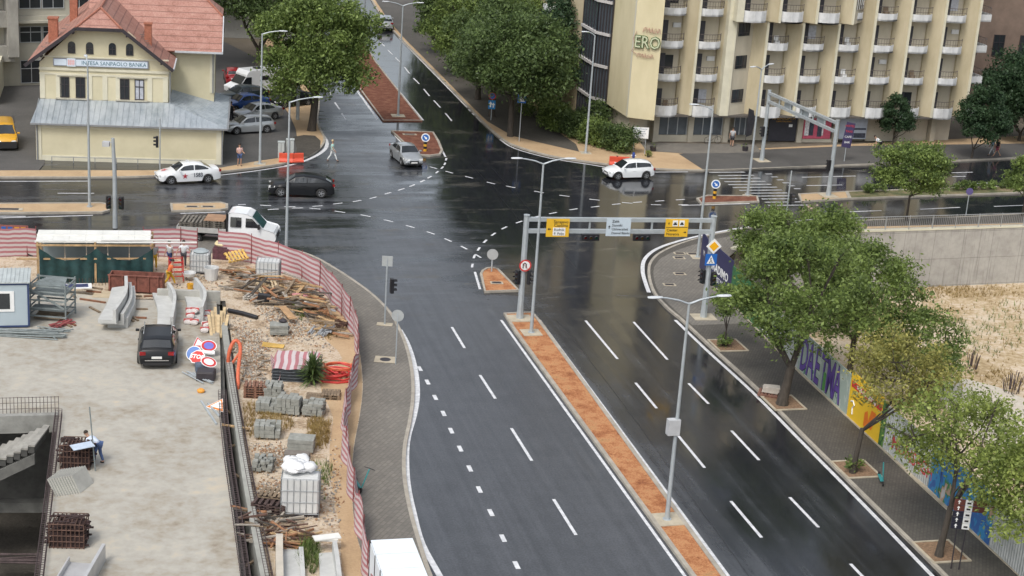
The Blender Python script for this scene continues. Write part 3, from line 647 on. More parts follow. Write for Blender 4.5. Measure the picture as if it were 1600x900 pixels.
# pilasters (slanted fins)
def fin(c, z0=2.7, z1=ZT, fwdy=0.0):
    mb = MB(); mb.prism([(c + 1.1, .04), (c + 1.1, -.2 - fwdy), (c + 2.08, -1.3 - fwdy), (c + 2.25, -1.3 - fwdy), (c + 2.25, .04)], z0, z1)
    o = mb.build('fin', [m_hot2], hotel)
    mb = MB(); mb.bb(c + 2.085, c + 2.252, -1.36 - fwdy, -1.302 - fwdy, z0, z1); mb.bb(c + 2.04, c + 2.08, -1.3 - fwdy, -1.2 - fwdy, z0, z1); mb.build('edge_trim', m_cream2, o); return o
for c in CX: fin(c)
fin(6.4 + .1)
mb = MB(); mb.bb(4.9, 5.55, -1.32, .04, 2.7, ZT); mb.build('fin', m_cream2, hotel)
mb = MB(); mb.prism([(5.56, .03), (5.56, -1.3), (8.4, .03)], 2.7, ZT); wsec = mb.build('window_bay', m_hot, hotel)
for z in ZF[:-1]:
    # windows on the slanted bay face
    p0 = Vector((5.75, -1.211 - .012, 0)); dr = Vector((2.84, 1.33, 0)).normalized(); nr = Vector((dr.y, -dr.x, 0))
    o_ = p0 + nr * .05
    mb = MB(); mb.extrude_plane([(0.25, z + 1.15), (1.65, z + 1.15), (1.65, z + 2.3), (.25, z + 2.3)], o_, dr, (0, 0, 1), nr * -.1); wn = mb.build('window', m_glass, hotel)
    mb = MB()
    for u in (.25, .72, 1.18, 1.6): mb.extrude_plane([(u, z + 1.15), (u + .05, z + 1.15), (u + .05, z + 2.3), (u, z + 2.3)], o_ + nr * .03, dr, (0, 0, 1), nr * -.04)
    mb.extrude_plane([(.25, z + 1.4), (1.65, z + 1.4), (1.65, z + 1.45), (.25, z + 1.45)], o_ + nr * .032, dr, (0, 0, 1), nr * -.04)
    mb.build('frame', m_dark, wn)
# balconies
def balcony(c, z, fwdy=0.0, tall=False, first={}):
    key = (tall,)
    h = 1.0 if tall else .66
    if key not in first:
        pl = [(-1.2, -1.15), (-.9, -1.42), (-.35, -1.6), (.3, -1.52), (.85, -1.2), (1.1, -.75)]
        mb = MB(); mb.prism([(-1.2, .0)] + pl + [(1.1, .0)], 0, .14); mb.ribbon(pl, 0, .1, .0, h); a = mb.me = mb
        mb = a
        me_o = mb.build('balcony', m_balc, hotel)
        rl = MB(); top = h + .62
        rl.tube([(x, y + .05, top) for x, y in pl], .028, 5); rl.tube([(x, y + .05, h + .2) for x, y in pl], .02, 5)
        for p in resample([Vector((x, y + .05, 0)) for x, y in pl], .26): rl.cyl((p.x, p.y, h - .02), (p.x, p.y, top), .014, n=4)
        r_o = rl.build('railing', m_rail, me_o)
        mb = MB(); mb.bb(-.85, -.2, -.05, .03, .1, 2.25); mb.bb(-1.16, -1.1, -1.0, -.1, .14, 2.0); d_o = mb.build('balcony_door', m_shut, hotel)
        first[key] = (me_o.data, r_o.data, d_o.data)
        bpy.data.objects.remove(r_o); bpy.data.objects.remove(me_o); bpy.data.objects.remove(d_o)
    a, r_, d_ = first[key]
    o = bpy.data.objects.new('balcony', a); COL.objects.link(o); o.parent = hotel; o.location = (c, -fwdy, z)
    o2 = bpy.data.objects.new('railing', r_); COL.objects.link(o2); o2.parent = o
    o3 = bpy.data.objects.new('balcony_door', d_); COL.objects.link(o3); o3.parent = hotel; o3.location = (c, -fwdy, z)
for i, c in enumerate(CX):
    for k, z in enumerate(ZF):
        if k >= 3 and i in (2, 3): continue
        balcony(c, z + (.0 if k else -.12), 0, tall=(k == 0))
Rb = random.Random(17)
for i, c in enumerate(CX):
    for k, z in enumerate(ZF):
        if (k >= 3 and i in (2, 3)) or Rb.random() > .55: continue
        w_ = Rb.choice((0, 1, 2)); mb = MB()
        if w_ == 0: mb.bb(c + .25, c + .95, -.12, .03, z + 1.65, z + 2.05); mb.build('air_conditioner', m_balc, hotel)
        elif w_ == 1: mb.bb(c - .1, c + .35, -.6, -.2, z + .15, z + .75); mb.bb(c - .1, c + .35, -.25, -.2, z + .751, z + 1.15); mb.build('balcony_chair', m_white if Rb.random() < .5 else m_wood2, hotel)
        else: mb.bb(c - .1, c + .9, -1.46, -1.42, z + .95, z + 1.28) if False else mb.bb(c - .2, c + .55, -.05, .03, z + .9, z + 2.1); mb.build('balcony_window', Rb.choice((m_curt, m_glass)), hotel)
OV = (7.1, 10.6, 14.1)
mb = MB(); mb.bb(5.6, 15.6, -.9, .02, ZF[3] - .25, ZT - .1); mb.prism([(15.6, -.9), (16.4, -2.1), (18.6, .02), (15.6, .02)], ZF[3] - .25, ZT - .1); mb.build('oversail_wall', m_hot, hotel)
for c in OV:
    fin(c, ZF[3] - .28, ZT + .02, .9)
    for k, z in enumerate(ZF):
        if k >= 3: balcony(c, z - (.3 if k == 3 else 0), .9, tall=(k == 3))
mb = MB(); mb.prism([(5.2, -.9), (5.2, -2.2), (5.85, -2.2), (5.85, -.9)], ZF[3] - .28, ZT + .02); mb.build('fin', m_cream2, hotel)
for z in ZF[3:-1]:
    p0 = Vector((16.42, -2.1, 0)); dr = Vector((2.2, 2.12, 0)).normalized(); nr = Vector((dr.y, -dr.x, 0)); o_ = p0 + nr * .05
    mb = MB(); mb.extrude_plane([(0.3, z + 1.0), (1.8, z + 1.0), (1.8, z + 2.2), (.3, z + 2.2)], o_, dr, (0, 0, 1), nr * -.1); wn = mb.build('window', m_glass, hotel)
    mb = MB()
    for u in (.3, .8, 1.3, 1.75): mb.extrude_plane([(u, z + 1.0), (u + .05, z + 1.0), (u + .05, z + 2.2), (u, z + 2.2)], o_ + nr * .03, dr, (0, 0, 1), nr * -.04)
    mb.build('frame', m_white, wn)
# end balconies on the east side
for z in ZF[:-1]:
    mb = MB(); mb.prism([(29.45, -.2), (31.2, -.2), (31.4, .4), (31.4, 1.9), (29.45, 1.9)], z, z + .12); mb.ribbon([(29.45, -.2), (31.2, -.2), (31.4, .4), (31.4, 1.9)], 0, .08, z, z + .66); o = mb.build('balcony', m_balc, hotel)
    rl = MB(); pl = [(29.45, -.15), (31.15, -.15), (31.35, .4), (31.35, 1.9)]; rl.tube([(x, y, z + 1.25) for x, y in pl], .025, 5)
    for p in resample([Vector((x, y, 0)) for x, y in pl], .3): rl.cyl((p.x, p.y, z + .6), (p.x, p.y, z + 1.25), .014, n=4)
    rl.build('railing', m_rail, o)
# ground floor
mb = MB(); mb.bb(-2.4, 29.3, 1.2, 12, -.05, 2.7); mb.prism([(q[1][0] + .4, q[1][1] + .5), (-1.2, .3), (-1.2, 10), (q[0][0] + 1, 10), (q[0][0] + .5, q[0][1] + .8)], -.05, 2.68); mb.build('ground_floor_wall', m_gf, hotel)
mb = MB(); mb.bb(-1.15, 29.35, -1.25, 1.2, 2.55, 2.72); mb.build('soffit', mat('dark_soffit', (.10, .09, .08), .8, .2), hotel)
gx = lambda px: hl(onpl(px, 205))[0]
def onpl(px, py, off=.6):
    x, y = px - 800, py - 450; r = im_r * x + im_d * y + fwd * F_PX
    P0 = Vector((HA.x, HA.y, 0)) + HN * off; tt = (P0 - Vector((0, 0, CAM_H))).dot(HN) / r.dot(HN); return Vector((0, 0, CAM_H)) + r * tt
m_shopglass = mat('shop_glass', (.10, .12, .14), .12, .2, 1, spec=.8)
mb = MB(); xs = [gx(p) for p in (1023, 1077, 1132, 1146, 1200, 1243, 1253, 1296, 1312, 1352, 1405, 1455, 1485)]
for x in (xs[0], xs[1], xs[2], xs[6] - .35, xs[8] - .5, xs[10], xs[11]): mb = MB(); mb.bb(x - .25, x + .25, .25, 1.25, -.05, 2.56); mb.build('pillar', m_gf, hotel)
for a, b_, h in ((xs[0] + .26, xs[1] - .26, .55), (xs[1] + .26, xs[2] - .26, .55), (xs[6], xs[8] - .8, .25)): mb = MB(); mb.bb(a, b_, .4, 1.22, -.05, h); mb.build('plinth', m_gf, hotel)
for a, b_ in ((xs[0] + .3, xs[1] - .3), (xs[1] + .3, xs[2] - .3), (xs[3], xs[3] + 1.6)):
    mb = MB(); mb.bb(a, b_, .6, .7, .56, 2.54); wn = mb.build('shop_window', m_shopglass, hotel); mb = MB()
    for k in range(4): x = a + (b_ - a) * k / 3; mb.bb(x - .04, x + .04, .54, .6, .56, 2.54)
    mb.build('frame', mat('pale_frame', (.45, .48, .5), .4, .1), wn)
mb = MB(); mb.bb(xs[4], xs[5], .45, .6, 0.05, 2.54); sh = mb.build('shop_front', mat('charcoal_shutter', (.035, .035, .045), .6, .15), hotel)
m_gold = mat('gold_lettering', (.60, .34, .05), .5, 0)
text('lettering', 'AMBASCIATA', m_gold, sh, ((xs[4] + xs[5]) / 2, .43, 2.16), FRONT, .42, sx=.9); text('lettering', 'CAFFE ITALIANO', m_gold, sh, ((xs[4] + xs[5]) / 2, .43, 1.86), FRONT, .2)
mb = MB(); mb.bb(xs[5] - .8, xs[5] - .45, .43, .45, 1.35, 1.6); mb.build('notice', m_white, sh)
mb = MB(); mb.bb(xs[6], xs[7], .35, .42, .3, 2.2); pp = mb.build('poster_panel', mat('pink_poster', (.55, .10, .16), .5, .2, 3), hotel)
mb = MB(); mb.bb(xs[6] + .12, xs[6] + .55, .33, .35, .6, 2.05); mb.build('poster_print', mat('poster_white', (.7, .7, .72), .5, .3, 8), pp); mb = MB(); mb.bb(xs[6] + 1.85, xs[6] + 2.0, .33, .35, .6, 1.3); mb.build('poster_print', mat('poster_white', (.7, .7, .72), .5, .3, 8), pp)
mb = MB(); mb.bb(xs[6] + .57, xs[6] + 1.0, .33, .35, .6, 2.05); mb.build('poster_print', mat('poster_dark', (.05, .06, .09), .5, .5, 5), pp); mb = MB(); mb.bb(xs[6] + 1.4, xs[6] + 1.84, .33, .35, .5, 1.9); mb.build('poster_print', mat('poster_dark', (.05, .06, .09), .5, .5, 5), pp)
mb = MB(); mb.bb(xs[8] - .2, xs[9], .35, .42, .3, 2.3); pw = mb.build('poster_panel', mat('pale_poster', (.42, .47, .56), .5, .1, 3), hotel)
mb = MB(); mb.bb(xs[9] - 1.3, xs[9] - .1, .33, .35, 1.15, 1.32); mb.build('poster_print', MATS['poster_dark'], pw); mb = MB(); mb.bb(xs[9] - 1.3, xs[9] - .1, .33, .35, .4, .85); mb.build('poster_print', MATS['poster_dark'], pw)
for a, b_ in ((xs[9] + .2, xs[10] - .4), (xs[10] + .35, xs[11] - .35), (xs[11] + .3, 29.2)):
    mb = MB(); mb.bb(a, b_, .8, 1.1, 0, 2.25); mb.build('garage_door', mat('beige_door', (.52, .47, .38), .7, .08, 1), hotel)
# hotel name on the corner wall
P1, P2 = Vector((q[1][0], q[1][1], 0)), Vector((q[2][0], q[2][1], 0)); dr = (P2 - P1).normalized(); nr = Vector((dr.y, -dr.x, 0)); ang = math.atan2(dr.y, dr.x)
def wall_pt(px, py):
    a = HA + HU * P1.x + HN * P1.y; dw = HU * dr.x + HN * dr.y; nw = HU * nr.x + HN * nr.y
    x, y = px - 800, py - 450; r = im_r * x + im_d * y + fwd * F_PX; C0 = Vector((0, 0, CAM_H)); tt = (a - C0).dot(nw) / r.dot(nw); p = C0 + r * tt
    return (p - a).dot(dw), p.z
u0, z0 = wall_pt(1012, 67); ctr = P1 + dr * u0 + nr * .12
sg = text('hotel_letters', 'ERO', mat('green_letter_edge', (.05, .12, .03), .5, 0), hotel, (ctr.x, ctr.y, z0), (rad(90), 0, ang), 1.45, ext=.06, sx=.82, bold=.05)
c2 = ctr + nr * .075; text('letter_face', 'ERO', mat('cream_letter_face', (.50, .52, .36), .5, 0), hotel, (c2.x, c2.y, z0), (rad(90), 0, ang), 1.45, ext=.01, sx=.82, bold=.0)
m_neon = mat('pink_tubing', (.42, .24, .19), .5, .1); mb = MB(); Rn = random.Random(5)
def scr(cu, cz, wd, hh, n):
    for k in range(n):
        x = cu - wd / 2 + wd * (k + .5) / n; pts = [(x + .14 * math.cos(a_), cz + hh * math.sin(a_ * 1.7 + k), 0) for a_ in (0, 1, 2, 3, 4, 5)]
        mb.tube([ctr + dr * p[0] + nr * .02 + Vector((0, 0, z0 + p[1])) for p in pts], .022, 5)
scr(.3, 1.1, 1.5, .25, 6); scr(-.1, -1.1, 1.4, .2, 6)
mb.tube([ctr + dr * x + Vector((0, 0, z0 + z)) for x, z in ((-1.0, .9), (-1.25, .3), (-1.05, -.3), (-1.3, -.8), (-.9, -1.0))], .03, 6)
mb.build('letter_tubing', m_neon, hotel)
# glazed stair tower and rear wing
g0, g1, g2 = hl(G(903, 137, 2.9)), hl(G(924, 152, 2.9)), hl(G(946, 158, 2.9))
mb = MB(); mb.prism([g0, g1, g2, (g2[0], 14), (g0[0], 16)], -.05, ZT - 1.5); tw = mb.build('stair_tower', mat('tower_glass', (.07, .085, .10), .18, .35, .5, spec=.7, stretch=(1, 1, .3)), hotel)
mb = MB()
for z in [2.9] + [v + .2 for v in ZF[1:]]:
    mb.ribbon([g0, g1, g2], .0, -.18, z - .12, z + .12)
mb.build('floor_band', mat('pale_band', (.48, .46, .45), .8, .1), tw)
mb = MB()
for a, b_ in ((g0, g1), (g1, g2)):
    for k in range(6):
        p = Vector((*a, 0)).lerp(Vector((*b_, 0)), k / 5); mb.bb(p.x - .05, p.x + .05, p.y - .12, p.y + .02, 0, ZT - 1.6)
mb.build('mullion', m_dark, tw)
w0, w1 = hl(G(840, 95, 2.9)), hl(G(902, 137, 2.9))
mb = MB(); mb.prism([w0, w1, (w1[0] + .5, w1[1] + 12), (w0[0], w0[1] + 12)], -.05, ZT - 2); rw = mb.build('rear_wing', mat('rear_render', (.50, .42, .28), .9, .1, .4, detail=8), hotel)
W0, W1 = Vector((*w0, 0)), Vector((*w1, 0)); wd_ = (W1 - W0).normalized(); wn_ = Vector((wd_.y, -wd_.x, 0)); Lw = (W1 - W0).length
for z in ZF:
    for u in (Lw * .3, Lw * .62):
        mb = MB(); mb.extrude_plane([(u, z + .9), (u + 1.3, z + .9), (u + 1.3, z + 2.3), (u, z + 2.3)], W0 + wn_ * .05, wd_, (0, 0, 1), wn_ * -.1); wn = mb.build('window', m_glass, hotel)
        mb = MB(); mb.extrude_plane([(u - .3, z - .1), (u + 1.7, z - .1), (u + 1.7, z + .6), (u - .3, z + .6)], W0 + wn_ * .06, wd_, (0, 0, 1), wn_ * .9); mb.build('balcony', m_balc, hotel)

# --- brick building east of the hotel
o = G(1560, 195); e1 = thing('brick_building', 'old brown rendered house with pitched roof behind trees at right edge', 'house', o + HN * 9 + HU * 2, HRZ)
m_brown = mat('brown_render', (.22, .16, .125), .9, .2, .6, detail=8)
mb = MB(); mb.bb(-6, 16, 0, 10, -.1, 9.2); mb.extrude_plane([(-6, 9.2), (16, 9.2), (16, 13), (5, 15)], (0, 0, 0), (1, 0, 0), (0, 0, 1), (0, .3, 0)); mb.build('wall', m_brown, e1)
mb = MB(); rf(mb, [(-6.8, -.6, 8.9), (-6.8, 10.6, 8.9), (5, 10.6, 15.2), (5, -.6, 15.2)]); rf(mb, [(17, -.6, 8.9), (17, 10.6, 8.9), (5, 10.6, 15.2), (5, -.6, 15.2)]); mb.build('roof', mat('old_tile', (.16, .13, .11), .9, .2, 3), e1)
for k in range(6):
    for z in (1.2, 5.0):
        f = window(e1, -4.6 + k * 3.1, -3.3 + k * 3.1, z + .4, z + 2.6, -.03)

# --- concrete apartment block behind the bank
ca = G(-70, 138); cb = G(70, 133); CRZ = heading((-70, 138), (70, 133))
blk = thing('apartment_block', 'weathered grey concrete apartment block with loggias behind the bank', 'apartment block', ca, CRZ)
Lb = (cb - ca).length
m_oldc = mat('weathered_concrete', (.30, .29, .26), .9, .3, .7, detail=9, stretch=(1, 1, .5))
m_beige = mat('beige_render', (.42, .40, .33), .9, .12, .5, detail=8)
mb = MB(); mb.bb(-14, Lb + 12, 0, 12, -.1, 24); mb.build('wall', m_beige, blk)
for k in range(8):
    z = 3.1 * k
    mb = MB(); mb.bb(-14, Lb - 3.0, -1.4, -.003, z + 2.55, z + 3.95); mb.build('loggia_parapet', m_oldc, blk)
    if k:
        mb = MB(); mb.bb(Lb - 2.6, Lb + 12, -.5, -.003, z + 2.9 - .2, z + 3.6 - .2); mb.build('floor_band', m_beige, blk)
    for x0, x1 in ((Lb - 2.2, Lb - .2), (Lb - .1, Lb + 1.9), (Lb + 2.4, Lb + 4.2), (Lb + 5, Lb + 7), (Lb - 6, Lb - 4.2), (Lb - 9, Lb - 7), (Lb - 12, Lb - 10)):
        window(blk, x0, x1, z + .25 if k == 0 else z + .9, z + 2.4, -.03, frame=mat('grey_frame', (.45, .47, .48), .5, .1))
mb = MB(); mb.bb(Lb - 3.6, Lb - 2.65, -1.7, -.002, 3.0, 24.1); mb.build('pier', m_oldc, blk)
mb = MB(); mb.bb(Lb - 2.6, Lb + 2.5, -.9, -.003, 5.9, 6.1 + .02); mb.build('canopy', m_beige, blk)
# --- low cream parapet at the left edge
pA, pB = G(-4, 165, 0), G(16, 108, 0)
ww = thing('parapet_wall', 'low cream parapet wall of a flat roofed annexe at left edge', 'wall', (0, 0, 0))
mb = MB(); dW = (pB - pA).normalized(); mb.prism([pA, pB, pB + Vector((-12, 0, 0)), pA + Vector((-12, 0, 0))], -.05, 2.6); mb.build('wall', m_cream2, ww)
mb = MB(); mb.ribbon([pA, pB, pB + Vector((-12, 0, 0))], -.05, .3, 2.6, 3.1); mb.build('coping', m_cream2, ww)
# --- grey box building north of the bank, and a far street front
gb = thing('grey_building', 'plain grey office block behind the red tiled bank roof', 'building', G(290, 80), BRZ)
mb = MB(); mb.bb(-4, 5.2, 8, 22, 5.2, 22); mb.bb(-5, 12, 10, 26, -.1, 5.2); mb.build('wall', mat('grey_panel', (.40, .40, .38), .8, .08), gb)
mb = MB(); mb.bb(-4.5, 9.5, 7.4, 8.2, 4.6, 4.9); mb.bb(5.4, 12, 9.9, 10.2, 5.3, 20); mb.build('canopy', mat('shadow_dark_panel', (.06, .065, .075), .6, .2), gb)  # upright panel: a wall in shadow, its shade put into the dark colour
# ================================================================== VEGETATION
def leaf_mat(name, dark, light, tr=.35):
    m = bpy.data.materials.new(name); m.use_nodes = True; t, l = nodes_of(m); b = bsdf(m); out = t.nodes['Material Output']
    g = N('ShaderNodeNewGeometry', t); tcn = N('ShaderNodeTexCoord', t)
    n1 = noise_out(t, tcn.outputs['Object'], .75, 3, rough=.7); n1 = mrange(t, n1, .36, .64, 0, 1, False)
    f = mathn(t, 'ADD', mathn(t, 'MULTIPLY', g.outputs['Random Per Island'], .5), mathn(t, 'MULTIPLY', n1, .5))
    c = ramp(t, f, [(.1, dark), (.9, light)])
    l(c, b.inputs['Base Color']); b.inputs['Roughness'].default_value = .5; b.inputs['Specular IOR Level'].default_value = .35
    tb = N('ShaderNodeBsdfTranslucent', t); l(c, tb.inputs[0]); ms = N('ShaderNodeMixShader', t); ms.inputs[0].default_value = tr
    l(b.outputs[0], ms.inputs[1]); l(tb.outputs[0], ms.inputs[2]); l(ms.outputs[0], out.inputs[0]); return m
lf_dark = leaf_mat('dark_leaves', (.034, .060, .022), (.16, .23, .075))
lf_mid = leaf_mat('green_leaves', (.042, .075, .020), (.27, .36, .10))
lf_olive = leaf_mat('olive_leaves', (.09, .13, .03), (.36, .43, .11))
lf_yel = leaf_mat('yellowing_leaves', (.12, .13, .035), (.44, .41, .12))
lf_con = leaf_mat('bluish_leaves', (.022, .050, .025), (.065, .115, .050))
lf_dry = leaf_mat('dry_grass_blades', (.25, .17, .06), (.45, .34, .14))
lf_fl = leaf_mat('pale_pink_blossom', (.50, .36, .30), (.75, .62, .52))
def leaves(name, clumps, per, size, m, seed, parent=None, flat=.3, elong=1.6, extra=None):
    rg = np.random.default_rng(seed); C_ = []
    for (c, r) in clumps:
        k = max(6, int(per * (r[0] * r[1] * r[2]) ** .66 / 1.0))
        d = rg.normal(size=(k, 3)); d /= np.linalg.norm(d, axis=1)[:, None]
        rr = rg.random((k, 1)) ** .5 * (1 + .30 * np.abs(rg.normal(size=(k, 1))) * rg.choice([0, 1], (k, 1)))
        C_.append(np.array(c) + d * rr * np.array(r))
    P = np.concatenate(C_); n = len(P)
    nr = rg.normal(size=(n, 3)); nr[:, 2] += flat * 2; nr /= np.linalg.norm(nr, axis=1)[:, None]
    a = np.cross(nr, rg.normal(size=(n, 3))); a /= np.linalg.norm(a, axis=1)[:, None]; b_ = np.cross(nr, a)
    s = size * (.45 + 1.05 * rg.random((n, 1)) ** 1.3)
    V = np.stack([P - a * s * elong * .5, P - b_ * s * .42 + nr * s * .08, P + a * s * elong * .5, P + b_ * s * .42 + nr * s * .08], 1).reshape(-1, 3).astype(np.float32)
    me = bpy.data.meshes.new(name); me.vertices.add(4 * n); me.loops.add(4 * n); me.polygons.add(n)
    me.vertices.foreach_set('co', V.ravel()); me.loops.foreach_set('vertex_index', np.arange(4 * n, dtype=np.int32))
    me.polygons.foreach_set('loop_start', np.arange(0, 4 * n, 4, dtype=np.int32)); 
    me.materials.append(m); me.update(calc_edges=True); me.validate()
    o = bpy.data.objects.new(name, me); COL.objects.link(o)
    if parent: o.parent = parent
    return o
def tree(label, base, H, R_, zc=None, rz=None, m=lf_mid, seed=1, trunk=.22, fork=None, ncl=26, cr_=None, per=420, size=.2, lean=(0, 0), z=0.0, group=None, cone=False, nm='street_tree', limbs=9, off=(0, 0), hollow=.45):
    """crown of leaf clumps round limbs that leave a tapered trunk"""
    rg = random.Random(seed); b0 = G(base[0], base[1], z) if len(base) == 2 else Vector(base)
    T = thing(nm, label, 'tree', b0, 0, group)
    rz = rz or H * .38; zc = zc or H - rz; fork = fork or max(zc - rz * .75, H * .22)
    ncl = int(ncl * 1.45); cr_ = (cr_ or R_ * .36) * .82; per = per * 1.0; size = size * .88; cl = []
    tries = 0
    while len(cl) < ncl and tries < 900:
        tries += 1
        th = rg.uniform(0, 2 * math.pi); ph = math.acos(rg.uniform(-.8, 1)); rr = rg.uniform(hollow, 1) ** .6 * rg.choice((.74, .84, .84, .98))
        x, y, zz = rr * math.sin(ph) * math.cos(th), rr * math.sin(ph) * math.sin(th), rr * math.cos(ph)
        if cone: f = 1 - .75 * max(0, (zz + .8) / 1.8); x *= f * 1.15; y *= f * 1.15
        p = Vector((off[0] + x * R_, off[1] + y * R_, zc + zz * rz))
        if any((p - Vector(q[0])).length < cr_ * .62 for q in cl): continue
        s = rg.uniform(.45, 1.3) * cr_ * (1 - (.35 * (zz + 1) / 2 if cone else 0)); cl.append((tuple(p), (s, s, s * rg.uniform(.6, .85))))
    leaves('crown', cl, per, size, m, seed, T)
    mb = MB(); f0 = Vector((lean[0] * .6, lean[1] * .6, fork)); pts = [Vector((0, 0, -.15)), Vector((0, 0, .25)), Vector((lean[0] * .25, lean[1] * .25, fork * .45)), f0]
    mb.tube(pts, [trunk * 1.5, trunk * 1.15, trunk * .95, trunk * .85], 9)
    order = sorted(cl, key=lambda q: rg.random())[:limbs]
    mains = []
    for k, (c, s) in enumerate(order):
        c = Vector(c); st_ = f0
        if k >= 4 and mains: st_ = min(mains, key=lambda q: (q - c).length)
        mid = st_.lerp(c, .5) + Vector((rg.uniform(-.3, .3), rg.uniform(-.3, .3), -abs(c.z - st_.z) * .12)) * (R_ / 4)
        r0 = trunk * (.6 if k < 4 else .36)
        mb.tube([st_ - Vector((0, 0, .1)), mid, c], [r0, r0 * .6, r0 * .22], 6)
        mains.append(mid)
        for j in range(3):
            e_ = c + Vector((rg.uniform(-1, 1), rg.uniform(-1, 1), rg.uniform(-.3, 1))) * s[0] * .9; mb.tube([mid.lerp(c, .5), c.lerp(e_, .3), e_], [r0 * .35, r0 * .22, r0 * .08], 4)
    mb.build('trunk', m_bark, T, smooth=60)
    return T
GR = 'trees along the far street'
tree('large broad leafy tree with short thick trunk on the corner beside the parked cars', (487, 206), 12.8, 5.0, 7.5, 5.0, lf_mid, 11, .34, 3.2, 40, None, 520, .2, lean=(.4, .2), limbs=10, off=(.25, 0))
tree('dark tree behind the large corner tree, next to the bank car park', (404, 108), 11.5, 4.2, 6.8, 4.6, lf_dark, 12, .3, 2.0, 30, None, 420, .22, group=GR)
tree('dark tree at the top edge between the bank roof and the corner tree', (455, 60), 12.5, 5, 7, 5.5, lf_dark, 13, .3, 2.5, 30, None, 380, .24, group=GR)
tree('bright tree beyond the corner tree on the left side of the far street', (466, 95), 12, 4.2, 6.5, 5.2, lf_mid, 14, .3, 2.5, 30, None, 380, .22, group=GR)
tree('grey trunked forked tree behind the crossing sign across the street', (797, 215), 11.5, 5.6, 7.4, 4.6, lf_dark, 15, .26, 3.6, 36, None, 480, .2, lean=(-.2, .5), group=GR)
tree('tree with dark trunk directly behind the blue lane sign', (768, 184), 12, 5.2, 7.2, 5.2, lf_dark, 16, .28, 3.2, 34, None, 420, .21, group=GR)
tree('third tree up the right kerb of the far street', (746, 157), 12, 4.4, 6.8, 5.2, lf_mid, 17, .28, 3, 32, None, 400, .22, group=GR)
tree('fourth tree up the right kerb of the far street', (722, 122), 12.5, 4.4, 6.4, 5.5, lf_mid, 18, .28, 3, 32, None, 360, .23, group=GR)
tree('fifth tree up the right kerb, behind the silver car', (700, 86), 12.5, 4.5, 6.4, 5.6, lf_dark, 19, .28, 3, 32, None, 330, .25, group=GR)
tree('sixth tree up the right kerb, beside the far bend', (684, 48), 13, 4.7, 6.6, 5.8, lf_mid, 20, .28, 3, 30, None, 300, .26, group=GR)
tree('very dark spreading tree between the hotel tower and the hedge', (872, 172), 10.5, 4.6, 6.2, 4.6, lf_con, 21, .26, 2.5, 34, None, 480, .2, group=GR)
tree('round bright topped tree left of the hotel, behind the dark spreading tree', (835, 130), 12.5, 5.2, 8.2, 4.6, lf_mid, 22, .28, 3.2, 34, None, 400, .22, group=GR)
tree('leafy tree deep in the wooded verge left of the hotel rear wing', (790, 80), 12.5, 5.4, 8, 5, lf_mid, 23, .28, 3.2, 32, None, 330, .25, group=GR)
tree('dark tree filling the top edge beyond the wooded verge', (735, 40), 13, 5.6, 8, 5.2, lf_dark, 24, .28, 3.2, 30, None, 300, .27, group=GR)
tree('dark tree at the far bend on the left of the street', (474, 28), 11.5, 3.8, 6.4, 5.2, lf_dark, 25, .28, 3, 28, None, 300, .26, group=GR)
tree('low tree behind the white camper, between the bank and the street', (430, 88), 9, 3.8, 5.2, 4, lf_dark, 29, .25, 1.8, 26, None, 380, .22, group=GR)
HGR = 'young trees in front of the hotel'
tree('narrow dark conical tree in front of the hotel garage doors', (1394, 229), 5.4, 2.1, 3.1, 2.4, lf_con, 31, .07, .8, 46, .7, 1100, .14, cone=True, group=HGR)
tree('taller conical tree near the end of the hotel, beside the walking couple', (1518, 249), 7.8, 3.0, 4.4, 3.5, lf_con, 32, .09, 1.0, 52, .85, 1000, .16, cone=True, group=HGR, off=(.5, 0))
tree('broad dark tree at the right edge behind the walking couple', (1592, 222), 9.4, 4.4, 4.7, 4.7, lf_con, 33, .16, .9, 44, None, 480, .2, group=HGR)
tree('dark tree before the brown house, behind the broad dark tree', (1630, 190), 9.5, 4.2, 5, 4.6, lf_con, 34, .2, 1, 28, None, 380, .22, group=HGR)
tree('light green round tree on the pavement by the railing above the lot', (1416, 345), 6.5, 3.0, 4.3, 2.25, lf_mid, 35, .09, 2.0, 34, .95, 720, .15, z=ZP, limbs=12)
tree('light green young tree by the railing at the right edge', (1597, 337), 4.8, 2.0, 3.1, 1.6, lf_mid, 36, .07, 1.5, 22, .7, 720, .15, z=ZP)
PG = 'trees in the paved strip by the painted hoarding'
tree('slim young tree in the first square planting pit past the gantry', (1132, 541), 3.9, 1.35, 2.75, 1.2, lf_mid, 41, .05, 1.1, 18, .5, 900, .12, z=ZP, group=PG, off=(.3, 0))
tree('largest dark tree with forked trunk over the painted hoarding', (1222, 632), 8.6, 4.7, 5.7, 3.1, lf_mid, 42, .26, 2.1, 46, 1.25, 540, .145, z=ZP, group=PG, lean=(.4, .1), off=(.9, 1.8), limbs=16)
tree('sparse yellowing tree in front of the yellow poster', (1332, 739), 6.6, 3.0, 4.9, 1.9, lf_yel, 43, .13, 2.3, 36, .95, 420, .12, z=ZP, group=PG, lean=(.3, 0), off=(1.7, .9), limbs=18)
tree('sparse olive green tree beside the brown direction sign', (1467, 869), 7.0, 3.2, 5.0, 2.2, lf_olive, 44, .15, 2.3, 42, 1.0, 430, .12, z=ZP, group=PG, lean=(.3, .1), off=(.6, 1.9), limbs=20)
tree('yellow green tree in the bottom right corner hiding the white hoarding', (1618, 950), 7.4, 3.3, 4.7, 2.9, lf_olive, 45, .15, 2.0, 50, 1.05, 520, .12, z=ZP, group=PG, lean=(0, .1), off=(-.1, .9), limbs=18)
LG = 'trees growing from the sunken lot'
ZL = -4.3
tree('round dark tree rising from the sunken lot behind the hoarding', (1325, 600), 9.6, 3.9, 6.6, 3.2, lf_mid, 51, .2, 3, 38, 1.15, 520, .15, z=ZL, group=LG)
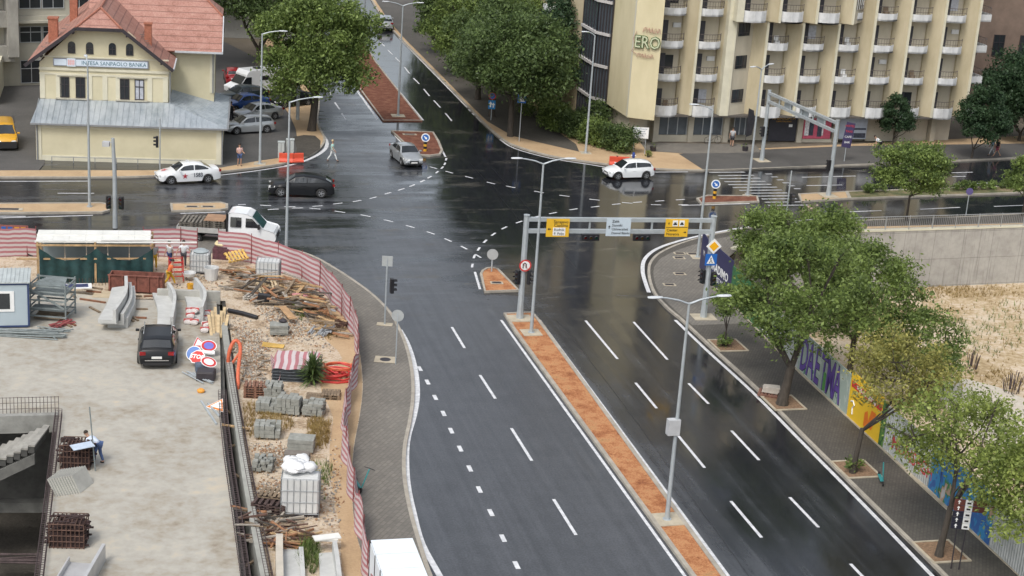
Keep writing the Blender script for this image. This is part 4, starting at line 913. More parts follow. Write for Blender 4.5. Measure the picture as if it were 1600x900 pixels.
tree('dense tree in the lot corner under the concrete wall', (1262, 520), 9.0, 3.6, 5.6, 3.2, lf_mid, 52, .2, 2.5, 34, 1.2, 560, .15, z=ZL, group=LG)
tree('bushy tree in the lot behind the first hoarding panels', (1195, 500), 8.6, 3.0, 5.6, 3.0, lf_mid, 53, .18, 2.5, 30, 1.1, 560, .15, z=ZL, group=LG)
tree('low spreading fresh green tree at the lot edge beside the dry grass', (1420, 628), 6.4, 3.5, 3.9, 2.3, lf_mid, 54, .14, 1.0, 36, .95, 460, .15, z=ZL, group=LG, limbs=10)
# flowering shrub
sh = thing('flowering_shrub', 'pale pink flowering shrub growing over the top of the concrete wall', 'shrub', G(1252, 440, ZL))
rg = random.Random(8); cl = [((rg.uniform(-3.2, 3.2), rg.uniform(-1.2, 1.2), rg.uniform(2.5, 5.4)), (1, 1, .8)) for k in range(22)]
leaves('foliage', cl, 460, .15, lf_mid, 61, sh); leaves('blossom', [((c[0], c[1] - .2, c[2] + .45), (.8, .8, .5)) for c, r in cl[::2]], 60, .14, lf_fl, 62, sh)
mb = MB()
for c, r in cl[:9]: mb.tube([(0, 0, 0), (c[0] * .4, c[1] * .4, c[2] * .6), c], [.08, .05, .02], 5)
mb.build('stem', m_bark, sh)
# hedge / shrubs by the hotel
def bush(label, px, rx, ry, h, m=lf_mid, seed=1, per=600, size=.15, cat='shrub', nm='shrub', z=ZP, group=None, n=None, rzz=0):
    T = thing(nm, label, cat, G(px[0], px[1], z), rzz, group); rg = random.Random(seed); s = min(rx, ry, h) * .62
    n = n or max(5, int(rx * ry * h / s ** 3 * .8)); cl = [((rg.uniform(-1, 1) * (rx - s * .6), rg.uniform(-1, 1) * (ry - s * .6), rg.uniform(s * .6, h - s * .5)), (s, s, s * .8)) for k in range(n)]
    leaves('foliage', cl, per, size, m, seed, T); mb = MB()
    for c, r in cl[:6]: mb.tube([(c[0] * .3, c[1] * .3, -.1), (c[0] * .7, c[1] * .7, c[2] * .6), c], [.05, .03, .01], 4)
    mb.build('stem', m_bark, T); return T
HZ = heading((860, 206), (980, 243))
for k, (px, rx, h, m, lab) in enumerate((((966, 236), 1.6, 2.2, lf_dark, 'clipped green hedge block nearest the pale sign board'), ((934, 227), 1.7, 2.2, lf_mid, 'clipped hedge block behind the corner street lamp'), ((900, 214), 1.8, 2.3, lf_dark, 'clipped hedge block left of the corner street lamp'), ((868, 203), 1.7, 2.4, lf_mid, 'uphill end of the hedge by the crossing sign'))):
    bush(lab, px, rx, 1.15, h, m, 71 + k, 700, .13, 'hedge', 'hedge', n=int(34 * rx), rzz=HZ)
bush('taller dark shrub behind the hedge below the glass tower', (925, 208), 2.0, 1.6, 3.0, lf_dark, 76, 520, .15); bush('loose olive shrub at the uphill end of the hedge', (842, 186), 1.8, 1.6, 2.6, lf_mid, 77, 520, .15)
EWZ = heading((1300, 298), (1500, 291))
for k, (px, py, rx, lab) in enumerate([(1365, 300, 1.1, 'short clipped hedge on the median, first east of the far gantry'), (1450, 299, 1.2, 'clipped hedge on the median behind the round street tree'), (1522, 296, 2.3, 'longest clipped hedge on the median'), (1578, 293, 1.3, 'clipped hedge on the median at the right edge')]):
    bush(lab, (px, py), rx, .5, .75, lf_mid, 80 + k, 900, .1, 'hedge', 'median_hedge', .1, 'low hedges on the median', n=int(rx * 12), rzz=EWZ)
bush('small shrub at the foot of the slim young tree', (1131, 541), .55, .45, .7, lf_mid, 90, 900, .1)
bush('small leafy shrub at the foot of the yellowing tree', (1336, 738), .5, .45, .7, lf_mid, 91, 900, .1)
bush('tufty shrub on the sand behind the pale sign board', (1012, 246), .5, .4, .6, lf_olive, 92, 500, .1)
# palm-like shrub in the site
T = thing('yucca_plant', 'spiky green yucca beside the red hose coil', 'plant', G(488, 600, ZP)); rg = random.Random(4); mb = MB()
for k in range(300):
    a_ = rg.uniform(0, 6.28); e_ = rg.uniform(-.25, 1.45); ln = rg.uniform(.6, 1.15); z0 = rg.uniform(.25, 1.05)
    d = Vector((math.cos(a_) * math.cos(e_), math.sin(a_) * math.cos(e_), math.sin(e_))); sd_ = d.cross(Vector((0, 0, 1)))
    if sd_.length < .01: continue
    sd_.normalize(); p0 = Vector((0, 0, z0)); p1 = p0 + d * ln * .5; p2 = p0 + d * ln - Vector((0, 0, .12 * ln))
    mb.add([p0 - sd_ * .02, p0 + sd_ * .02, p1 + sd_ * .04, p1 - sd_ * .04], [(0, 1, 2, 3)]); mb.add([p1 - sd_ * .04, p1 + sd_ * .04, p2], [(0, 1, 2)])
mb.build('foliage', lf_dark, T); mb = MB(); mb.cyl((0, 0, 0), (0, 0, 1.0), .1, .07); mb.build('stem', m_bark, T)
# grasses
def grass_field(name, regions, m, seed, hmax=.35, kindz=None):
    rg = np.random.default_rng(seed); mb = []; V = []; 
    for (poly, z, n) in regions:
        P = [G(*q, z) for q in poly]; xs = [p.x for p in P]; ys = [p.y for p in P]; k = 0
        def inside(x, y):
            c = False
            for i in range(len(P)):
                a, b_ = P[i], P[i - 1]
                if (a.y > y) != (b_.y > y) and x < (b_.x - a.x) * (y - a.y) / (b_.y - a.y) + a.x: c = not c
            return c
        while k < n:
            if k % 14 == 0: cx0, cy0, sc0 = rg.uniform(min(xs), max(xs)), rg.uniform(min(ys), max(ys)), rg.uniform(.25, 1.3)
            x, y = cx0 + rg.normal() * sc0, cy0 + rg.normal() * sc0
            if not inside(x, y): cx0, cy0 = rg.uniform(min(xs), max(xs)), rg.uniform(min(ys), max(ys)); continue
            k += 1
            for j in range(7):
                a_ = rg.uniform(0, 6.28); h = hmax * rg.uniform(.4, 1); r_ = h * rg.uniform(.1, .8); dx, dy = math.cos(a_), math.sin(a_)
                V += [(x - dy * .012, y + dx * .012, z), (x + dy * .012, y - dx * .012, z), (x + dx * r_, y + dy * r_, z + h)]
    n = len(V) // 3; me = bpy.data.meshes.new(name); me.from_pydata(V, [], [(3 * i, 3 * i + 1, 3 * i + 2) for i in range(n)]); me.materials.append(m); me.update()
    o = bpy.data.objects.new(name, me); COL.objects.link(o); return tag(o, kind='stuff', **({}))
grass_field('dry_grass', [([(1415, 462), (1600, 458), (1700, 520), (1600, 600), (1480, 560), (1420, 520)], ZL, 330), ([(1480, 545), (1640, 590), (1700, 680), (1600, 640), (1500, 590)], ZL, 300), ([(1400, 450), (1600, 445), (1600, 462), (1400, 470)], ZL, 420),
                         ([(380, 630), (450, 625), (460, 670), (400, 690), (382, 680)], ZP, 520), ([(480, 650), (518, 655), (512, 705), (480, 700)], ZP, 420), ([(505, 470), (545, 520), (530, 540), (480, 520)], ZP, 80)], lf_dry, 5, .3)
grass_field('green_weeds', [([(470, 840), (500, 850), (495, 900), (465, 890)], ZP, 170), ([(1430, 470), (1600, 470), (1600, 560), (1450, 550)], ZL, 260), ([(450, 470), (480, 490), (470, 505)], ZP, 60), ([(480, 720), (520, 730), (510, 790), (485, 760)], ZP, 60)], lf_mid, 6, .5)
# ================================================================== VEHICLES
m_tyre = mat('tyre_rubber', (.02, .02, .02), .8, .2, 8); m_rim = mat('alloy_rim', (.38, .39, .40), .35, .1, metal=.7)
m_cglass = mat('car_glass', (.018, .022, .025), .06, .1, spec=.8)
m_trim = mat('dark_trim', (.02, .02, .022), .5, .1); m_chrome = mat('bright_trim', (.6, .6, .6), .25, .05, metal=.8)
m_head = mat('headlamp_lens', (.62, .63, .62), .12, .15, 6, spec=.8); m_tail = mat('tail_lamp_red', (.24, .010, .012), .2, .2, 6)
m_plate = mat('number_plate', (.7, .7, .68), .5, .03)
def paint(name, col, metal=.0): return mat(name, col, .28, .04, .8, metal=metal, coat=.6)
P_white = paint('car_paint_white', (.72, .74, .75)); P_blk = mat('car_paint_black', (.010, .011, .013), .3, .04, .8, spec=.35); P_sil = paint('car_paint_silver', (.40, .42, .43), .5)
P_yel = paint('car_paint_yellow', (.62, .33, .02)); P_blue = paint('car_paint_blue', (.02, .07, .26), .2); P_red = paint('car_paint_red', (.30, .015, .02)); P_grn = paint('car_paint_dark_green', (.015, .025, .025), .3)
def interp(pts, x):
    for (a, u), (b_, v) in zip(pts, pts[1:]):
        if x <= b_: return u + (v - u) * (x - a) / max(b_ - a, 1e-6)
    return pts[-1][1]
STY = {
 'sedan': dict(low=[(0, .50), (.012, .66), (.05, .76), (.14, .86), (.27, .95), (.5, .97), (.80, 1.0), (.86, 1.06), (.97, 1.04), (1, .80)], gh=[(.255, .93), (.40, 1.39), (.50, 1.46), (.62, 1.45), (.72, 1.36), (.87, 1.04)], wx=(.185, .785), pil=(.565,), rear=.70),
 'hatch': dict(low=[(0, .50), (.015, .64), (.06, .76), (.15, .86), (.27, .92), (.5, .94), (.85, 1.0), (.97, .96), (1, .62)], gh=[(.235, .90), (.41, 1.41), (.55, 1.49), (.80, 1.45), (.90, 1.38), (.975, 1.03)], wx=(.185, .81), pil=(.58,), rear=.90),
 'suv': dict(low=[(0, .55), (.015, .75), (.05, .90), (.15, 1.0), (.26, 1.08), (.5, 1.10), (.85, 1.16), (.97, 1.12), (1, .70)], gh=[(.235, 1.06), (.40, 1.55), (.54, 1.64), (.74, 1.55), (.86, 1.40), (.965, 1.14)], wx=(.185, .80), pil=(.58,), rear=.80),
 'wagon': dict(low=[(0, .50), (.012, .64), (.05, .74), (.15, .85), (.28, .94), (.5, .97), (.88, 1.02), (.98, .98), (1, .62)], gh=[(.27, .92), (.41, 1.38), (.52, 1.45), (.78, 1.43), (.87, 1.37), (.965, 1.00)], wx=(.175, .79), pil=(.56,), rear=.87),
 'van': dict(low=[(0, .55), (.02, .78), (.06, .95), (.15, 1.06), (.22, 1.12), (.5, 1.14), (.97, 1.14), (1, .70)], gh=[(.16, 1.10), (.34, 1.72), (.42, 1.82), (.9, 1.82), (.965, 1.78), (.985, 1.12)], wx=(.17, .80), pil=(.52,), rear=.965),
}
def wheel(mb_t, r, w_): mb_t.lathe([(r * .62, -w_ / 2), (r * .93, -w_ / 2), (r, -w_ * .36), (r, w_ * .36), (r * .93, w_ / 2), (r * .62, w_ / 2), (r * .62, -w_ / 2)], (0, 0, 0), 'Y', 22)
_wheels = {}
def add_wheels(T, xs, y, r, rimm=None, w_=.21):
    rimm = rimm or m_rim
    for x in xs:
        for s in (-1, 1):
            k = (round(r, 2), rimm.name, s)
            if k not in _wheels:
                mb = MB(); wheel(mb, r, w_); o = mb.build('wheel', m_tyre, smooth=50)
                mb = MB(); mb.disc((0, -w_ * .30, 0), (0, 1, 0), r * .64, 20)
                for j in range(5):
                    a_ = j * 2 * math.pi / 5; d = Vector((math.cos(a_), 0, math.sin(a_))); mb.bar(d * r * .1 + Vector((0, -w_ * .34, 0)), d * r * .62 + Vector((0, -w_ * .34, 0)), r * .17, .03, 1, up=(0, 1, 0))
                mb.lathe([(r * .54, -w_ * .3), (r * .56, -w_ * .42), (r * .64, -w_ * .42), (r * .64, -w_ * .3)], (0, 0, 0), 'Y', 20, 1); mb.disc((0, -w_ * .38, 0), (0, -1, 0), r * .15, 10, 1)
                q_ = mb.build('rim', [m_trim, rimm]); 
                _wheels[k] = (o.data, q_.data); bpy.data.objects.remove(o); bpy.data.objects.remove(q_)
            a, b_ = _wheels[k]
            o = bpy.data.objects.new('wheel', a); COL.objects.link(o); o.parent = T; o.location = (x, y * s, r); 
            if s > 0: o.rotation_euler = (0, 0, math.pi)
            c = bpy.data.objects.new('rim', b_); COL.objects.link(c); c.parent = o
def car(name, label, loc, hd, sty, L_, W_, H_, pt, group=None, z=0, plate=True, rimm=None, dark=None):
    S = STY[sty]; base = G(*loc, z); T = thing(name, label, 'taxi' if name == 'taxi' else ('van' if sty == 'van' else 'car'), base, hd, group)
    hs_ = H_ / max(q[1] for q in S['gh']); X = lambda p: L_ / 2 - p * L_
    r = .33 if sty != 'suv' else .37; hw = W_ / 2
    arches = [X(S['wx'][0]), X(S['wx'][1])]
    wd = lambda p: hw * (1 - .17 * abs(2 * p - 1) ** 5 - .05 * max(0, .12 - p) / .12)
    st = sorted(set([0, .004, .012, .03, .06, .1] + [k / 60 for k in range(6, 56)] + [.94, .97, .985, .996, 1]))
    V = []; FM = []; n = 0
    for p in st:
        x = X(p); t_ = interp(S['low'], p) * hs_; w_ = wd(p); bz = .20 + .12 * (abs(2 * p - 1) ** 8)
        az_ = 0
        for ax in arches:
            d = abs(x - ax); R_ = r + .065
            if d < R_: az_ = max(az_, math.sqrt(R_ * R_ - d * d) + r)
        bo = max(bz, az_); bo = min(bo, t_ - .12)
        half = [(0, .26), (.72 * w_, .26), (.74 * w_, bo), (.965 * w_, bo), (w_, max(bo + .01, bz + (t_ - bz) * .5)), (.985 * w_, max(bo + .02, t_ - .16)), (.93 * w_, t_ - .035), (.78 * w_, t_ + .01), (0, t_ + .045)]
        V += [(x, -y, zz) for y, zz in half] + [(x, y, zz) for y, zz in half[::-1][1:-1]]
    m_ = 16; fs = []; ns = len(st)
    for i in range(ns - 1):
        for k in range(m_): fs.append((i * m_ + k, i * m_ + (k + 1) % m_, (i + 1) * m_ + (k + 1) % m_, (i + 1) * m_ + k))
    fs += [tuple(range(m_)), tuple((ns - 1) * m_ + k for k in range(m_))[::-1]]
    mb = MB(); mb.add(V, fs)
    # roof and pillars
    gp = S['gh']; ps = sorted(set([gp[0][0] + (gp[-1][0] - gp[0][0]) * k / 22 for k in range(23)] + [q[0] for q in gp])); V = []
    def ghr(p):
        t_ = interp(S['low'], p) * hs_; r_ = max(interp(gp, p) * hs_, t_ + .005); w_ = wd(p); f = min(1, (r_ - t_) / (.42 * hs_)); tp = (.93 - .20 * f) * w_
        return t_, r_, w_, tp
    for p in ps:
        t_, r_, w_, tp = ghr(p); x = X(p)
        half = [(.93 * w_, t_ - .06), (.92 * w_, t_ + .005), (tp + .01, r_ - .07 * min(1, (r_ - t_) * 5)), (tp - .07, r_ - .01), (0, r_ + .03)]
        V += [(x, -y, zz) for y, zz in half] + [(x, y, zz) for y, zz in half[::-1][1:]]
    m_ = 9; fs = [(i * m_ + k, i * m_ + k + 1, (i + 1) * m_ + k + 1, (i + 1) * m_ + k) for i in range(len(ps) - 1) for k in range(m_ - 1)]
    mb.add(V, [f[::-1] for f in fs])
    for i, pp in ((0, ps[0]), (len(ps) - 1, ps[-1])): mb.add([V[i * m_ + k] for k in range(m_)], [tuple(range(m_))])
    mb.build('body', pt, T, smooth=38)
    mb = MB(); mb.bb(X(.97), X(.03), -hw * .7, hw * .7, .17, .3); 
    for ax in arches: mb.bb(ax - r - .05, ax + r + .05, -hw * .92, hw * .92, .27, .45)
    mb.build('underbody', m_trim, T)
    # glass
    def side_strip(pa, pb, lo=.05, hi=.085):
        out = []
        for s in (-1, 1):
            mb = MB(); N_ = 10; A = []; B = []
            for k in range(N_ + 1):
                p = pa + (pb - pa) * k / N_; t_, r_, w_, tp = ghr(p); z0, z1 = t_ + lo, r_ - hi
                if z1 < z0: z1 = z0 + .001
                def yy(z_): f = (z_ - t_) / max(r_ - .07 - t_, .05); return .92 * w_ + (tp + .01 - .92 * w_) * min(f, 1) + .012
                A.append((X(p), s * yy(z0), z0)); B.append((X(p), s * yy(z1), z1))
            mb.add(A + B, [(i, i + 1, N_ + 2 + i, N_ + 1 + i) for i in range(N_)]); mb.build('side_window', m_cglass, T)
    a0, a1 = gp[0][0] + .055, gp[-1][0] - (.075 if sty == 'sedan' else .06)
    cuts = [a0, S['pil'][0] - .008, S['pil'][0] + .008, a1]
    side_strip(cuts[0], cuts[1]); 
    if sty == 'van' : side_strip(cuts[2], cuts[2] + .2)
    else: side_strip(cuts[2], cuts[3])
    def screen(nm, pa, pb, f0, f1):
        mb = MB(); V = []
        for k in range(5):
            p = pa + (pb - pa) * (f0 + (f1 - f0) * k / 4); t_, r_, w_, tp = ghr(p); 
            for y in (-1, -.5, 0, .5, 1): V.append((X(p) + (.012 if pa < .5 else -.012), y * (tp - .09), r_ + .018 + .03 * (1 - abs(y)) ))
        mb.add(V, [(i * 5 + k, i * 5 + k + 1, (i + 1) * 5 + k + 1, (i + 1) * 5 + k) for i in range(4) for k in range(4)]); mb.build(nm, m_cglass, T, smooth=60)
    screen('windshield', gp[0][0], gp[1][0], .1, .97); screen('rear_window', gp[-2][0] if sty != 'sedan' else gp[-2][0], gp[-1][0], .05, .82)
    # lamps
    for s in (-1, 1):
        zf = interp(S['low'], .03) * hs_ - .04; mb = MB()
        mb.add([(X(p) + .015, s * (wd(p) * f), zf + dz_) for p, f, dz_ in ((.004, .52, -.06), (.004, .50, .0), (.035, .80, .05), (.10, 1.005, .07), (.09, 1.008, -.04), (.022, 1.0, -.10), (.006, .80, -.1))], [(0, 1, 2, 3, 4, 5, 6)]); mb.box((X(.02), s * wd(.02) * .82, zf - .03), (.14, .26, .13), rad(-18) * s)
        mb.build('headlight', m_head, T)
        zr = interp(S['low'], .97) * hs_ - .14; mb = MB(); mb.box((X(.985), s * wd(.985) * .84, zr), (.16, .30, .16), rad(12) * s); mb.build('tail_light', m_tail, T)
        mb = MB(); t_, r_, w_, tp = ghr(cuts[0] + .03); mb.box((X(cuts[0] + .02), s * (w_ + .07), t_ + .06), (.12, .2, .12)); mb.build('wing_mirror', pt if pt is not P_sil else P_sil, T, bevel=.02)
        mb = MB()
        for pc in ((cuts[1] + .0), ): mb.bb(X(pc) + .06, X(pc) + .26, s * (wd(pc) + .004) - .015, s * (wd(pc) + .004) + .015, interp(S['low'], pc) * hs_ - .2, interp(S['low'], pc) * hs_ - .165)
        mb.build('door_handle', pt, T)
    mb = MB(); mb.bb(X(0) - .05, X(0) + .012, -hw * .42, hw * .42, .42, .56); mb.bb(X(0) - .06, X(0) + .008, -hw * .6, hw * .6, .24, .34); mb.build('grille', m_trim, T)
    mb = MB(); mb.bb(X(0) - .02, X(0) + .03, -.26, .26, .36, .47); mb.build('number_plate', m_plate, T)
    mb = MB(); mb.bb(X(1) - .03, X(1) + .02, -.26, .26, .62, .73); mb.build('number_plate', m_plate, T)
    mb = MB(); mb.bb(X(1) - .018, X(1) + .05, -hw * .7, hw * .7, .26, .40); mb.build('rear_bumper', m_trim, T)
    add_wheels(T, arches, hw - .10, r, rimm)
    return T
def mid(a, b_): return ((a[0] + b_[0]) / 2, (a[1] + b_[1]) / 2)
# white taxi
tx = car('taxi', 'white taxi with number 1583 and red star driving past the bank', (293, 283), heading((340, 284), (245, 289)), 'sedan', 4.62, 1.78, 1.47, P_white)
m_dec = mat('dark_red_decal', (.42, .02, .04), .4, .1)
for s in (1,):
    text('lettering', '1583', mat('fleet_number', (.08, .09, .11), .4, 0), tx, (-.55, .905 * s, .66), (rad(90), 0, rad(180)), .42, sx=.85, bold=.012)
    mb = MB(); star = [(math.cos(rad(90 + 36 * k)) * (.23 if k % 2 == 0 else .085), math.sin(rad(90 + 36 * k)) * (.23 if k % 2 == 0 else .085)) for k in range(10)]
    mb.extrude_plane([(a + .12, b_ + .02) for a, b_ in star], (.55, .902, .60), (-1, 0, 0), (0, 0, 1), (0, .006, 0)); mb.build('star_decal', m_dec, tx)
mb = MB(); mb.extrude_plane([(a * 1.2, b_ * 1.2) for a, b_ in star], (1.75, -.1, .925), (1, 0, -.22), (0, 1, 0), (0, 0, .012)); mb.build('star_decal', mat('light_red_decal', (.55, .10, .10), .4, .1), tx)
mb = MB(); mb.bb(-.05, .12, -.18, .18, 1.49, 1.60); mb.build('roof_sign', P_white, tx)
car('black_suv', 'black coupe suv driving left into the western arm of the junction', (471, 304), heading((520, 305), (424, 302)), 'suv', 4.75, 1.92, 1.58, P_blk)
car('silver_sedan', 'silver sedan turning beside the small red median island', (634, 252), heading((612, 238), (650, 268)), 'sedan', 4.4, 1.75, 1.45, P_sil)
car('white_hatchback', 'white five door hatchback driving left in front of the orange barrier', (981, 277), heading((1017, 277), (943, 279)), 'hatch', 3.97, 1.74, 1.46, P_white)
ec = car('black_estate_car', 'black estate car with roof rails parked on the site concrete', (247, 552), heading((248, 574), (252, 520)), 'wagon', 4.95, 2.02, 1.5, P_blk, z=.3)
for s in (-1, 1):
    mb = MB(); mb.tube([(.75, s * .70, 1.42), (.7, s * .70, 1.52), (-.9, s * .70, 1.50), (-1.0, s * .70, 1.42)], .022, 5); mb.build('roof_rail', m_chrome, ec)
mb = MB(); mb.bb(-2.49, -2.46, -.6, .6, .50, .54); mb.build('chrome_strip', m_chrome, ec)
car('silver_estate_car', 'silver estate car driving away up the far street', (601, 44), heading((602, 54), (590, 30)), 'suv', 4.6, 1.85, 1.6, P_sil)
PK = 'cars parked beside the bank'; ph = heading((425, 192), (350, 204))
car('silver_hatchback', 'silver estate nearest the camera in the bank car park', (388, 206), heading((420, 205), (350, 209)), 'hatch', 4.3, 1.76, 1.47, P_sil, PK, .05)
car('silver_sedan', 'second silver car in the bank car park, half hidden by the first', (402, 186), heading((435, 184), (370, 191)), 'sedan', 4.5, 1.76, 1.45, P_sil, PK, .05)
car('blue_car', 'bright blue car parked with its side behind the two silver cars', (382, 172), heading((415, 170), (350, 176)), 'sedan', 4.5, 1.78, 1.5, P_blue, PK, .05)
car('dark_green_car', 'dark green car parked between the blue car and the white camper', (380, 160), heading((410, 158), (350, 163)), 'suv', 4.6, 1.85, 1.62, P_grn, PK, .05)
car('red_car', 'small red car at the back of the bank car park', (364, 128), heading((366, 134), (362, 118)), 'hatch', 3.9, 1.7, 1.45, P_red, PK, .05)
car('dark_car', 'dark car parked in the shade under the corner tree', (455, 165), heading((470, 163), (430, 168)), 'sedan', 4.5, 1.75, 1.45, P_blk, PK, .05)
car('dark_car', 'black car parked under the trees of the wooded verge', (822, 128), heading((822, 128), (818, 140)), 'sedan', 4.4, 1.75, 1.45, P_blk, None, ZP)
yv = car('yellow_van', 'yellow delivery van with white windscreen shade and roof rails at left edge', (8, 226), heading((0, 190), (10, 245)), 'van', 4.5, 1.85, 1.85, P_yel, None, .04)
mb = MB(); 
for s in (-.75, .75): mb.bar((.6, s, 1.93), (-1.8, s, 1.93), .05, .05)
mb.build('roof_rail', m_trim, yv); mb = MB(); mb.bb(2.2, 2.29, -.8, .8, .25, .75); mb.build('front_bumper', m_trim, yv)
# camper
cv = thing('white_camper', 'white camper van with overcab roof parked beyond the dark cars', 'camper', G(398, 148, .05), heading((450, 143), (345, 152)), PK)
mb = MB(); prof = [(2.7, .45), (2.75, .95), (2.0, 1.25), (1.45, 1.95), (1.5, 2.05), (1.2, 2.45), (-2.8, 2.5), (-2.9, .5)]
mb.extrude_plane(prof, (0, -.98, 0), (1, 0, 0), (0, 0, 1), (0, 1.96, 0)); mb.build('body', P_white, cv, bevel=.05)
mb = MB(); mb.extrude_plane([(2.0, 1.3), (1.52, 1.92), (.95, 1.9), (.95, 1.25)], (0, .985, 0), (1, 0, 0), (0, 0, 1), (0, .01, 0)); mb.build('side_window', m_cglass, cv)
mb = MB(); mb.bb(-.9, -.1, .981, .995, 1.55, 1.95); mb.build('side_window', m_cglass, cv)
mb = MB(); mb.bar((2.06, 0, 1.29), (1.52, 0, 1.94), 1.7, .03); mb.build('windshield', m_cglass, cv); mb = MB(); mb.bb(-.6, .1, -.3, .3, 2.51, 2.6); mb.build('roof_vent', m_trim, cv)
add_wheels(cv, (1.75, -1.7), .86, .34)
# crew cab flatbed truck
thd = heading((310, 360), (435, 368)); tk = thing('flatbed_truck', 'white crew cab flatbed truck behind the striped fence, loaded with pallets', 'truck', G(363, 377), thd); tk.scale = (.95, .95, .88)
def cabsec(mb, prof, wb, wt, zb, zt):
    n = len(prof); V = []
    for s in (-1, 1):
        for x, z in prof: f = max(0, min(1, (z - zb) / (zt - zb))); V.append((x, s * (wb + (wt - wb) * f), z))
    tr = tessellate_polygon([[Vector((x, z, 0)) for x, z in prof]])
    mb.add(V, [t_ for t_ in tr] + [tuple(i + n for i in t_)[::-1] for t_ in tr] + [(i, (i + 1) % n, n + (i + 1) % n, n + i) for i in range(n)])
mb = MB(); cabsec(mb, [(-.15, .55), (2.35, .55), (3.05, .55), (3.15, .75), (3.1, 1.05), (2.95, 1.22), (2.2, 1.42), (1.45, 2.28), (1.1, 2.42), (.2, 2.46), (-.15, 2.4)], 1.0, .82, 1.3, 2.4); mb.build('cab', P_white, tk, bevel=.05)
for s in (-1, 1):
    def sidew(poly): 
        mb = MB(); V = [(x, s * (1.0 - .18 * max(0, (z - 1.3) / 1.1) + .012), z) for x, z in poly]; mb.add(V, [tuple(range(len(V)))]); mb.build('side_window', m_cglass, tk)
    sidew([(.0, 1.42), (.75, 1.42), (.75, 2.15), (.0, 2.15)]); sidew([(1.05, 1.45), (2.1, 1.45), (1.5, 2.1), (1.05, 2.12)])
    mb = MB(); mb.bb(2.9, 3.14, s * .82 - .15, s * .82 + .15, .85, 1.08); mb.build('headlight', m_head, tk)
    mb = MB(); mb.bb(1.9, 2.05, s * 1.12 - .1, s * 1.12 + .1, 1.4, 1.75); mb.build('wing_mirror', m_trim, tk)
mb = MB(); mb.bar((2.24, 0, 1.42), (1.5, 0, 2.27), 1.6, .04); mb.build('windshield', mat('tinted_glass', (.03, .08, .09), .07, .1, spec=.8), tk)
mb = MB(); mb.bb(3.08, 3.17, -.6, .6, .6, .95); mb.build('grille', m_trim, tk)
mb = MB(); mb.bb(-3.6, -.25, -1.05, 1.05, .85, .97); mb.bb(-3.6, -.3, -.4, .4, .55, .85); bd = mb.build('flatbed', m_trim, tk)
mb = MB(); mb.bb(-3.6, -.28, -1.1, -1.05, .86, 1.25); mb.bb(-3.6, -.28, 1.05, 1.1, .86, 1.25); mb.bb(-3.66, -3.6, -1.1, 1.1, .86, 1.25); mb.build('side_board', mat('aluminium_board', (.50, .50, .48), .5, .1, metal=.3), tk)
mb = MB(); mb.bb(-.28, -.2, -1.05, 1.05, .9, 2.5); mb.build('headboard', m_trim, tk)
add_wheels(tk, (2.35, -2.3), .85, .36)
# pallet loads on the truck
def pallet(name, label, loc, rz, n=1, dims=(1.2, .8), m=m_wood2, tilt=None, group='pallets stacked about the site', seed=1):
    mb = MB(); z = 0
    for k in range(n):
        for y in (-.5, 0, .5): mb.bb(-dims[0] / 2, dims[0] / 2, y * dims[1] * .88 - .05, y * dims[1] * .88 + .05, z, z + .02)
        for x in (-.46, 0, .46):
            for y in (-.5, 0, .5): mb.bb(x * dims[0] - .06, x * dims[0] + .06, y * dims[1] * .88 - .05, y * dims[1] * .88 + .05, z + .021, z + .10)
        for j in range(6): x = (-.5 + (j + .5) / 6) * dims[0]; mb.bb(x - .065, x + .065, -dims[1] / 2, dims[1] / 2, z + .101, z + .125)
        z += .13
    o = mb.build(name, m, loc=loc, rz=rz, label=label, cat='pallet', group=group)
    if tilt: o.rotation_euler = (tilt[0], tilt[1], rz)
    return o
c_, s_2 = math.cos(thd), math.sin(thd)
def on_truck(x, y, z): b0 = G(363, 377); x *= .95; y *= .95; return (b0.x + x * c_ - y * s_2, b0.y + x * s_2 + y * c_, z * .88 + .005)
pallet('pallet_stack', 'grey pallets stacked at the rear of the flatbed truck', on_truck(-2.75, 0, .98), thd, 4, (1.5, 1.75), m=mat('grey_pallet_wood', (.17, .155, .13), .85, .3, 3))
pallet('pallet_stack', 'taller pallet stack with brown top right behind the truck cab', on_truck(-1.15, 0, .98), thd, 5, (1.4, 1.75), m=mat('grey_pallet_wood', (.17, .155, .13), .85, .3, 3))
mb = MB(); mb.box((0, 0, .02), (1.3, 1.6, .04)); mb.build('plywood_sheet', mat('brown_plywood', (.33, .20, .12), .8, .2, 2), loc=on_truck(-1.15, 0, .98 + 5 * .148), rz=thd, label='brown plywood sheet lying on the pallets behind the truck cab', cat='plywood sheet')
# white box container at the bottom edge
ct_a, ct_b = G(582, 880, ZP), G(640, 870, ZP)
pz = 2.45
A_, B_, C_ = G(580, 845, pz), G(640, 833, pz), G(667, 900, pz); sdv = (C_ - B_).normalized(); crz = math.atan2(sdv.y, sdv.x) + rad(90); wdt = (B_ - A_).dot(Vector((math.cos(crz), math.sin(crz), 0)))
bx = thing('white_container', 'white panelled container at the bottom edge beside the kerb', 'container', (A_.x, A_.y, ZP), crz)
mb = MB(); mb.bb(0, wdt, -6, 0, .0, pz - .12); mb.build('body', mat('white_panel', (.62, .66, .70), .5, .05, .6), bx)
mb = MB()
for k in range(5): mb.bb(-.02, wdt + .02, -6 + k * 1.2 + .022, -6 + (k + 1) * 1.2 - .022, pz - .119, pz - .08)
mb.bb(-.03, -.0 - .002, -6, 0, .1, pz - .2 - .02); mb.build('roof_panel', mat('white_sheet', (.74, .79, .84), .45, .05, .6), bx)
mb = MB()
for k in range(6): mb.bb(-.055, -.035, -.03 - k * 1.18, .03 - k * 1.18, .1, pz - .14)
mb.build('corner_post', m_dark, bx)
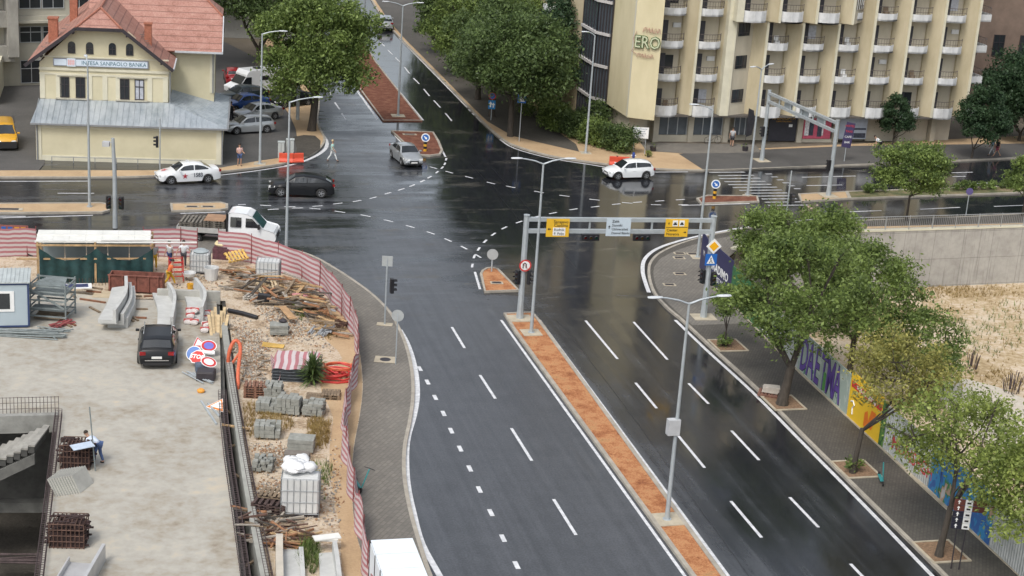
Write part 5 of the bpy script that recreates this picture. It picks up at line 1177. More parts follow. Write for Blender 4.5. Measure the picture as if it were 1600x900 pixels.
# ================================================================== STREET FURNITURE
NRZ = math.atan2(AC.y, AC.x)                         # across the near road
EWR = heading((100, 300), (300, 297))
m_lamphead = mat('lamp_head_grey', (.52, .55, .57), .4, .05)
m_base = mat('pad_concrete', (.42, .37, .28), .85, .15, 2)
def lamp(label, px, rz, double=True, H=10.0, z=.1, arm=1.5, group='tall street lamps', pad=.9):
    T = thing('street_lamp', label, 'street lamp', G(px[0], px[1], z), rz, group)
    mb = MB(); mb.tube([(0, 0, 0), (0, 0, 1.2), (0, 0, H)], [.11, .10, .055], 10); mb.cyl((0, 0, 0), (0, 0, .06), .2, n=10); mb.build('pole', m_galv, T, smooth=60)
    if pad: mb = MB(); mb.bb(-pad / 2, pad / 2, -pad / 2, pad / 2, -.02, .035); mb.build('base_pad', m_base, T)
    for s in ((-1, 1) if double else (1,)):
        mb = MB(); mb.tube([(0, 0, H - .05), (s * .45 * arm / 1.5, 0, H + .13), (s * .95 * arm / 1.5, 0, H + .24), (s * arm * .8, 0, H + .26)], [.05, .045, .04, .035], 6); a = mb.build('arm', m_galv, T, smooth=60)
        mb = MB(); mb.lathe([(0, 0), (.09, .04), (.13, .22), (.13, .5), (.10, .66), (0, .70)], (0, 0, 0), 'Y', 10)
        V = [(s * (arm * .72 + v[1]), v[0], H + .28 + v[2] * .4) for v in mb.v]; m2 = MB(); m2.add(V, mb.f); m2.build('lamp_head', m_lamphead, a, smooth=60)
    return T
lA = lamp('double armed lamp nearest the camera, with a grey box on its pole', (1042, 812), NRZ + .02, arm=1.65, pad=1.25)
mb = MB(); mb.bb(-.42, .12, -.16, .16, 4.05, 4.75); mb.build('control_box', mat('box_grey', (.45, .46, .47), .6, .1), lA)
lamp('double armed lamp in the median just behind the near gantry post', (830, 520), NRZ, arm=1.65, pad=1.1)
lamp('double armed lamp in the red median of the far street', (622, 181), NRZ - .05, arm=1.65, pad=1.2)
lamp('double armed lamp on the median island by the pedestrian crossing', (1168, 305), EWR + rad(30), arm=1.2, pad=.6)
lamp('single armed lamp on the corner paving beside the near gantry', (1090, 402), rad(190), False, H=10.2, arm=1.3, z=ZP)
lamp('single armed lamp at the right corner in front of the hedge', (915, 239), rad(190), False, arm=.7, z=ZP)
lamp('tall single armed lamp on the tan pavement by the bank car park', (406, 256), rad(5), False, arm=1.7, z=ZP, H=10.2)
lamp('single armed lamp rising from behind the striped fence', (447, 398), rad(20), False, arm=2.0, z=ZP, H=10)
lamp('tall lamp standing on the western median strip', (140, 323), rad(110), False, arm=1.2, pad=.0)
lamp('far street lamp beyond the bend at the top of the street', (569, 44), rad(60), False, arm=1.2, pad=.5)
mb = MB(); mb.cyl((0, 0, 0), (0, 0, 6.5), .16, .12); mb.build('utility_pole', m_galv, loc=G(465, 187, ZP), label='thick pale pole rising into the crown of the corner tree', cat='pole')

def signal(parent, x, y, z, horiz=False, face=-1, n=3, rz=0):
    """signal housing with three lamps, facing local -Y"""
    E_ = MB(); w_, h_ = (1.05, .38) if horiz else (.30, .86)
    E_.bb(-w_ / 2, w_ / 2, -.1, .1, -h_ / 2, h_ / 2)
    o = E_.build('traffic_light', m_black, parent, loc=(x, y, z), rz=rz, bevel=.02)
    for k in range(3):
        c = ((k - 1) * .33, 0) if horiz else (0, (1 - k) * .27)
        mb = MB(); mb.disc((c[0], -.105, c[1]), (0, -1, 0), .095, 12); mb.build('lens', mat('lens_' + ('red', 'amber', 'green')[k], [(.13, .01, .01), (.10, .06, .01), (.01, .07, .05)][k], .15, .1), o)
        mb = MB(); mb.tube([(c[0] + .12 * math.cos(a), -.2, c[1] + .12 * math.sin(a)) for a in (0, .8, 1.57, 2.34, 3.14)], .018, 4); mb.add([(c[0] + .12 * math.cos(a), yy, c[1] + .12 * math.sin(a)) for yy in (-.1, -.28) for a in (0, .8, 1.57, 2.34, 3.14)], [(i, i + 1, i + 6, i + 5) for i in range(4)]); mb.build('visor', m_black, o)
    return o
def gantry(name, label, pa, pb, zt=6.3, pw=.36, base=True):
    A, B = G(*pa, .1), G(*pb, .1); rz = math.atan2(B.y - A.y, B.x - A.x); Lg = (B - A).length
    T = thing(name, label, 'gantry', A, rz)
    for x in (0, Lg):
        mb = MB(); mb.tube([(x, 0, 0), (x, 0, 1.1), (x, 0, zt)], [pw * .62, pw * .5, pw * .46], 8); mb.cyl((x, 0, zt), (x, 0, zt + .05), pw * .52)
        for k in range(8): a = k * math.pi / 4; mb.bar((x + math.cos(a) * pw * .5, math.sin(a) * pw * .5, .02), (x + math.cos(a) * pw * .95, math.sin(a) * pw * .95, .02), .05, .04)
        mb.build('post', m_galv, T, smooth=40)
        mb = MB(); mb.bb(x - .7, x + .7, -.6, .6, -.02, .05); mb.build('footing', m_base, T)
    for z in (zt - .22, zt - .92):
        mb = MB(); mb.bar((pw * .3, 0, z), (Lg - pw * .3, 0, z), .24, .22); mb.build('beam', m_galv, T)
    for k in range(1, 6):
        mb = MB(); mb.bar((Lg * k / 6, 0, zt - .33), (Lg * k / 6, 0, zt - .81), .1, .1); mb.build('strut', m_galv, T)
    return T, Lg, rz
gt, Lg, grz = gantry('sign_gantry', 'near grey gantry over the right carriageway with yellow and white direction signs', (812, 498), (1099, 496))
ZT_ = 6.3
def board(f0, f1, z0, z1, m, parent=gt, L_=Lg):
    mb = MB(); mb.bb(L_ * f0, L_ * f1, -.20, -.16, z0, z1); return mb.build('sign_board', m, parent)
b1 = board(.102, .222, ZT_ - 1.22, ZT_ - .14, m_yellow); b2 = board(.418, .548, ZT_ - 1.16, ZT_ - .08, mat('pale_blue_board', (.50, .58, .64), .45, .04)); b3 = board(.735, .858, ZT_ - 1.18, ZT_ - .1, m_yellow)
fx = lambda f: Lg * f
text('lettering', 'Sarajevo', m_txt, b1, (fx(.177), -.21, ZT_ - .32), FRONT, .26); text('lettering', 'Capljina', m_txt, b1, (fx(.177), -.21, ZT_ - .53), FRONT, .26)
mb = MB(); mb.bb(fx(.137), fx(.202), -.215, -.205, ZT_ - 1.14, ZT_ - .66); w1_ = mb.build('white_patch', m_white, b1)
text('lettering', 'Rudnik', m_txt, w1_, (fx(.169), -.225, ZT_ - .79), FRONT, .22); text('lettering', 'P. Polje', m_txt, w1_, (fx(.169), -.225, ZT_ - 1.02), FRONT, .2)
def arrow(parent, x, z, dr_, s=.16, y=-.21, m=None, nm='arrow'):
    pts = [(-.1, -.35), (.1, -.35), (.1, .05), (.28, .05), (0, .45), (-.28, .05), (-.1, .05)]; a = rad(dr_); mb = MB()
    mb.extrude_plane([((px * math.cos(a) - py * math.sin(a)) * s * 1.6, (px * math.sin(a) + py * math.cos(a)) * s * 1.6) for px, py in pts], (x, y, z), (1, 0, 0), (0, 0, 1), (0, -.006, 0)); return mb.build(nm, m or m_txt, parent)
arrow(b1, fx(.118), ZT_ - .75, 90); arrow(b2, fx(.433), ZT_ - .62, 0)
for k, s in enumerate(('Zalik', 'Stovski', 'Univerzitet', 'Dzemal Bijedic')): text('lettering', s, m_txt, b2, (fx(.447), -.21, ZT_ - .27 - k * .235), FRONT, .22 if k < 3 else .185, align='LEFT')
mb = MB(); mb.bb(fx(.738), fx(.855), -.208, -.203, ZT_ - .62, ZT_ - .59); mb.build('divider', m_txt, b3)
for f in (.772, .808): mb = MB(); mb.bb(fx(f), fx(f + .028), -.215, -.205, ZT_ - .54, ZT_ - .18); o_ = mb.build('white_patch', m_white, b3); mb = MB(); mb.bb(fx(f + .004), fx(f + .024), -.222, -.216, ZT_ - .46, ZT_ - .38); mb.bb(fx(f + .008), fx(f + .02), -.222, -.216, ZT_ - .379, ZT_ - .3); mb.build('pictogram', m_txt, o_)
arrow(b3, fx(.752), ZT_ - .38, 0, .12); arrow(b3, fx(.842), ZT_ - .9, -90, .13)
text('lettering', 'Centar', m_txt, b3, (fx(.742), -.21, ZT_ - .78), FRONT, .24, align='LEFT'); text('lettering', 'Neretva', m_txt, b3, (fx(.742), -.21, ZT_ - 1.02), FRONT, .24, align='LEFT')
for f in (.338, .612): signal(gt, fx(f), -.18, ZT_ - 1.24, True)
for x in (-.32, .36): signal(gt, x, -.1, 2.6, rz=rad(90) * (1 if x > 0 else -1) * .7)
signal(gt, Lg - .32, 0, 2.6, rz=-1.2); signal(gt, Lg + .32, -.15, 2.5)
def ring_sign(parent, x, y, z, r, m_in, m_out=None, nm='round_sign'):
    mb = MB(); mb.disc((x, y, z), (0, -1, 0), r, 20, 0, .02); o = mb.build(nm, m_out or m_in, parent)
    if m_out: mb = MB(); mb.disc((x, y - .026, z), (0, -1, 0), r * .76, 20); mb.build('face', m_in, o)
    return o
ns = ring_sign(gt, .05, -.24, 3.35, .36, m_white, m_red)
mb = MB(); mb.tube([(-.08, -.28, 3.2), (-.08, -.28, 3.44), (.0, -.28, 3.52), (.1, -.28, 3.44), (.1, -.28, 3.2)], .028, 4); mb.build('u_turn_symbol', m_txt, ns); mb = MB(); mb.bar((-.17, -.285, 3.56), (.27, -.285, 3.12), .01, .06, up=(0, 1, 0)); mb.build('slash', m_red, ns)
mb = MB(); mb.extrude_plane([(0, -.48), (.48, 0), (0, .48), (-.48, 0)], (Lg + .1, -.24, 4.55), (1, 0, 0), (0, 0, 1), (0, -.02, 0)); dm = mb.build('diamond_sign', m_white, gt)
mb = MB(); mb.extrude_plane([(0, -.30), (.30, 0), (0, .30), (-.30, 0)], (Lg + .1, -.262, 4.55), (1, 0, 0), (0, 0, 1), (0, -.01, 0)); mb.build('face', mat('amber_face', (.85, .42, .01), .4, .02), dm)
def crossing_sign(parent, x, y, z, s=.62):
    mb = MB(); mb.bb(x - s / 2, x + s / 2, y - .02, y, z - s / 2, z + s / 2); o = mb.build('crossing_sign', m_blue, parent)
    mb = MB(); mb.extrude_plane([(-.36 * s, -.34 * s), (.36 * s, -.34 * s), (0, .40 * s)], (x, y - .024, z), (1, 0, 0), (0, 0, 1), (0, -.006, 0)); tr = mb.build('triangle', m_white, o)
    mb = MB(); mb.tube([(x - .03, y - .04, z + .02 * s), (x, y - .04, z + .18 * s)], .03 * s, 4); mb.tube([(x - .13 * s, y - .04, z - .28 * s), (x, y - .04, z + .0), (x + .13 * s, y - .04, z - .28 * s)], .028 * s, 4); mb.build('walking_figure', m_txt, tr)
crossing_sign(gt, Lg + .0, -.24, 3.72, .72)
g2, L2, g2z = gantry('sign_gantry', 'far grey gantry across the eastern road in front of the hotel', (1190, 251), (1294, 306), 6.1, .34)
for f0, f1 in ((.22, .34), (.45, .58), (.7, .82)): mb = MB(); mb.bb(L2 * f0, L2 * f1, .14, .18, 5.0, 5.95); mb.build('sign_board', mat('sign_back_grey', (.30, .33, .34), .5, .08), g2)
signal(g2, .2, -.3, 2.6, rz=-1.0); signal(g2, -.3, .2, 2.5, rz=1.6); signal(g2, L2 + .0, -.3, 2.5, rz=-1.5)

# signal mast on the west side
T = thing('signal_mast', 'thick grey mast with camera box and two traffic lights behind the green canopy', 'mast', G(180, 356, .05), rad(5))
mb = MB(); mb.tube([(0, 0, 0), (0, 0, 3.6), (-.1, 0, 6.1)], [.17, .14, .11], 10); mb.build('post', m_galv, T, smooth=60)
mb = MB(); mb.bb(-.75, -.3, -.25, .2, 5.55, 5.85); mb.bar((-.5, 0, 5.7), (0, 0, 5.9), .06, .06); mb.build('camera_box', mat('box_grey', (.45, .46, .47), .6, .1), T)
signal(T, -.42, -.05, 1.75, rz=.5); signal(T, .42, -.05, 1.75, rz=-.3)
# smaller poles and signs
def pole(name, label, cat, px, h, z=ZP, r=.035, rz=0, pad=None, group=None):
    T = thing(name, label, cat, G(px[0], px[1], z), rz, group); mb = MB(); mb.cyl((0, 0, 0), (0, 0, h), r, n=8); mb.build('post', m_galv, T)
    if pad: mb = MB(); mb.bb(-pad[0] / 2, pad[0] / 2, -pad[1] / 2, pad[1] / 2, -.02, .03); mb.build('footing', m_base, T)
    return T
m_back = mat('sign_back', (.36, .38, .38), .5, .08)
T = pole('signal_pole', 'slim signal pole on the left pavement with a square plate on top', 'signal pole', (601, 507), 3.95, r=.05, pad=(.9, .5))
mb = MB(); mb.bb(-.30, .30, -.03, 0, 3.5, 4.1); mb.build('square_sign', m_back, T); signal(T, .32, 0, 2.35, rz=1.9)
T = pole('road_sign', 'round sign seen from behind on the left pavement beside a manhole slab', 'road sign', (618, 569), 2.9); ring_sign(T, 0, .0, 2.75, .33, m_back)
T = pole('road_sign', 'round sign seen from behind on the small pointed island', 'road sign', (768, 424), 1.3, .1, .05); ring_sign(T, 0, -.04, 1.15, .36, m_back)
def keep(label, px, m_z=.1, ang=-135):
    T = thing('keep_right_sign', label, 'road sign', G(px[0], px[1], m_z)); mb = MB()
    for k in range(4): mb.cyl((0, 0, .2 * k), (0, 0, .2 * k + .2), .14, n=10, m=k % 2)
    mb.build('striped_post', [mat('amber_band', (.65, .35, .03), .5, .05), m_black], T)
    o = ring_sign(T, 0, -.05, 1.15, .36, m_blue, m_white); arrow(o, 0, 1.15, ang, .28, -.085, m_white); return T
keep('blue arrow sign on a yellow and black post in the small red island', (664, 236)); keep('blue arrow sign on a striped post by the pedestrian crossing', (1116, 310))
T = pole('road_sign', 'red and blue round sign above a blue lane panel by the right kerb', 'road sign', (767, 188), 2.4); o = ring_sign(T, 0, -.03, 2.25, .34, m_blue, m_red); mb = MB(); mb.bar((-.2, -.06, 2.05), (.2, -.06, 2.45), .01, .06, up=(0, 1, 0)); mb.build('slash', m_red, o)
mb = MB(); mb.bb(-.32, .32, -.04, -.01, 1.05, 1.85); o = mb.build('lane_panel', mat('bright_blue', (.01, .22, .55), .4, .05), T); arrow(o, -.12, 1.45, 0, .42, -.045, m_white); arrow(o, .14, 1.4, 0, .36, -.045, m_white)
T = pole('road_sign', 'blue pedestrian crossing sign on a white pole in front of the hedge', 'road sign', (811, 221), 4.0); crossing_sign(T, 0, -.04, 3.75, .72)
T = thing('sign_board', 'pale notice board on two posts in front of the hedge', 'sign board', G(998, 240, ZP), HRZ * .3)
mb = MB()
for x in (-.5, .5): mb.cyl((x, 0, 0), (x, 0, 2.2), .03, n=6)
mb.build('post', m_galv, T); mb = MB(); mb.bb(-.68, .68, -.05, -.02, 1.35, 2.3); o = mb.build('panel', m_white, T)
for k, s in enumerate(('REKONSTRUKCIJA', 'RASKRSNICE', 'GRAD MOSTAR', 'INVESTITOR')): text('lettering', s, mat('blue_lettering', (.05, .10, .22), .5, 0), o, (0, -.055, 2.15 - k * .2), FRONT, .13)
T = pole('signal_pole', 'thin pole with small pedestrian light on the south side of the crossing', 'signal pole', (1227, 349), 4.0, r=.05); signal(T, .2, 0, 1.9, rz=1.2)
T = pole('signal_pole', 'slim signal pole against the yellow bank wall', 'signal pole', (250, 264), 3.9, r=.05); signal(T, -.22, 0, 2.1, rz=-1.3)
T = pole('road_sign', 'small round sign on the pavement beside the railing above the lot', 'road sign', (1509, 337), 2.1); ring_sign(T, 0, -.03, 1.95, .28, mat('violet_sign', (.10, .08, .22), .5, .1))
T = pole('hotel_banner_sign', 'tilted dark banner sign with red and white print in front of the hotel', 'banner sign', (1319, 252), 2.2)
mb = MB(); mb.extrude_plane([(-.45, 1.3), (.35, 1.2), (.55, 3.4), (-.2, 3.5)], (0, -.05, 0), (1, 0, 0), (0, 0, 1), (0, -.06, 0)); o = mb.build('panel', mat('navy_panel', (.05, .04, .10), .4, .1), T)
for k, (s, m_) in enumerate((('HOTEL', m_red), ('TAXI', m_red), ('CAFE', m_white), ('BAR', m_white))): text('lettering', s, m_, o, (.1 - k * .03, -.12, 3.15 - k * .48), FRONT, .27)
# brown direction sign lower right
T = thing('direction_sign', 'brown and black direction sign on two thin posts at lower right', 'direction sign', G(1492, 889, ZP), rad(-4))
for x in (-.16, .16): mb = MB(); mb.cyl((x, 0, 0), (x * 1.3, 0, 2.95), .03, n=6); mb.build('post', m_dark, T)
m_brn = mat('sign_brown', (.13, .04, .03), .5, .08); m_blk2 = mat('sign_black', (.015, .015, .03), .5, .1)
for k in range(5):
    z = 2.95 - k * .27; mb = MB(); mb.bb(-.46, -.02, -.05, -.02, z, z + .25); mb.bb(.30, (1.6 if k == 0 else .9), -.05, -.02, z, z + .25) if k < 2 else None
    o = mb.build('direction_panel', m_brn if k < 2 else m_blk2, T); arrow(o, -.27, z + .13, 0, .15, -.055, m_white)
    mb = MB(); mb.bb(-.01, .29, -.05, -.02, z, z + .25); o2 = mb.build('pictogram_panel', m_white, T); mb = MB(); mb.bb(.06, .22, -.058, -.052, z + .07, z + .15); mb.build('pictogram', m_txt, o2)
text('lettering', 'Muzej', m_white, T, (1.05, -.055, 3.07), FRONT, .16)
# cabinets, barriers, hydrant
def box_thing(name, label, cat, px, d, m, rz=0, z=ZP, lid=.06, group=None):
    T = thing(name, label, cat, G(px[0], px[1], z), rz, group); mb = MB(); mb.bb(-d[0] / 2, d[0] / 2, -d[1] / 2, d[1] / 2, 0, d[2]); mb.build('body', m, T, bevel=.02)
    mb = MB(); mb.bb(-d[0] / 2 - lid / 2, d[0] / 2 + lid / 2, -d[1] / 2 - lid / 2, d[1] / 2 + lid / 2, d[2] + .002, d[2] + lid); mb.build('lid', m, T)
    mb = MB(); mb.bb(-.01, .01, -d[1] / 2 - .008, -d[1] / 2 + .01, .1, d[2] - .05); mb.build('door_gap', m_dark, T); return T
m_cab = mat('cabinet_grey', (.45, .49, .48), .6, .08)
box_thing('utility_cabinet', 'left grey utility cabinet behind the red barriers', 'utility cabinet', (439, 246), (.5, .4, 1.25), m_cab, rad(8)); box_thing('utility_cabinet', 'right taller grey utility cabinet behind the red barriers', 'utility cabinet', (453, 243), (.6, .45, 1.3), m_cab, rad(8))
m_obar = mat('orange_plastic', (.60, .075, .035), .45, .1)
def barrier(label, px, rz, m=m_obar, s=1):
    prof = [(-.25, 0), (.25, 0), (.25, .12), (.10, .30), (.08, .72), (-.08, .72), (-.10, .30), (-.25, .12)]
    T = thing('road_barrier', label, 'road barrier', G(px[0], px[1], ZP), rz, 'red plastic barriers'); mb = MB(); mb.extrude_plane(prof, (-.55 * s, 0, 0), (0, 1, 0), (0, 0, 1), (1.1 * s, 0, 0)); mb.build('body', m, T, bevel=.03)
    mb = MB(); mb.cyl((-.2, 0, .7), (-.2, 0, .78), .07); mb.build('filler_cap', m_dark, T); return T
barrier('left red plastic barrier by the grey cabinets', (447, 253), rad(6)); barrier('right red plastic barrier by the grey cabinets', (463, 253), rad(20)); barrier('red orange plastic barrier behind the white hatchback', (967, 258), rad(5), s=1.5)
T = thing('fire_hydrant', 'small blue hydrant on the sand behind the white hatchback', 'hydrant', G(989, 254, ZP)); mb = MB(); mb.lathe([(.12, 0), (.12, .05), (.08, .08), (.08, .4), (0, .4)], (0, 0, 0), n=10); mb.build('base', m_red, T)
mb = MB(); mb.lathe([(.10, .4), (.13, .5), (.12, .75), (.07, .88), (0, .9)], (0, 0, 0), n=10); mb.build('head', mat('hydrant_blue', (.03, .06, .25), .5, .1), T); mb = MB(); mb.cyl((-.2, 0, .6), (.2, 0, .6), .05); mb.build('outlet', m_white, T)
# covers in the paving
def cover(label, px, d, rz, z=ZP + .012, round_=False):
    T = thing('manhole_cover' if round_ else 'drain_grate', label, 'manhole cover' if round_ else 'drain grate', G(px[0], px[1], z), rz, None if round_ else 'iron covers in the corner paving')
    mb = MB(); mb.bb(-d[0] / 2, d[0] / 2, -d[1] / 2, d[1] / 2, 0, .02); mb.build('frame', m_base, T)
    mb = MB()
    if round_: mb.lathe([(0, .03), (.26, .03), (.3, .021)], (0, 0, 0), n=20)
    else: mb.bb(-d[0] * .36, d[0] * .36, -d[1] * .34, d[1] * .34, .0, .028)
    mb.build('cover', m_dark, T)
cover('round manhole cover in a pale slab on the left pavement', (602, 562), (1.15, .95), 0, round_=True)
for lab, px in (('iron cover on the corner paving nearest the lamp base, left one', (1062, 396)), ('iron cover on the corner paving beside the lamp base', (1082, 397)), ('iron cover just below the pair by the lamp base', (1061, 403)), ('iron cover midway on the corner paving', (1062, 428)), ('iron cover on the corner paving nearest the road', (1046, 445)), ('iron cover on the small pointed median island', (776, 442))):
    cover(lab, px, (.8, .5), rad(10), z=(.11 if px[0] < 800 else ZP + .012))
for k, (px, d) in enumerate((((640, 210), (1.2, .5)), ((300, 323), (1.0, .5)), ((325, 323), (1.0, .5)), ((12, 327), (2, .6)))): cover(['iron cover in the small red island', 'left iron cover in the short western island', 'right iron cover in the short western island', 'iron cover in the long western median'][k], px, d, rad(12), z=.11)
# planting pits
def pit_frame(px, s=(1.3, 1.5)):
    mb = MB(); c0 = G(px[0], px[1], 0); R_ = Matrix.Rotation(NRZ, 3, 'Z')
    q_ = [c0 + R_ @ Vector((x * s[0], y * s[1], 0)) for x, y in ((-.5, -.5), (.5, -.5), (.5, .5), (-.5, .5))]
    mb.prism(q_, ZP - .02, ZP + .02); mb.build('planting_soil', mat('pit_mulch', (.22, .14, .085), .95, .4, 8, coord='Position'), kind='structure')
    mb = MB(); mb.ribbon(q_, -.07, .07, ZP - .02, ZP + .05, closed=True); mb.build('pit_kerb', m_base, kind='structure')
for px in ((1137, 543), (1224, 633), (1337, 737), (1470, 866)): pit_frame(px, (1.7, 1.9))
# bench slab by the big tree
T = thing('slab_pallet', 'pale stone slabs on a reddish pallet beside the largest tree', 'slab pallet', G(1203, 617, ZP), rad(-15)); mb = MB()
for k in range(4): mb.box((.05 * (k % 2), .02 * k, .22 + k * .075), (.85, .5, .07), .06 * k)
mb.build('slabs', mat('pale_slabs', (.46, .42, .37), .8, .15, 4), T); mb = MB()
for y in (-.4, 0, .4): mb.bb(-.62, .62, y - .05, y + .05, 0, .1)
for j in range(7): mb.bb(-.62 + j * .18, -.5 + j * .18, -.5, .5, .101, .13)
mb.build('pallet', mat('red_pallet_wood', (.22, .11, .08), .8, .3, 4), T)
# scooters
m_teal = mat('teal_paint', (.03, .25, .26), .4, .08)
def scooter(label, px, rz, tilt=0):
    T = thing('electric_scooter', label, 'scooter', G(px[0], px[1], ZP + .01), rz, 'shared teal scooters'); T.rotation_euler = (tilt, 0, rz)
    mb = MB(); mb.bar((-.45, 0, .16), (.35, 0, .16), .16, .05); mb.build('deck', m_teal, T, bevel=.01); mb = MB(); mb.tube([(.35, 0, .16), (.5, 0, .22), (.42, 0, .75), (.36, 0, 1.12)], .03, 6); mb.build('stem', m_teal, T)
    mb = MB(); mb.tube([(.36, -.26, 1.14), (.34, 0, 1.15), (.36, .26, 1.14)], .018, 5); mb.build('handlebar', m_dark, T)
    for x in (-.5, .54): mb = MB(); mb.lathe([(.03, -.03), (.10, -.035), (.12, 0), (.10, .035), (.03, .03)], (x, 0, .12), 'Y', 14); mb.build('wheel', m_tyre, T)
    mb = MB(); mb.bb(-.62, -.4, -.05, .05, .24, .27); mb.build('mudguard', m_dark, T)
scooter('teal scooter standing on the dark paving between two trees', (1376, 752), heading((1370, 735), (1380, 758)) , rad(4)); scooter('teal scooter leaning on the striped fence on the left pavement', (557, 762), heading((550, 748), (562, 768)), rad(-24))
# bicycle at the hotel
T = thing('bicycle', 'dark bicycle leaning against the hotel wall', 'bicycle', G(1113, 225, ZP), HRZ + .1)
for x in (-.52, .52):
    mb = MB(); mb.tube([(x + .33 * math.cos(a * .4488), 0, .34 + .33 * math.sin(a * .4488)) for a in range(15)], .018, 5); w_ = mb.build('wheel', m_tyre, T); mb = MB()
    for k in range(6): mb.cyl((x, 0, .34), (x + .32 * math.cos(k * 1.047), 0, .34 + .32 * math.sin(k * 1.047)), .005, n=4)
    mb.build('spokes', m_chrome, w_)
mb = MB()
for a, b_ in (((-.52, 0, .34), (-.1, 0, .32)), ((-.52, 0, .34), (-.2, 0, .82)), ((-.2, 0, .85), (-.1, 0, .32)), ((-.18, 0, .75), (.35, 0, .78)), ((-.1, 0, .32), (.36, 0, .74)), ((.36, 0, .95), (.52, 0, .34))): mb.cyl(a, b_, .018, n=5)
mb.build('frame', m_dark, T); mb = MB(); mb.bar((-.32, 0, .9), (-.08, 0, .92), .14, .05); mb.build('saddle', m_black, T); mb = MB(); mb.tube([(.36, -.28, 1.0), (.36, 0, .98), (.36, .28, 1.0)], .015, 5); mb.build('handlebar', m_dark, T)
# shrub pots on the forecourt
for k, px in enumerate(((1164, 236), (1020, 236))):
    T = thing('planter', ['small dark planter with a grass tuft near the gantry foot', 'low planter with twigs in front of the hotel corner'][k], 'planter', G(px[0], px[1], ZP)); mb = MB(); mb.lathe([(0, 0), (.22, 0), (.28, .4), (.24, .4), (.2, .3), (0, .3)], (0, 0, 0), n=12); mb.build('pot', m_dark, T); leaves('plant', [((0, 0, .55), (.3, .3, .3))], 260, .1, lf_mid, 95 + k, T)

# ------------------------------------------------------------------ retaining wall and railing
m_rwall = bpy.data.materials.new('stained_concrete'); m_rwall.use_nodes = True; t, l = nodes_of(m_rwall); b = bsdf(m_rwall); p = N('ShaderNodeNewGeometry', t).outputs['Position']
n1 = noise_out(t, p, 1.0, 6, (1, 1, 1), .7); n2 = noise_out(t, p, 1.0, 4, (2.6, 2.6, .12), .7)
c = ramp(t, n1, [(.35, (.34, .325, .30)), (.6, (.44, .425, .39))]); c = mixc(t, mrange(t, n2, .52, .70, 0, .6), c, (.17, .16, .145))
bt = N('ShaderNodeTexBrick', t); mp = N('ShaderNodeMapping', t); mp.inputs['Rotation'].default_value = (rad(90), 0, 0); l(p, mp.inputs[0]); l(mp.outputs[0], bt.inputs['Vector']); bt.offset = 0
bt.inputs['Scale'].default_value = 1; bt.inputs['Brick Width'].default_value = 2.4; bt.inputs['Row Height'].default_value = 2.1; bt.inputs['Mortar Size'].default_value = .02; bt.inputs['Color1'].default_value = (1, 1, 1, 1); bt.inputs['Color2'].default_value = (.93, .93, .93, 1); bt.inputs['Mortar'].default_value = (.62, .62, .62, 1)
l(mixc(t, 1.0, c, bt.outputs[0], 'MULTIPLY'), b.inputs['Base Color']); b.inputs['Roughness'].default_value = .9
rw = thing('retaining_wall', 'tall stained concrete retaining wall round the sunken dry lot', 'retaining wall', (0, 0, 0)); mb = MB(); mb.ribbon(rail, -.02, .38, -4.4, ZP + .05); mb.build('wall', m_rwall, rw)
mb = MB(); mb.ribbon(rail, -.06, .44, ZP + .052, ZP + .16); mb.build('coping', m_cream2, rw)
rl = thing('pedestrian_railing', 'long light metal railing along the top of the concrete wall', 'railing', (0, 0, 0)); rp = resample(rail[1:], 2.0); zr0 = ZP + .16
mb = MB(); mb.tube([p + Vector((0, 0, zr0 + 1.0 - p.z)) for p in rp], .03, 6); mb.tube([p + Vector((0, 0, zr0 + .12 - p.z)) for p in rp], .02, 5); m_rl = mat('railing_grey', (.30, .31, .31), .5, .1); mb.build('rail', m_rl, rl)
mb = MB()
for p in resample(rail[1:], .16)[:420]: mb.cyl((p.x, p.y, zr0 + .12), (p.x, p.y, zr0 + 1.0), .011, n=4)
mb.build('bars', m_rl, rl)
for p in rp[:26]: mb = MB(); mb.cyl((p.x, p.y, zr0), (p.x, p.y, zr0 + 1.06), .035, n=6); mb.build('post', m_rl, rl)
# ------------------------------------------------------------------ painted hoarding
hd_ = thing('hoarding', 'long painted metal hoarding between the dark pavement and the sunken lot', 'hoarding', (0, 0, 0)); HH = 2.3
m_corr = bpy.data.materials.new('white_corrugated'); m_corr.use_nodes = True; t, l = nodes_of(m_corr); b = bsdf(m_corr); p = N('ShaderNodeTexCoord', t).outputs['Object']
wv = N('ShaderNodeTexWave', t, wave_type='BANDS', bands_direction='X'); wv.inputs['Scale'].default_value = 1.6; wv.inputs['Distortion'].default_value = 0; l(p, wv.inputs['Vector']); n1 = noise_out(t, p, 1.5, 5)
l(ramp(t, n1, [(.35, (.42, .44, .43)), (.6, (.58, .60, .58))]), b.inputs['Base Color']); bp = N('ShaderNodeBump', t); bp.inputs['Distance'].default_value = .05; bp.inputs['Strength'].default_value = 1; l(wv.outputs[0], bp.inputs['Height']); l(bp.outputs[0], b.inputs['Normal']); b.inputs['Roughness'].default_value = .5
def multi(name, stops, scale):
    m = bpy.data.materials.new(name); m.use_nodes = True; t, l = nodes_of(m); b = bsdf(m); p = N('ShaderNodeTexCoord', t).outputs['Object']
    c = N('ShaderNodeValToRGB', t); c.color_ramp.interpolation = 'CONSTANT'; e = c.color_ramp.elements
    while len(e) < len(stops): e.new(.5)
    for k, (q_, cc) in enumerate(stops): e[k].position = q_; e[k].color = (*cc, 1)
    l(noise_out(t, p, scale, 3, (1, 1, .6)), c.inputs[0]); l(c.outputs[0], b.inputs['Base Color']); b.inputs['Roughness'].default_value = .5; return m
m_mural = multi('blue_mural', [(0, (.04, .12, .34)), (.46, (.04, .22, .45)), (.56, (.06, .20, .07)), (.60, (.45, .30, .22)), (.66, (.5, .5, .5))], 1.1)
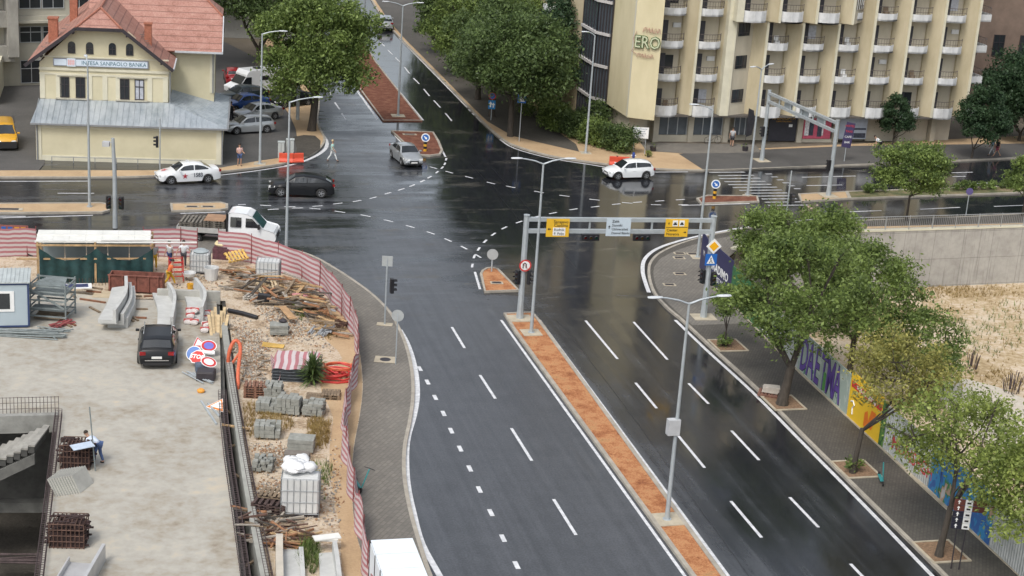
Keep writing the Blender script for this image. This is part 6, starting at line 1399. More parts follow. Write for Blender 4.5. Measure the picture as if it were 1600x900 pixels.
m_photo = multi('photo_poster', [(0, (.03, .10, .03)), (.5, (.10, .22, .05)), (.6, (.35, .22, .16))], 2.5); m_navy = mat('navy_hoarding', (.035, .035, .10), .45, .1); m_pgr = multi('faded_green_paint', [(0, (.33, .40, .36)), (.55, (.42, .48, .43)), (.63, (.10, .22, .16))], 1.6)
m_yp = mat('yellow_poster', (.78, .50, .03), .5, .06, 1); m_pur = mat('purple_spray', (.12, .07, .30), .5, .2, 2); m_rsp = mat('red_spray', (.50, .06, .07), .5, .1)
def panel(pa, pb, m, nm='hoarding_panel', h=HH, label=None, z0=.05):
    A, B = G(*pa, ZP), G(*pb, ZP); d = B - A; o = MB(); o.bb(0, d.length - .02, -.02, .02, z0, h); r_ = o.build(nm, m, hd_, loc=A, rz=math.atan2(d.y, d.x)); 
    if label: r_['label'] = label
    return r_, d.length
def on(o, s, x, z, size, m, sx=1, bold=0): return text('lettering', s, m, o, (x, -.026, z), FRONT, size, sx=sx, bold=bold)
wng, Lp = panel((1093, 418), (1102, 433), m_navy, h=2.5, label='narrow navy end panel with white print'); on(wng, 'M', Lp / 2, 1.3, .5, m_white)
p1, Lp = panel((1102, 434), (1140, 470), m_navy, h=2.6, label='navy panel with large white letters'); on(p1, 'GRADIMO', Lp * .5, 1.2, .75, m_white, bold=.02); on(p1, 'MOSTAR', Lp * .5, .55, .5, m_white)
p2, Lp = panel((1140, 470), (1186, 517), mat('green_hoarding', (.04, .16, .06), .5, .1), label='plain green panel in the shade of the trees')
p3, Lp = panel((1187, 518), (1214, 545), m_navy, h=2.4, label='navy poster panel with white stripe'); mb = MB(); mb.bb(.1, Lp - .1, -.03, -.02, .25, .65); mb.build('white_stripe', m_white, p3); mb = MB(); mb.lathe([(0, -.2), (.16, -.12), (.2, 0), (.16, .12), (0, .2)], (.9, 0, 0), n=10); mb = MB(); mb.disc((.8, -.03, 1.9), (0, -1, 0), .22, 12); mb.build('portrait', mat('portrait_skin', (.42, .24, .17), .6, .2, 5), p3)
p4, Lp = panel((1214, 545), (1246, 577), m_corr, label='white corrugated panel with faint pink marks'); mb = MB(); mb.tube([(.4, -.035, .5), (.8, -.035, 1.3), (1.2, -.035, .7), (1.5, -.035, 1.5)], .05, 4); mb.build('spray_mark', mat('pink_spray', (.5, .3, .33), .5, .1), p4)
p5, Lp = panel((1246, 577), (1322, 649), m_pgr, label='pale green panels covered by tall purple graffiti')
for k, ch in enumerate('DAETMA'):
    on(p5, ch, .75 + k * (Lp - 2.2) / 5, 1.05, 2.75, m_txt, .5, .08); on(p5, ch, .75 + k * (Lp - 2.2) / 5, 1.05, 2.75, m_pur, .5, .035).location.y = -.034
mb = MB(); mb.bb(Lp * .52, Lp * .57, -.045, -.04, .2, 1.2); mb.build('green_stroke', mat('green_spray', (.10, .30, .08), .5, .1), p5)
p6, Lp = panel((1323, 650), (1372, 695), m_yp, h=2.5, label='yellow poster panel with red title band'); mb = MB(); mb.bb(.15, Lp - .1, -.03, -.021, 1.72, 2.05); rb = mb.build('red_band', m_red, p6); text('lettering', 'NOVI NAMJESTAJ', m_white, rb, (Lp / 2, -.036, 1.88), FRONT, .27, sx=1.05, bold=.008)
on(p6, 'Nase ime', .75, 1.5, .22, m_txt); on(p6, 'kvalitet i cijena', 1.0, 1.25, .2, m_txt); on(p6, 'AKCIJA', Lp * .5, 2.25, .3, m_txt)
m_or = mat('orange_print', (.72, .18, .02), .5, .1); mb = MB(); mb.extrude_plane([(0, .2), (.35, .2), (.7, 1.3), (1.2, 1.3), (1.2, 1.0), (.9, .3), (.6, .3), (.3, 1.1), (0, .9)], (Lp * .52, -.03, .1), (1, 0, 0), (0, 0, 1), (0, -.004, 0)); mb.build('orange_print', m_or, p6)
mb = MB(); mb.tube([(.3, -.03, .95), (.55, -.03, 1.05), (.75, -.03, .9), (.55, -.03, .7), (.6, -.03, .35)], .045, 4); mb.build('white_print', m_white, p6)
p7, Lp = panel((1372, 695), (1379, 701), m_photo, h=2.4, label='narrow photographic poster panel')
p8, Lp = panel((1379, 701), (1450, 763), m_corr, label='white corrugated panels with red scrawled graffiti'); on(p8, 'MONSEGH', Lp * .62, .75, .95, m_rsp, .9, .012)
p9, Lp = panel((1450, 763), (1545, 855), m_mural, h=2.4, label='bright blue mural panels with green and flesh coloured shapes')
p10, Lp = panel((1545, 855), (1700, 1002), m_corr, label='plain white corrugated panels at the bottom right')
mb = MB()
for p in resample(hoard, 2.4): mb.bar((p.x + .12, p.y + .06, ZP), (p.x + .12, p.y + .06, ZP + HH - .1), .06, .06)
mb.build('support_posts', m_dark, hd_)
mb = MB(); mb.ribbon(hoard, -.1, .08, ZP, ZP + .06); mb.build('base_rail', m_base, hd_)
# ================================================================== THE BUILDING SITE
ZS = .3
m_stripe = bpy.data.materials.new('striped_fabric'); m_stripe.use_nodes = True; t, l = nodes_of(m_stripe); b = bsdf(m_stripe)
uvn = N('ShaderNodeUVMap', t); sx = N('ShaderNodeSeparateXYZ', t); l(uvn.outputs[0], sx.inputs[0])
nn = noise_out(t, uvn.outputs[0], 2.2, 3, (.45, .2, 1)); v = mathn(t, 'ADD', mathn(t, 'MULTIPLY', sx.outputs[1], 6.2), mathn(t, 'MULTIPLY', nn, .5))
fr = mathn(t, 'FRACT', v); f = mrange(t, fr, .44, .52); l(mixc(t, f, (.37, .15, .165), (.50, .44, .44)), b.inputs['Base Color']); b.inputs['Roughness'].default_value = .7
def uvstrip(name, path, h, m, parent, z0=ZP, sag=.06, rows=6, wob=.10, seed=1, slant=None):
    P = resample(path, .35); rg = random.Random(seed); V = []; UV = []; acc = 0
    for i, p in enumerate(P):
        if i: acc += (P[i] - P[i - 1]).length
        d = (P[min(i + 1, len(P) - 1)] - P[max(i - 1, 0)]).normalized(); n = Vector((-d.y, d.x, 0)); ht = h - sag * (.5 + .5 * math.sin(acc * 2.6)) - rg.uniform(0, .04)
        hh = ht * (slant(acc) if slant else 1)
        for k in range(rows + 1):
            f = k / rows; off = wob * math.sin(acc * 1.7 + f * 2.5 + seed) * (.35 + .65 * (1 - f)) ; V.append((p.x + n.x * off, p.y + n.y * off, z0 + .03 + hh * f)); UV.append((acc, f))
    r = rows + 1; F = [(i * r + k, (i + 1) * r + k, (i + 1) * r + k + 1, i * r + k + 1) for i in range(len(P) - 1) for k in range(rows)]
    me = bpy.data.meshes.new(name); me.from_pydata(V, [], F); me.materials.append(m); ul = me.uv_layers.new(name='UVMap')
    for lp in me.loops: ul.data[lp.index].uv = UV[lp.vertex_index]
    me.polygons.foreach_set('use_smooth', [True] * len(F)); me.update(); o = bpy.data.objects.new(name, me); COL.objects.link(o); o.parent = parent; return o
def sfence(label, px, seed, h=1.85, step=2.3, **k):
    T = thing('striped_fence', label, 'fence', (0, 0, 0), 0, 'red and white striped site fence'); P = smooth(GL(px, ZP), 4); uvstrip('fabric', P, h, m_stripe, T, seed=seed, **k)
    for p in resample(P, step): mb = MB(); mb.cyl((p.x, p.y, ZP - .05), (p.x, p.y, ZP + h + .12), .025, n=6); mb.build('post', mat('rusty_post', (.22, .06, .06), .7, .3, 5), T)
    return T
sfence('red and white striped fence at the left edge behind the site office', [(-80, 404), (0, 402), (57, 401)], 1)
sfence('red and white striped fence between the green canopy and the flatbed truck', [(224, 401), (265, 401), (308, 403)], 2)
sfence('long curved red and white striped fence from the truck to the left pavement', [(341, 404), (372, 407), (400, 414), (447, 429), (490, 449), (519, 476), (542, 508), (555, 540), (559, 575)], 3)
sfence('slack twisted red and white striped fence down the edge of the left pavement', [(559, 578), (548, 617), (540, 655), (538, 700), (544, 745), (555, 800), (565, 850), (574, 905), (590, 980)], 4, 1.5, wob=.22, sag=.35)

# --- green netted canopy over the walkway
cA, cB = G(60, 442, ZP), G(238, 442, ZP); crz_ = math.atan2(cB.y - cA.y, cB.x - cA.x); Lc = (cB - cA).length
T = thing('netted_canopy', 'long timber canopy with white sheet roof and dark green netting', 'canopy', cA, crz_)
m_sheet = mat('white_roof_sheet', (.70, .70, .66), .5, .08, 1.2, bump=.2); m_net = mat('green_netting', (.012, .045, .045), .75, .35, 3)
mb = MB(); 
for k in range(7): mb.bb(Lc * k / 7 + .01 - .1, Lc * (k + 1) / 7 - .1, .0, 2.3, 2.55, 2.60)
mb.bar((-.15, -.02, 2.56), (Lc + .05, -.02, 2.56), .06, .12); mb.bb(-.1, Lc, 1.1, 1.2, 2.601, 2.66); r_ = mb.build('roof', m_sheet, T)
mb = MB(); mb.bar((Lc * .52, -.5, 2.66), (Lc + 2.6, -.3, 2.62), .14, .05); mb.bar((Lc * .55, -.1, 2.68), (Lc + 1.6, .1, 2.66), .14, .05); mb.build('loose_boards', m_sheet, r_)
for x in (0, Lc * .5, Lc): 
    for y in (0, 2.2): mb = MB(); mb.bar((x, y, -.05), (x, y, 2.54), .12, .12, up=(0, 1, 0)); mb.build('timber_post', m_wood, T)
mb = MB(); mb.bar((-1.2, -.08, 1.5), (Lc, -.08, 1.55), .06, .1); mb.bar((-.1, -.08, 2.35), (Lc, -.08, 2.35), .08, .1); mb.build('timber_rail', m_wood, T)
mb = MB()
for k in range(5): mb.bb(.2 + k * (Lc - .3) / 5, .2 + (k + 1) * (Lc - .3) / 5 - .04, 1.9, 1.94, .0, 2.45)
mb.build('back_panel', mat('grey_blue_panel', (.22, .27, .29), .55, .12, .6), T)
V = []; nx, nzv = 60, 8
for i in range(nx + 1):
    u = i / nx; x = .1 + u * (Lc - .05); d = (u * 2) % 1.0; top = 1.45 + .75 * abs(2 * ((u * 1.0 + .02) % 1) - 1) ** 1.5 * .0 + (1.0 * (4 * (d - .5) ** 2) * .75) * (1 if .05 < u < .98 else 1)
    for k in range(nzv + 1): f = k / nzv; V.append((x, -.14 - .10 * math.sin(x * 3 + f * 4) * (1 - f * .5) - .06 * math.sin(x * 9), .05 + (top - .05) * f))
mb = MB(); r8 = nzv + 1; mb.add(V, [(i * r8 + k, (i + 1) * r8 + k, (i + 1) * r8 + k + 1, i * r8 + k + 1) for i in range(nx) for k in range(nzv)]); mb.build('netting', m_net, T, smooth=80)
mb = MB()
for k in range(34): mb.cyl((.3 + k * Lc / 35, -.5, .0), (.3 + k * Lc / 35, -.5, .45), .012, n=4)
mb.build('starter_bars', m_rust, T)

# --- site office container
oA, oB = G(-60, 514, ZS), G(46, 512, ZS); orz = math.atan2(oB.y - oA.y, oB.x - oA.x); Lo = (oB - oA).length
T = thing('site_office', 'pale blue site office container with navy edges and a white window', 'site office', oA, orz); m_ofc = mat('office_panel', (.40, .47, .51), .5, .05, .8)
mb = MB(); mb.bb(0, Lo, 0, 2.4, .08, 2.55); mb.build('wall', m_ofc, T)
m_nv = mat('navy_trim', (.03, .05, .13), .5, .1); mb = MB()
for x0, x1, y0_, y1_, z0, z1 in ((Lo - .07, Lo + .03, -.03, .09, .1, 2.5), (0, Lo - .071, -.03, 0, 2.45, 2.56), (0, Lo - .071, -.03, 0, .05, .15), (Lo, Lo + .03, .09, 2.4, 2.42, 2.56), (Lo, Lo + .03, 2.32, 2.42, .1, 2.42)): mb.bb(x0, x1, y0_, y1_, z0, z1)
mb.build('corner_trim', m_nv, T)
mb = MB(); mb.bb(-.05, Lo + .08, -.1, 2.5, 2.56, 2.62)
for k in range(16): mb.bb(.1 + k * Lo / 16, .15 + k * Lo / 16, -.1, 2.5, 2.62, 2.65)
mb.build('roof', mat('office_roof', (.42, .46, .46), .55, .15, 1.5), T)
xw = Lo - 2.75
mb = MB(); mb.bb(xw, xw + 2.0, -.04, -.0, .95, 2.1); wf = mb.build('window', m_white, T)
for k in range(2): mb = MB(); mb.bb(xw + .2 + k * .92, xw + .86 + k * .92, -.05, -.041, 1.1, 1.98); mb.build('pane', m_glass, wf)
# notice boards behind the office
nb = thing('notice_board', 'red site notice board with rows of white and blue panels behind the office', 'notice board', G(22, 398, ZP), .1)
mb = MB(); mb.bb(-.9, .9, -.03, .03, .5, 1.9); mb.build('board', mat('dull_red_board', (.28, .10, .08), .6, .2), nb)
for k in range(4): mb = MB(); mb.bb(-.72 + k * .4, -.44 + k * .4, -.05, -.031, .9, 1.8); mb.build('notice', (m_blue if k < 2 else MATS['amber_band']), nb); mb = MB(); mb.bb(-.74 + k * .4, -.42 + k * .4, -.05, -.031, .55, .82); mb.build('notice', m_white, nb)
for x in (-.8, .8): mb = MB(); mb.bb(x - .04, x + .04, -.03, .03, 0, .5); mb.build('leg', m_wood2, nb)
T = thing('generator', 'small dark generator on wheels beside the notice board', 'generator', G(50, 398, ZP), .2); mb = MB(); mb.bb(-.45, .45, -.3, .3, .35, .95); mb.build('body', m_black, T, bevel=.05)
for s in (-1, 1): mb = MB(); mb.lathe([(.1, -.06), (.3, -.07), (.33, 0), (.3, .07), (.1, .06)], (0, s * .35, .33), 'Y', 14); mb.build('wheel', m_tyre, T)

# --- scaffold frames stack
T = thing('scaffold_stack', 'tangled stack of grey scaffold frames beside the site office', 'scaffold stack', G(78, 498, ZS), rad(-2)); mb = MB(); m_scf = mat('scaffold_grey', (.20, .23, .23), .6, .25, 3)
for x in (-1.0, 1.05):
    for y in (-.5, 1.2): mb.cyl((x, y, 0), (x, y, 2.15), .05, n=6)
for z in (.3, .75, 1.2, 1.7, 2.0):
    mb.bar((-1.1, -.5, z), (1.1, -.5, z), .06, .08); mb.bar((-1.1, 1.2, z + .05), (1.1, 1.2, z + .05), .06, .08); mb.bar((-1.0, -.5, z), (-1.0, 1.2, z), .06, .06); mb.bar((1.05, -.5, z), (1.05, 1.2, z), .06, .06)
mb.bar((-1.0, -.55, 1.9), (1.0, -.55, .8), .05, .1); mb.bb(-.95, 1.0, -.45, 1.15, 1.5, 1.54); mb.bb(-.95, 1.0, -.45, .4, .6, .66)
for k in range(9): mb.bar((-.9 + k * .05, -.4 + k * .17, 2.06), (1.0 - k * .04, -.4 + k * .17, 2.1), .09, .04)
mb.build('frames', m_scf, T); mb = MB(); 
for k in range(6): mb.bar((-.8, -.3 + k * .22, .12 + .02 * k), (.9, -.2 + k * .2, .15), .12, .06)
mb.build('timber', m_wood2, T)
def bundle(name, label, px, rz, ln, r, n, m, seed, cat, spread=.5, z=ZS, jit=.15, group=None, layers=1, box=False):
    rg = random.Random(seed); mb = MB()
    for k in range(n):
        y = rg.uniform(-spread, spread); a = rg.uniform(-jit, jit); l_ = ln * rg.uniform(.75, 1.05); zz = r + (k % layers) * r * 2; dx, dy = math.cos(a) * l_ / 2, math.sin(a) * l_ / 2; ox = rg.uniform(-.2, .2)
        if box: mb.bar((ox - dx, y - dy, zz), (ox + dx, y + dy, zz + rg.uniform(0, .05)), r * rg.uniform(1.2, 2.4), r * .8)
        else: mb.cyl((ox - dx, y - dy, zz), (ox + dx, y + dy, zz + rg.uniform(0, .04)), r, n=6)
    return mb.build(name, m, loc=G(px[0], px[1], z), rz=rz, label=label, cat=cat, group=group)
bundle('pipe_pile', 'pile of long grey tubes lying in front of the site office', (35, 525), .05, 4.6, .035, 18, m_scf, 2, 'pipe pile', .35, layers=4, jit=.05)
bundle('pipe_pile', 'loose crossing grey tubes right of the site office', (80, 521), -.1, 1.9, .03, 14, m_scf, 3, 'pipe pile', .4, layers=3, jit=.7)
bundle('red_strut_pile', 'heap of faded red struts beside the scaffold stack', (94, 508), 1.1, 1.4, .035, 14, mat('faded_red', (.30, .08, .08), .7, .3, 4), 4, 'strut pile', .4, layers=3, jit=.5)
T = thing('white_board', 'tilted white framed board with blue sheet leaning on the scaffold', 'board', G(117, 458, ZS)); mb = MB(); mb.bar((-.8, 0, .35), (.85, .5, .35), .9, .04); mb.build('frame', m_white, T); mb = MB(); mb.bar((-.65, 0.0, .38), (.65, .45, .38), .55, .03); mb.build('panel', mat('navy_sheet', (.05, .06, .14), .5, .4, 3), T)
# timbers lying loose on the concrete
rg = random.Random(12)
for k, (a, b_) in enumerate([((125, 468), (165, 474)), ((140, 481), (156, 489)), ((212, 464), (222, 464)), ((225, 464), (240, 464)), ((213, 484), (231, 484)), ((205, 495), (216, 502)), ((211, 497), (229, 498)), ((204, 500), (209, 503)), ((112, 462), (118, 466)), ((100, 498), (118, 510)), ((98, 505), (112, 512)), ((128, 448), (160, 453)), ((135, 456), (158, 458))]):
    A, B = G(*a, ZS), G(*b_, ZS); mb = MB(); mb.bar((0, 0, .05), (B - A) + Vector((0, 0, .05)), .12, .08); mb.build('timber_offcut', m_wood2 if k % 3 else mat('red_brown_timber', (.20, .09, .05), .8, .3, 3), loc=A, label='short brown timber offcut lying loose on the site concrete', cat='timber', group='timber offcuts on the concrete')
mb = MB(); mb.bb(-.5, .5, -.6, .6, 0, .02); mb.build('plywood_sheet', mat('pale_plywood', (.46, .38, .26), .8, .1, 2), loc=G(160, 460, ZS), rz=.1, label='pale plywood sheet lying left of the first concrete channel stack', cat='plywood sheet')
# rusty formwork trough
T = thing('rusty_trough', 'long rusty red steel trough in front of the canopy', 'trough', G(214, 452, ZP + .1), .07); m_rt = mat('red_rust', (.19, .07, .05), .8, .45, 3, detail=8)
mb = MB(); mb.bb(-1.55, 1.55, -.5, -.42, 0, .95); mb.bb(-1.55, 1.55, .42, .5, 0, .95); mb.bb(-1.55, -1.47, -.42, .42, 0, .95); mb.bb(1.47, 1.55, -.42, .42, 0, .95); mb.bb(-1.47, 1.47, -.42, .42, 0, .08); mb.build('tank', m_rt, T)
mb = MB()
for x in (-1.5, -.75, 0, .75, 1.3): mb.bb(x - .05, x + .05, -.58, -.5, 0, .95)
mb.bb(-1.6, 1.6, -.56, -.42, .951, 1.0); mb.build('ribs', m_rt, T)
# low grey wall between site soil and slab
mb = MB(); P0, P1_ = G(246, 466, ZS), G(344, 470, ZS); mb.bar(P0 + Vector((0, 0, .2)), P1_ + Vector((0, 0, .2)), .25, .75); mb.build('low_concrete_wall', m_conc, label='low grey concrete wall along the back of the site slab', cat='low wall')

# --- curved precast concrete channels
m_pre = mat('precast_concrete', (.46, .465, .45), .8, .12, 1.5, bump=.2, detail=8)
def channel(label, left, right, z0=ZS, hw=.62, group='curved precast channels'):
    Lf, Rt = smooth(GL(left, z0), 4), smooth(GL(right, z0), 4); c0 = Rt[0].copy(); n = min(len(Lf), len(Rt)); mb = MB()
    q_ = [p - c0 for p in Lf] + [p - c0 for p in Rt[::-1]]; mb.prism(q_, .0, .22)
    mb.ribbon([p - c0 for p in Rt], -.09, .09, .0, hw + .22); return mb.build('precast_channel', m_pre, loc=c0, label=label, cat='concrete channel', group=group)
channel('lowest curved channel of the left stack, lying rightmost', [(176, 462), (172, 485), (168, 512)], [(208, 461), (209, 485), (197, 512)], hw=.35)
channel('middle curved channel of the left stack', [(174, 458), (168, 480), (157, 507)], [(203, 458), (204, 482), (191, 508)], ZS + .25, .45)
channel('top curved channel of the left stack with wide pale deck', [(175, 455), (168, 478), (153, 505)], [(197, 452), (196, 478), (179, 506)], ZS + .5, .6)
channel('single curved channel in front of the black estate car', [(238, 463), (246, 488), (245, 520)], [(263, 464), (273, 485), (268, 520)], ZS, .7)
channel('right curved channel with striped sacks on its end', [(281, 458), (292, 478), (290, 505)], [(305, 458), (320, 480), (315, 505)], ZS, .75)
# striped sacks
m_sack = mat('white_sack', (.62, .58, .56), .6, .15, 4); m_sackr = mat('red_sack_stripe', (.48, .10, .09), .6, .2, 4)
for k, (px, z, rz) in enumerate((((297, 488), .55, .1), ((297, 496), .55, .3), ((305, 488), .6, -.2), ((294, 505), .3, .1), ((304, 506), .3, 0), ((321, 500), .3, .2), ((322, 510), .3, .5), ((320, 518), .3, .1), ((322, 492), .45, .3))):
    T = thing('cement_sack', 'white sack with red stripes heaped at the end of the right channel', 'sack', G(px[0], px[1], z), rz, 'striped sacks'); mb = MB(); mb.lathe([(0, -.3), (.16, -.27), (.2, 0), (.16, .27), (0, .3)], (0, 0, .13), 'Y', 12); mb.v = [(x * 1.3, y, .13 + (zz - .13) * .7) for x, y, zz in mb.v]; mb.build('sack', m_sack, T, smooth=60)
    mb = MB(); mb.bar((-.24, -.1, .2), (.24, -.02, .2), .09, .19); mb.build('stripe', m_sackr, T)
# pale planks leaning into the trench
for k in range(7):
    a = G(332 + k * 3, 536 - k * 2, ZS - .2); b_ = G(326 + k * 5, 492 - (k % 3) * 6, ZS + .5); mb = MB(); mb.bar((0, 0, 0), b_ - a, .16, .05); mb.build('pale_plank', mat('pale_pine', (.50, .38, .22), .8, .2, 3), loc=a, label='pale pine plank leaning at the top of the trench', cat='plank', group='pale planks by the trench')
# long concrete beam and rebar along the trench
bp_ = smooth(GL([(349, 500), (355, 545), (362, 600), (371, 660), (383, 740), (397, 820), (414, 905), (432, 990)], .35), 4)
mb = MB(); mb.ribbon(bp_, -.16, .16, -1.6, .45); mb.build('trench_beam', mat('grey_beam', (.30, .30, .27), .85, .15, 1, bump=.2), label='long grey concrete beam running down the open trench', cat='concrete beam')
m_reb = mat('rebar_steel', (.075, .055, .055), .8, .35, 5)
def rebar_strip(label, path, wd, h, step=.28, z=.2):
    P = resample(path, step); mb = MB(); acc = []
    for s in (-wd / 2, wd / 2, 0):
        for hh in (0, h):
            q_ = [];
            for i, p in enumerate(P): d = (P[min(i + 1, len(P) - 1)] - P[max(i - 1, 0)]).normalized(); n = Vector((-d.y, d.x, 0)); q_.append(Vector((p.x, p.y, z + hh)) + n * s)
            mb.tube(q_, .014, 4)
    for i, p in enumerate(P): d = (P[min(i + 1, len(P) - 1)] - P[max(i - 1, 0)]).normalized(); n = Vector((-d.y, d.x, 0)) * wd / 2; b0 = Vector((p.x, p.y, z)); mb.tube([b0 - n, b0 + n, b0 + n + Vector((0, 0, h)), b0 - n + Vector((0, 0, h)), b0 - n], .013, 4)
    return mb.build('rebar_cage', m_reb, label=label, cat='rebar cage')
rebar_strip('long rebar cage strip along the right edge of the site concrete', GL([(347, 615), (350, 660), (357, 720), (369, 800), (381, 885), (394, 980)], .3), .38, .3, .22)
rebar_strip('long rebar cage strip along the gravel side of the trench', GL([(356, 560), (363, 600), (374, 660), (388, 740), (403, 820), (420, 905), (436, 990)], .2), .3, .25, .24)
rebar_strip('rebar strip along the rim of the stair pit', [pit[0], pit[1], pit[2]], .3, .3, .2, .3)
for k, (a, b_) in enumerate((((345, 663), (390, 670)), ((352, 700), (386, 690)), ((374, 832), (398, 850)), ((383, 885), (420, 862)), ((366, 740), (392, 758)), ((352, 640), (374, 655)))):
    A, B = G(*a, .25 if k == 0 else -.5), G(*b_, .3 if k == 0 else -.3); mb = MB(); mb.bar((0, 0, 0), B - A, .1, .08); mb.build('cross_beam', m_wood if k == 0 else m_wood2, loc=A, label=['pale timber lying right across the trench', 'dark prop high up in the trench', 'dark prop slanting low in the trench', 'dark prop nearest the camera in the trench', 'dark prop midway along the trench', 'short dark prop near the trench top'][k], cat='timber prop')
# --- stair pit
T = thing('stair_flight', 'grey concrete stair flight going down into the dark pit', 'stairs', G(84, 655, .3), rad(0)); st_a, st_b = G(84, 668, .1), G(-60, 770, -3.4); dx_ = (st_a.x - st_b.x)
mb = MB(); ns_ = 17
for k in range(ns_):
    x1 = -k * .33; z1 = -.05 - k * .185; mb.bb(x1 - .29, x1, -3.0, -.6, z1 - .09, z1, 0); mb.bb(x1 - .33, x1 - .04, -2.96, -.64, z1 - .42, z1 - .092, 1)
mb.build('steps', [mat('stair_concrete', (.30, .29, .26), .85, .25, 1.5, bump=.2, detail=8), mat('stair_riser_shade', (.07, .07, .065), .9, .3, 2)], T); mb = MB(); mb.extrude_plane([(0, -.45), (-ns_ * .33, -.1 - ns_ * .185 - .35), (-ns_ * .33, -1.1 - ns_ * .185), (0, -.95)], (0, -2.97, 0), (1, 0, 0), (0, 0, 1), (0, -.12, 0)); mb.build('stringer', m_pitc, T)  # second colour is near black: shade between the treads painted onto the risers
mb = MB(); A, B = G(-60, 655, .1), G(92, 651, .1); mb.ribbon([A, B], -.35, 0, -.55, .33); mb.build('pit_edge_beam', mat('beam_concrete', (.26, .26, .24), .85, .25, 1.5, bump=.2, detail=8), label='deep concrete edge beam across the top of the stair pit', cat='concrete beam')
mb = MB(); n_ = 26
for k in range(n_ + 1): p = A.lerp(B, k / n_); mb.cyl((p.x, p.y, .3), (p.x + .0, p.y, 1.15), .013, n=4)
for z in (.55, .85, 1.12): mb.cyl((A.x, A.y, z), (B.x, B.y, z), .012, n=4)
mb.build('rebar_rail', m_reb, label='row of upright rebar forming a rail above the stair pit', cat='rebar rail')
mb = MB(); A, B = G(-60, 790, -3.5), G(75, 790, -3.5); mb.bar(A, B, .5, .5); mb.build('lower_landing_beam', m_pitc, label='lower grey beam crossing the pit below the stairs', cat='concrete beam')
bundle('rebar_bundle', 'dark steel bars lying on the pit floor', (30, 875), .1, 3, .04, 12, m_reb, 9, 'rebar bundle', .4, z=-5.5, layers=2)

# --- rebar baskets, board stack, trough at lower left
def basket(label, px, d, rz, seed):
    T = thing('rebar_basket', label, 'rebar basket', G(px[0], px[1], ZS), rz); rg = random.Random(seed); mb = MB()
    nx_, ny_, nz_ = 9, 6, 5
    for i in range(nx_):
        x = -d[0] / 2 + d[0] * i / (nx_ - 1)
        for y in (-d[1] / 2, d[1] / 2): mb.cyl((x, y, 0), (x, y, d[2]), .022, n=4)
        for z in (.05, d[2]): mb.cyl((x, -d[1] / 2, z), (x, d[1] / 2, z), .022, n=4)
    for j in range(nz_):
        z = .05 + (d[2] - .05) * j / (nz_ - 1)
        for y in (-d[1] / 2, d[1] / 2): mb.cyl((-d[0] / 2, y, z), (d[0] / 2, y, z), .022, n=4)
        for x in (-d[0] / 2, d[0] / 2): mb.cyl((x, -d[1] / 2, z), (x, d[1] / 2, z), .022, n=4)
    mb.build('bars', m_rust, T); mb = MB()
    for k in range(110):
        x, y = rg.uniform(-.45, .45) * d[0], rg.uniform(-.42, .42) * d[1]; a = rg.uniform(-.4, .4); z = rg.uniform(.1, d[2] * 1.0); mb.bar((x - .3 * math.cos(a), y - .3 * math.sin(a), z), (x + .3 * math.cos(a), y + .3 * math.sin(a), z + rg.uniform(-.05, .08)), .10, .05)
    mb.bb(-d[0] * .46, d[0] * .46, -d[1] * .44, d[1] * .44, 0, d[2] * .55); mb.build('clamps', mat('rusty_clamps', (.04, .022, .02), .8, .45, 6), T); return T
basket('rusty basket of steel clamps beside the bending worker', (120, 727), (1.25, 1.0, 1.15), rad(5), 1)
mb = MB(); mb.bar((0, 0, 0), (.8, .5, .05), .6, .03); mb.build('blue_cloth', mat('pale_blue_cloth', (.45, .52, .62), .8, .1), loc=G(112, 700, ZS + 1.2), label='pale blue cloth lying on the rusty clamp basket', cat='cloth')
basket('second rusty basket of steel clamps beside the metal channel', (108, 848), (1.35, 1.05, 1.05), rad(5), 2)
mb = MB(); mb.cyl((0, 0, 0), (-.3, .3, 2.9), .03, n=6); mb.build('steel_pole', m_scf, loc=G(149, 736, ZS), label='long steel pole leaning against the rusty clamp basket', cat='pole')
for k in range(10):
    o = MB().box((0, 0, .42), (.06, 1.15, .85)).build('concrete_board', m_conc, loc=G(99 + k * 4, 768 - k * .6, ZS), label='grey formwork board leaning in the row between the two rusty baskets', cat='formwork board', group='leaning grey formwork boards'); o.rotation_euler = (0, rad(-28), rad(-14))
T = thing('steel_channel', 'pale steel channel standing at the bottom edge next to the rusty basket', 'steel channel', G(95, 905, ZS)); mb = MB(); mb.bb(0, 1.15, -1.5, 1.3, .0, .06); mb.bb(1.15, 1.28, -1.5, 1.7, .0, .75); mb.bb(-.06, 0, -1.5, 1.3, 0, .3); mb.build('channel', mat('pale_steel', (.50, .50, .50), .4, .12, 1.5, metal=.3), T)
# --- road sign heap
m_heap = 'old road signs heaped by the trench'
def lay(name, label, px, shape, rot, m, face=None, z=.55):
    T = thing(name, label, 'road sign', G(px[0], px[1], ZS) + Vector((0, 0, z)), 0, m_heap); T.rotation_euler = rot
    r = .42; poly = {'oct': [(r * math.cos(rad(22.5 + 45 * k)), r * math.sin(rad(22.5 + 45 * k))) for k in range(8)], 'round': [(r * math.cos(rad(18 * k)), r * math.sin(rad(18 * k))) for k in range(20)], 'tri': [(-.5, -.4), (.5, -.4), (0, .46)]}[shape]
    mb = MB(); mb.extrude_plane(poly, (0, 0, 0), (1, 0, 0), (0, 1, 0), (0, 0, .02)); o = mb.build('plate', m_white, T)
    mb = MB(); mb.extrude_plane([(a * .9, b_ * .9) for a, b_ in poly], (0, 0, .021), (1, 0, 0), (0, 1, 0), (0, 0, .004)); f_ = mb.build('face', m, T)
    if face: mb = MB(); mb.extrude_plane([(a * .62, b_ * .62) for a, b_ in poly], (0, 0, .027), (1, 0, 0), (0, 1, 0), (0, 0, .004)); mb.build('inner_face', face, T)
    return T
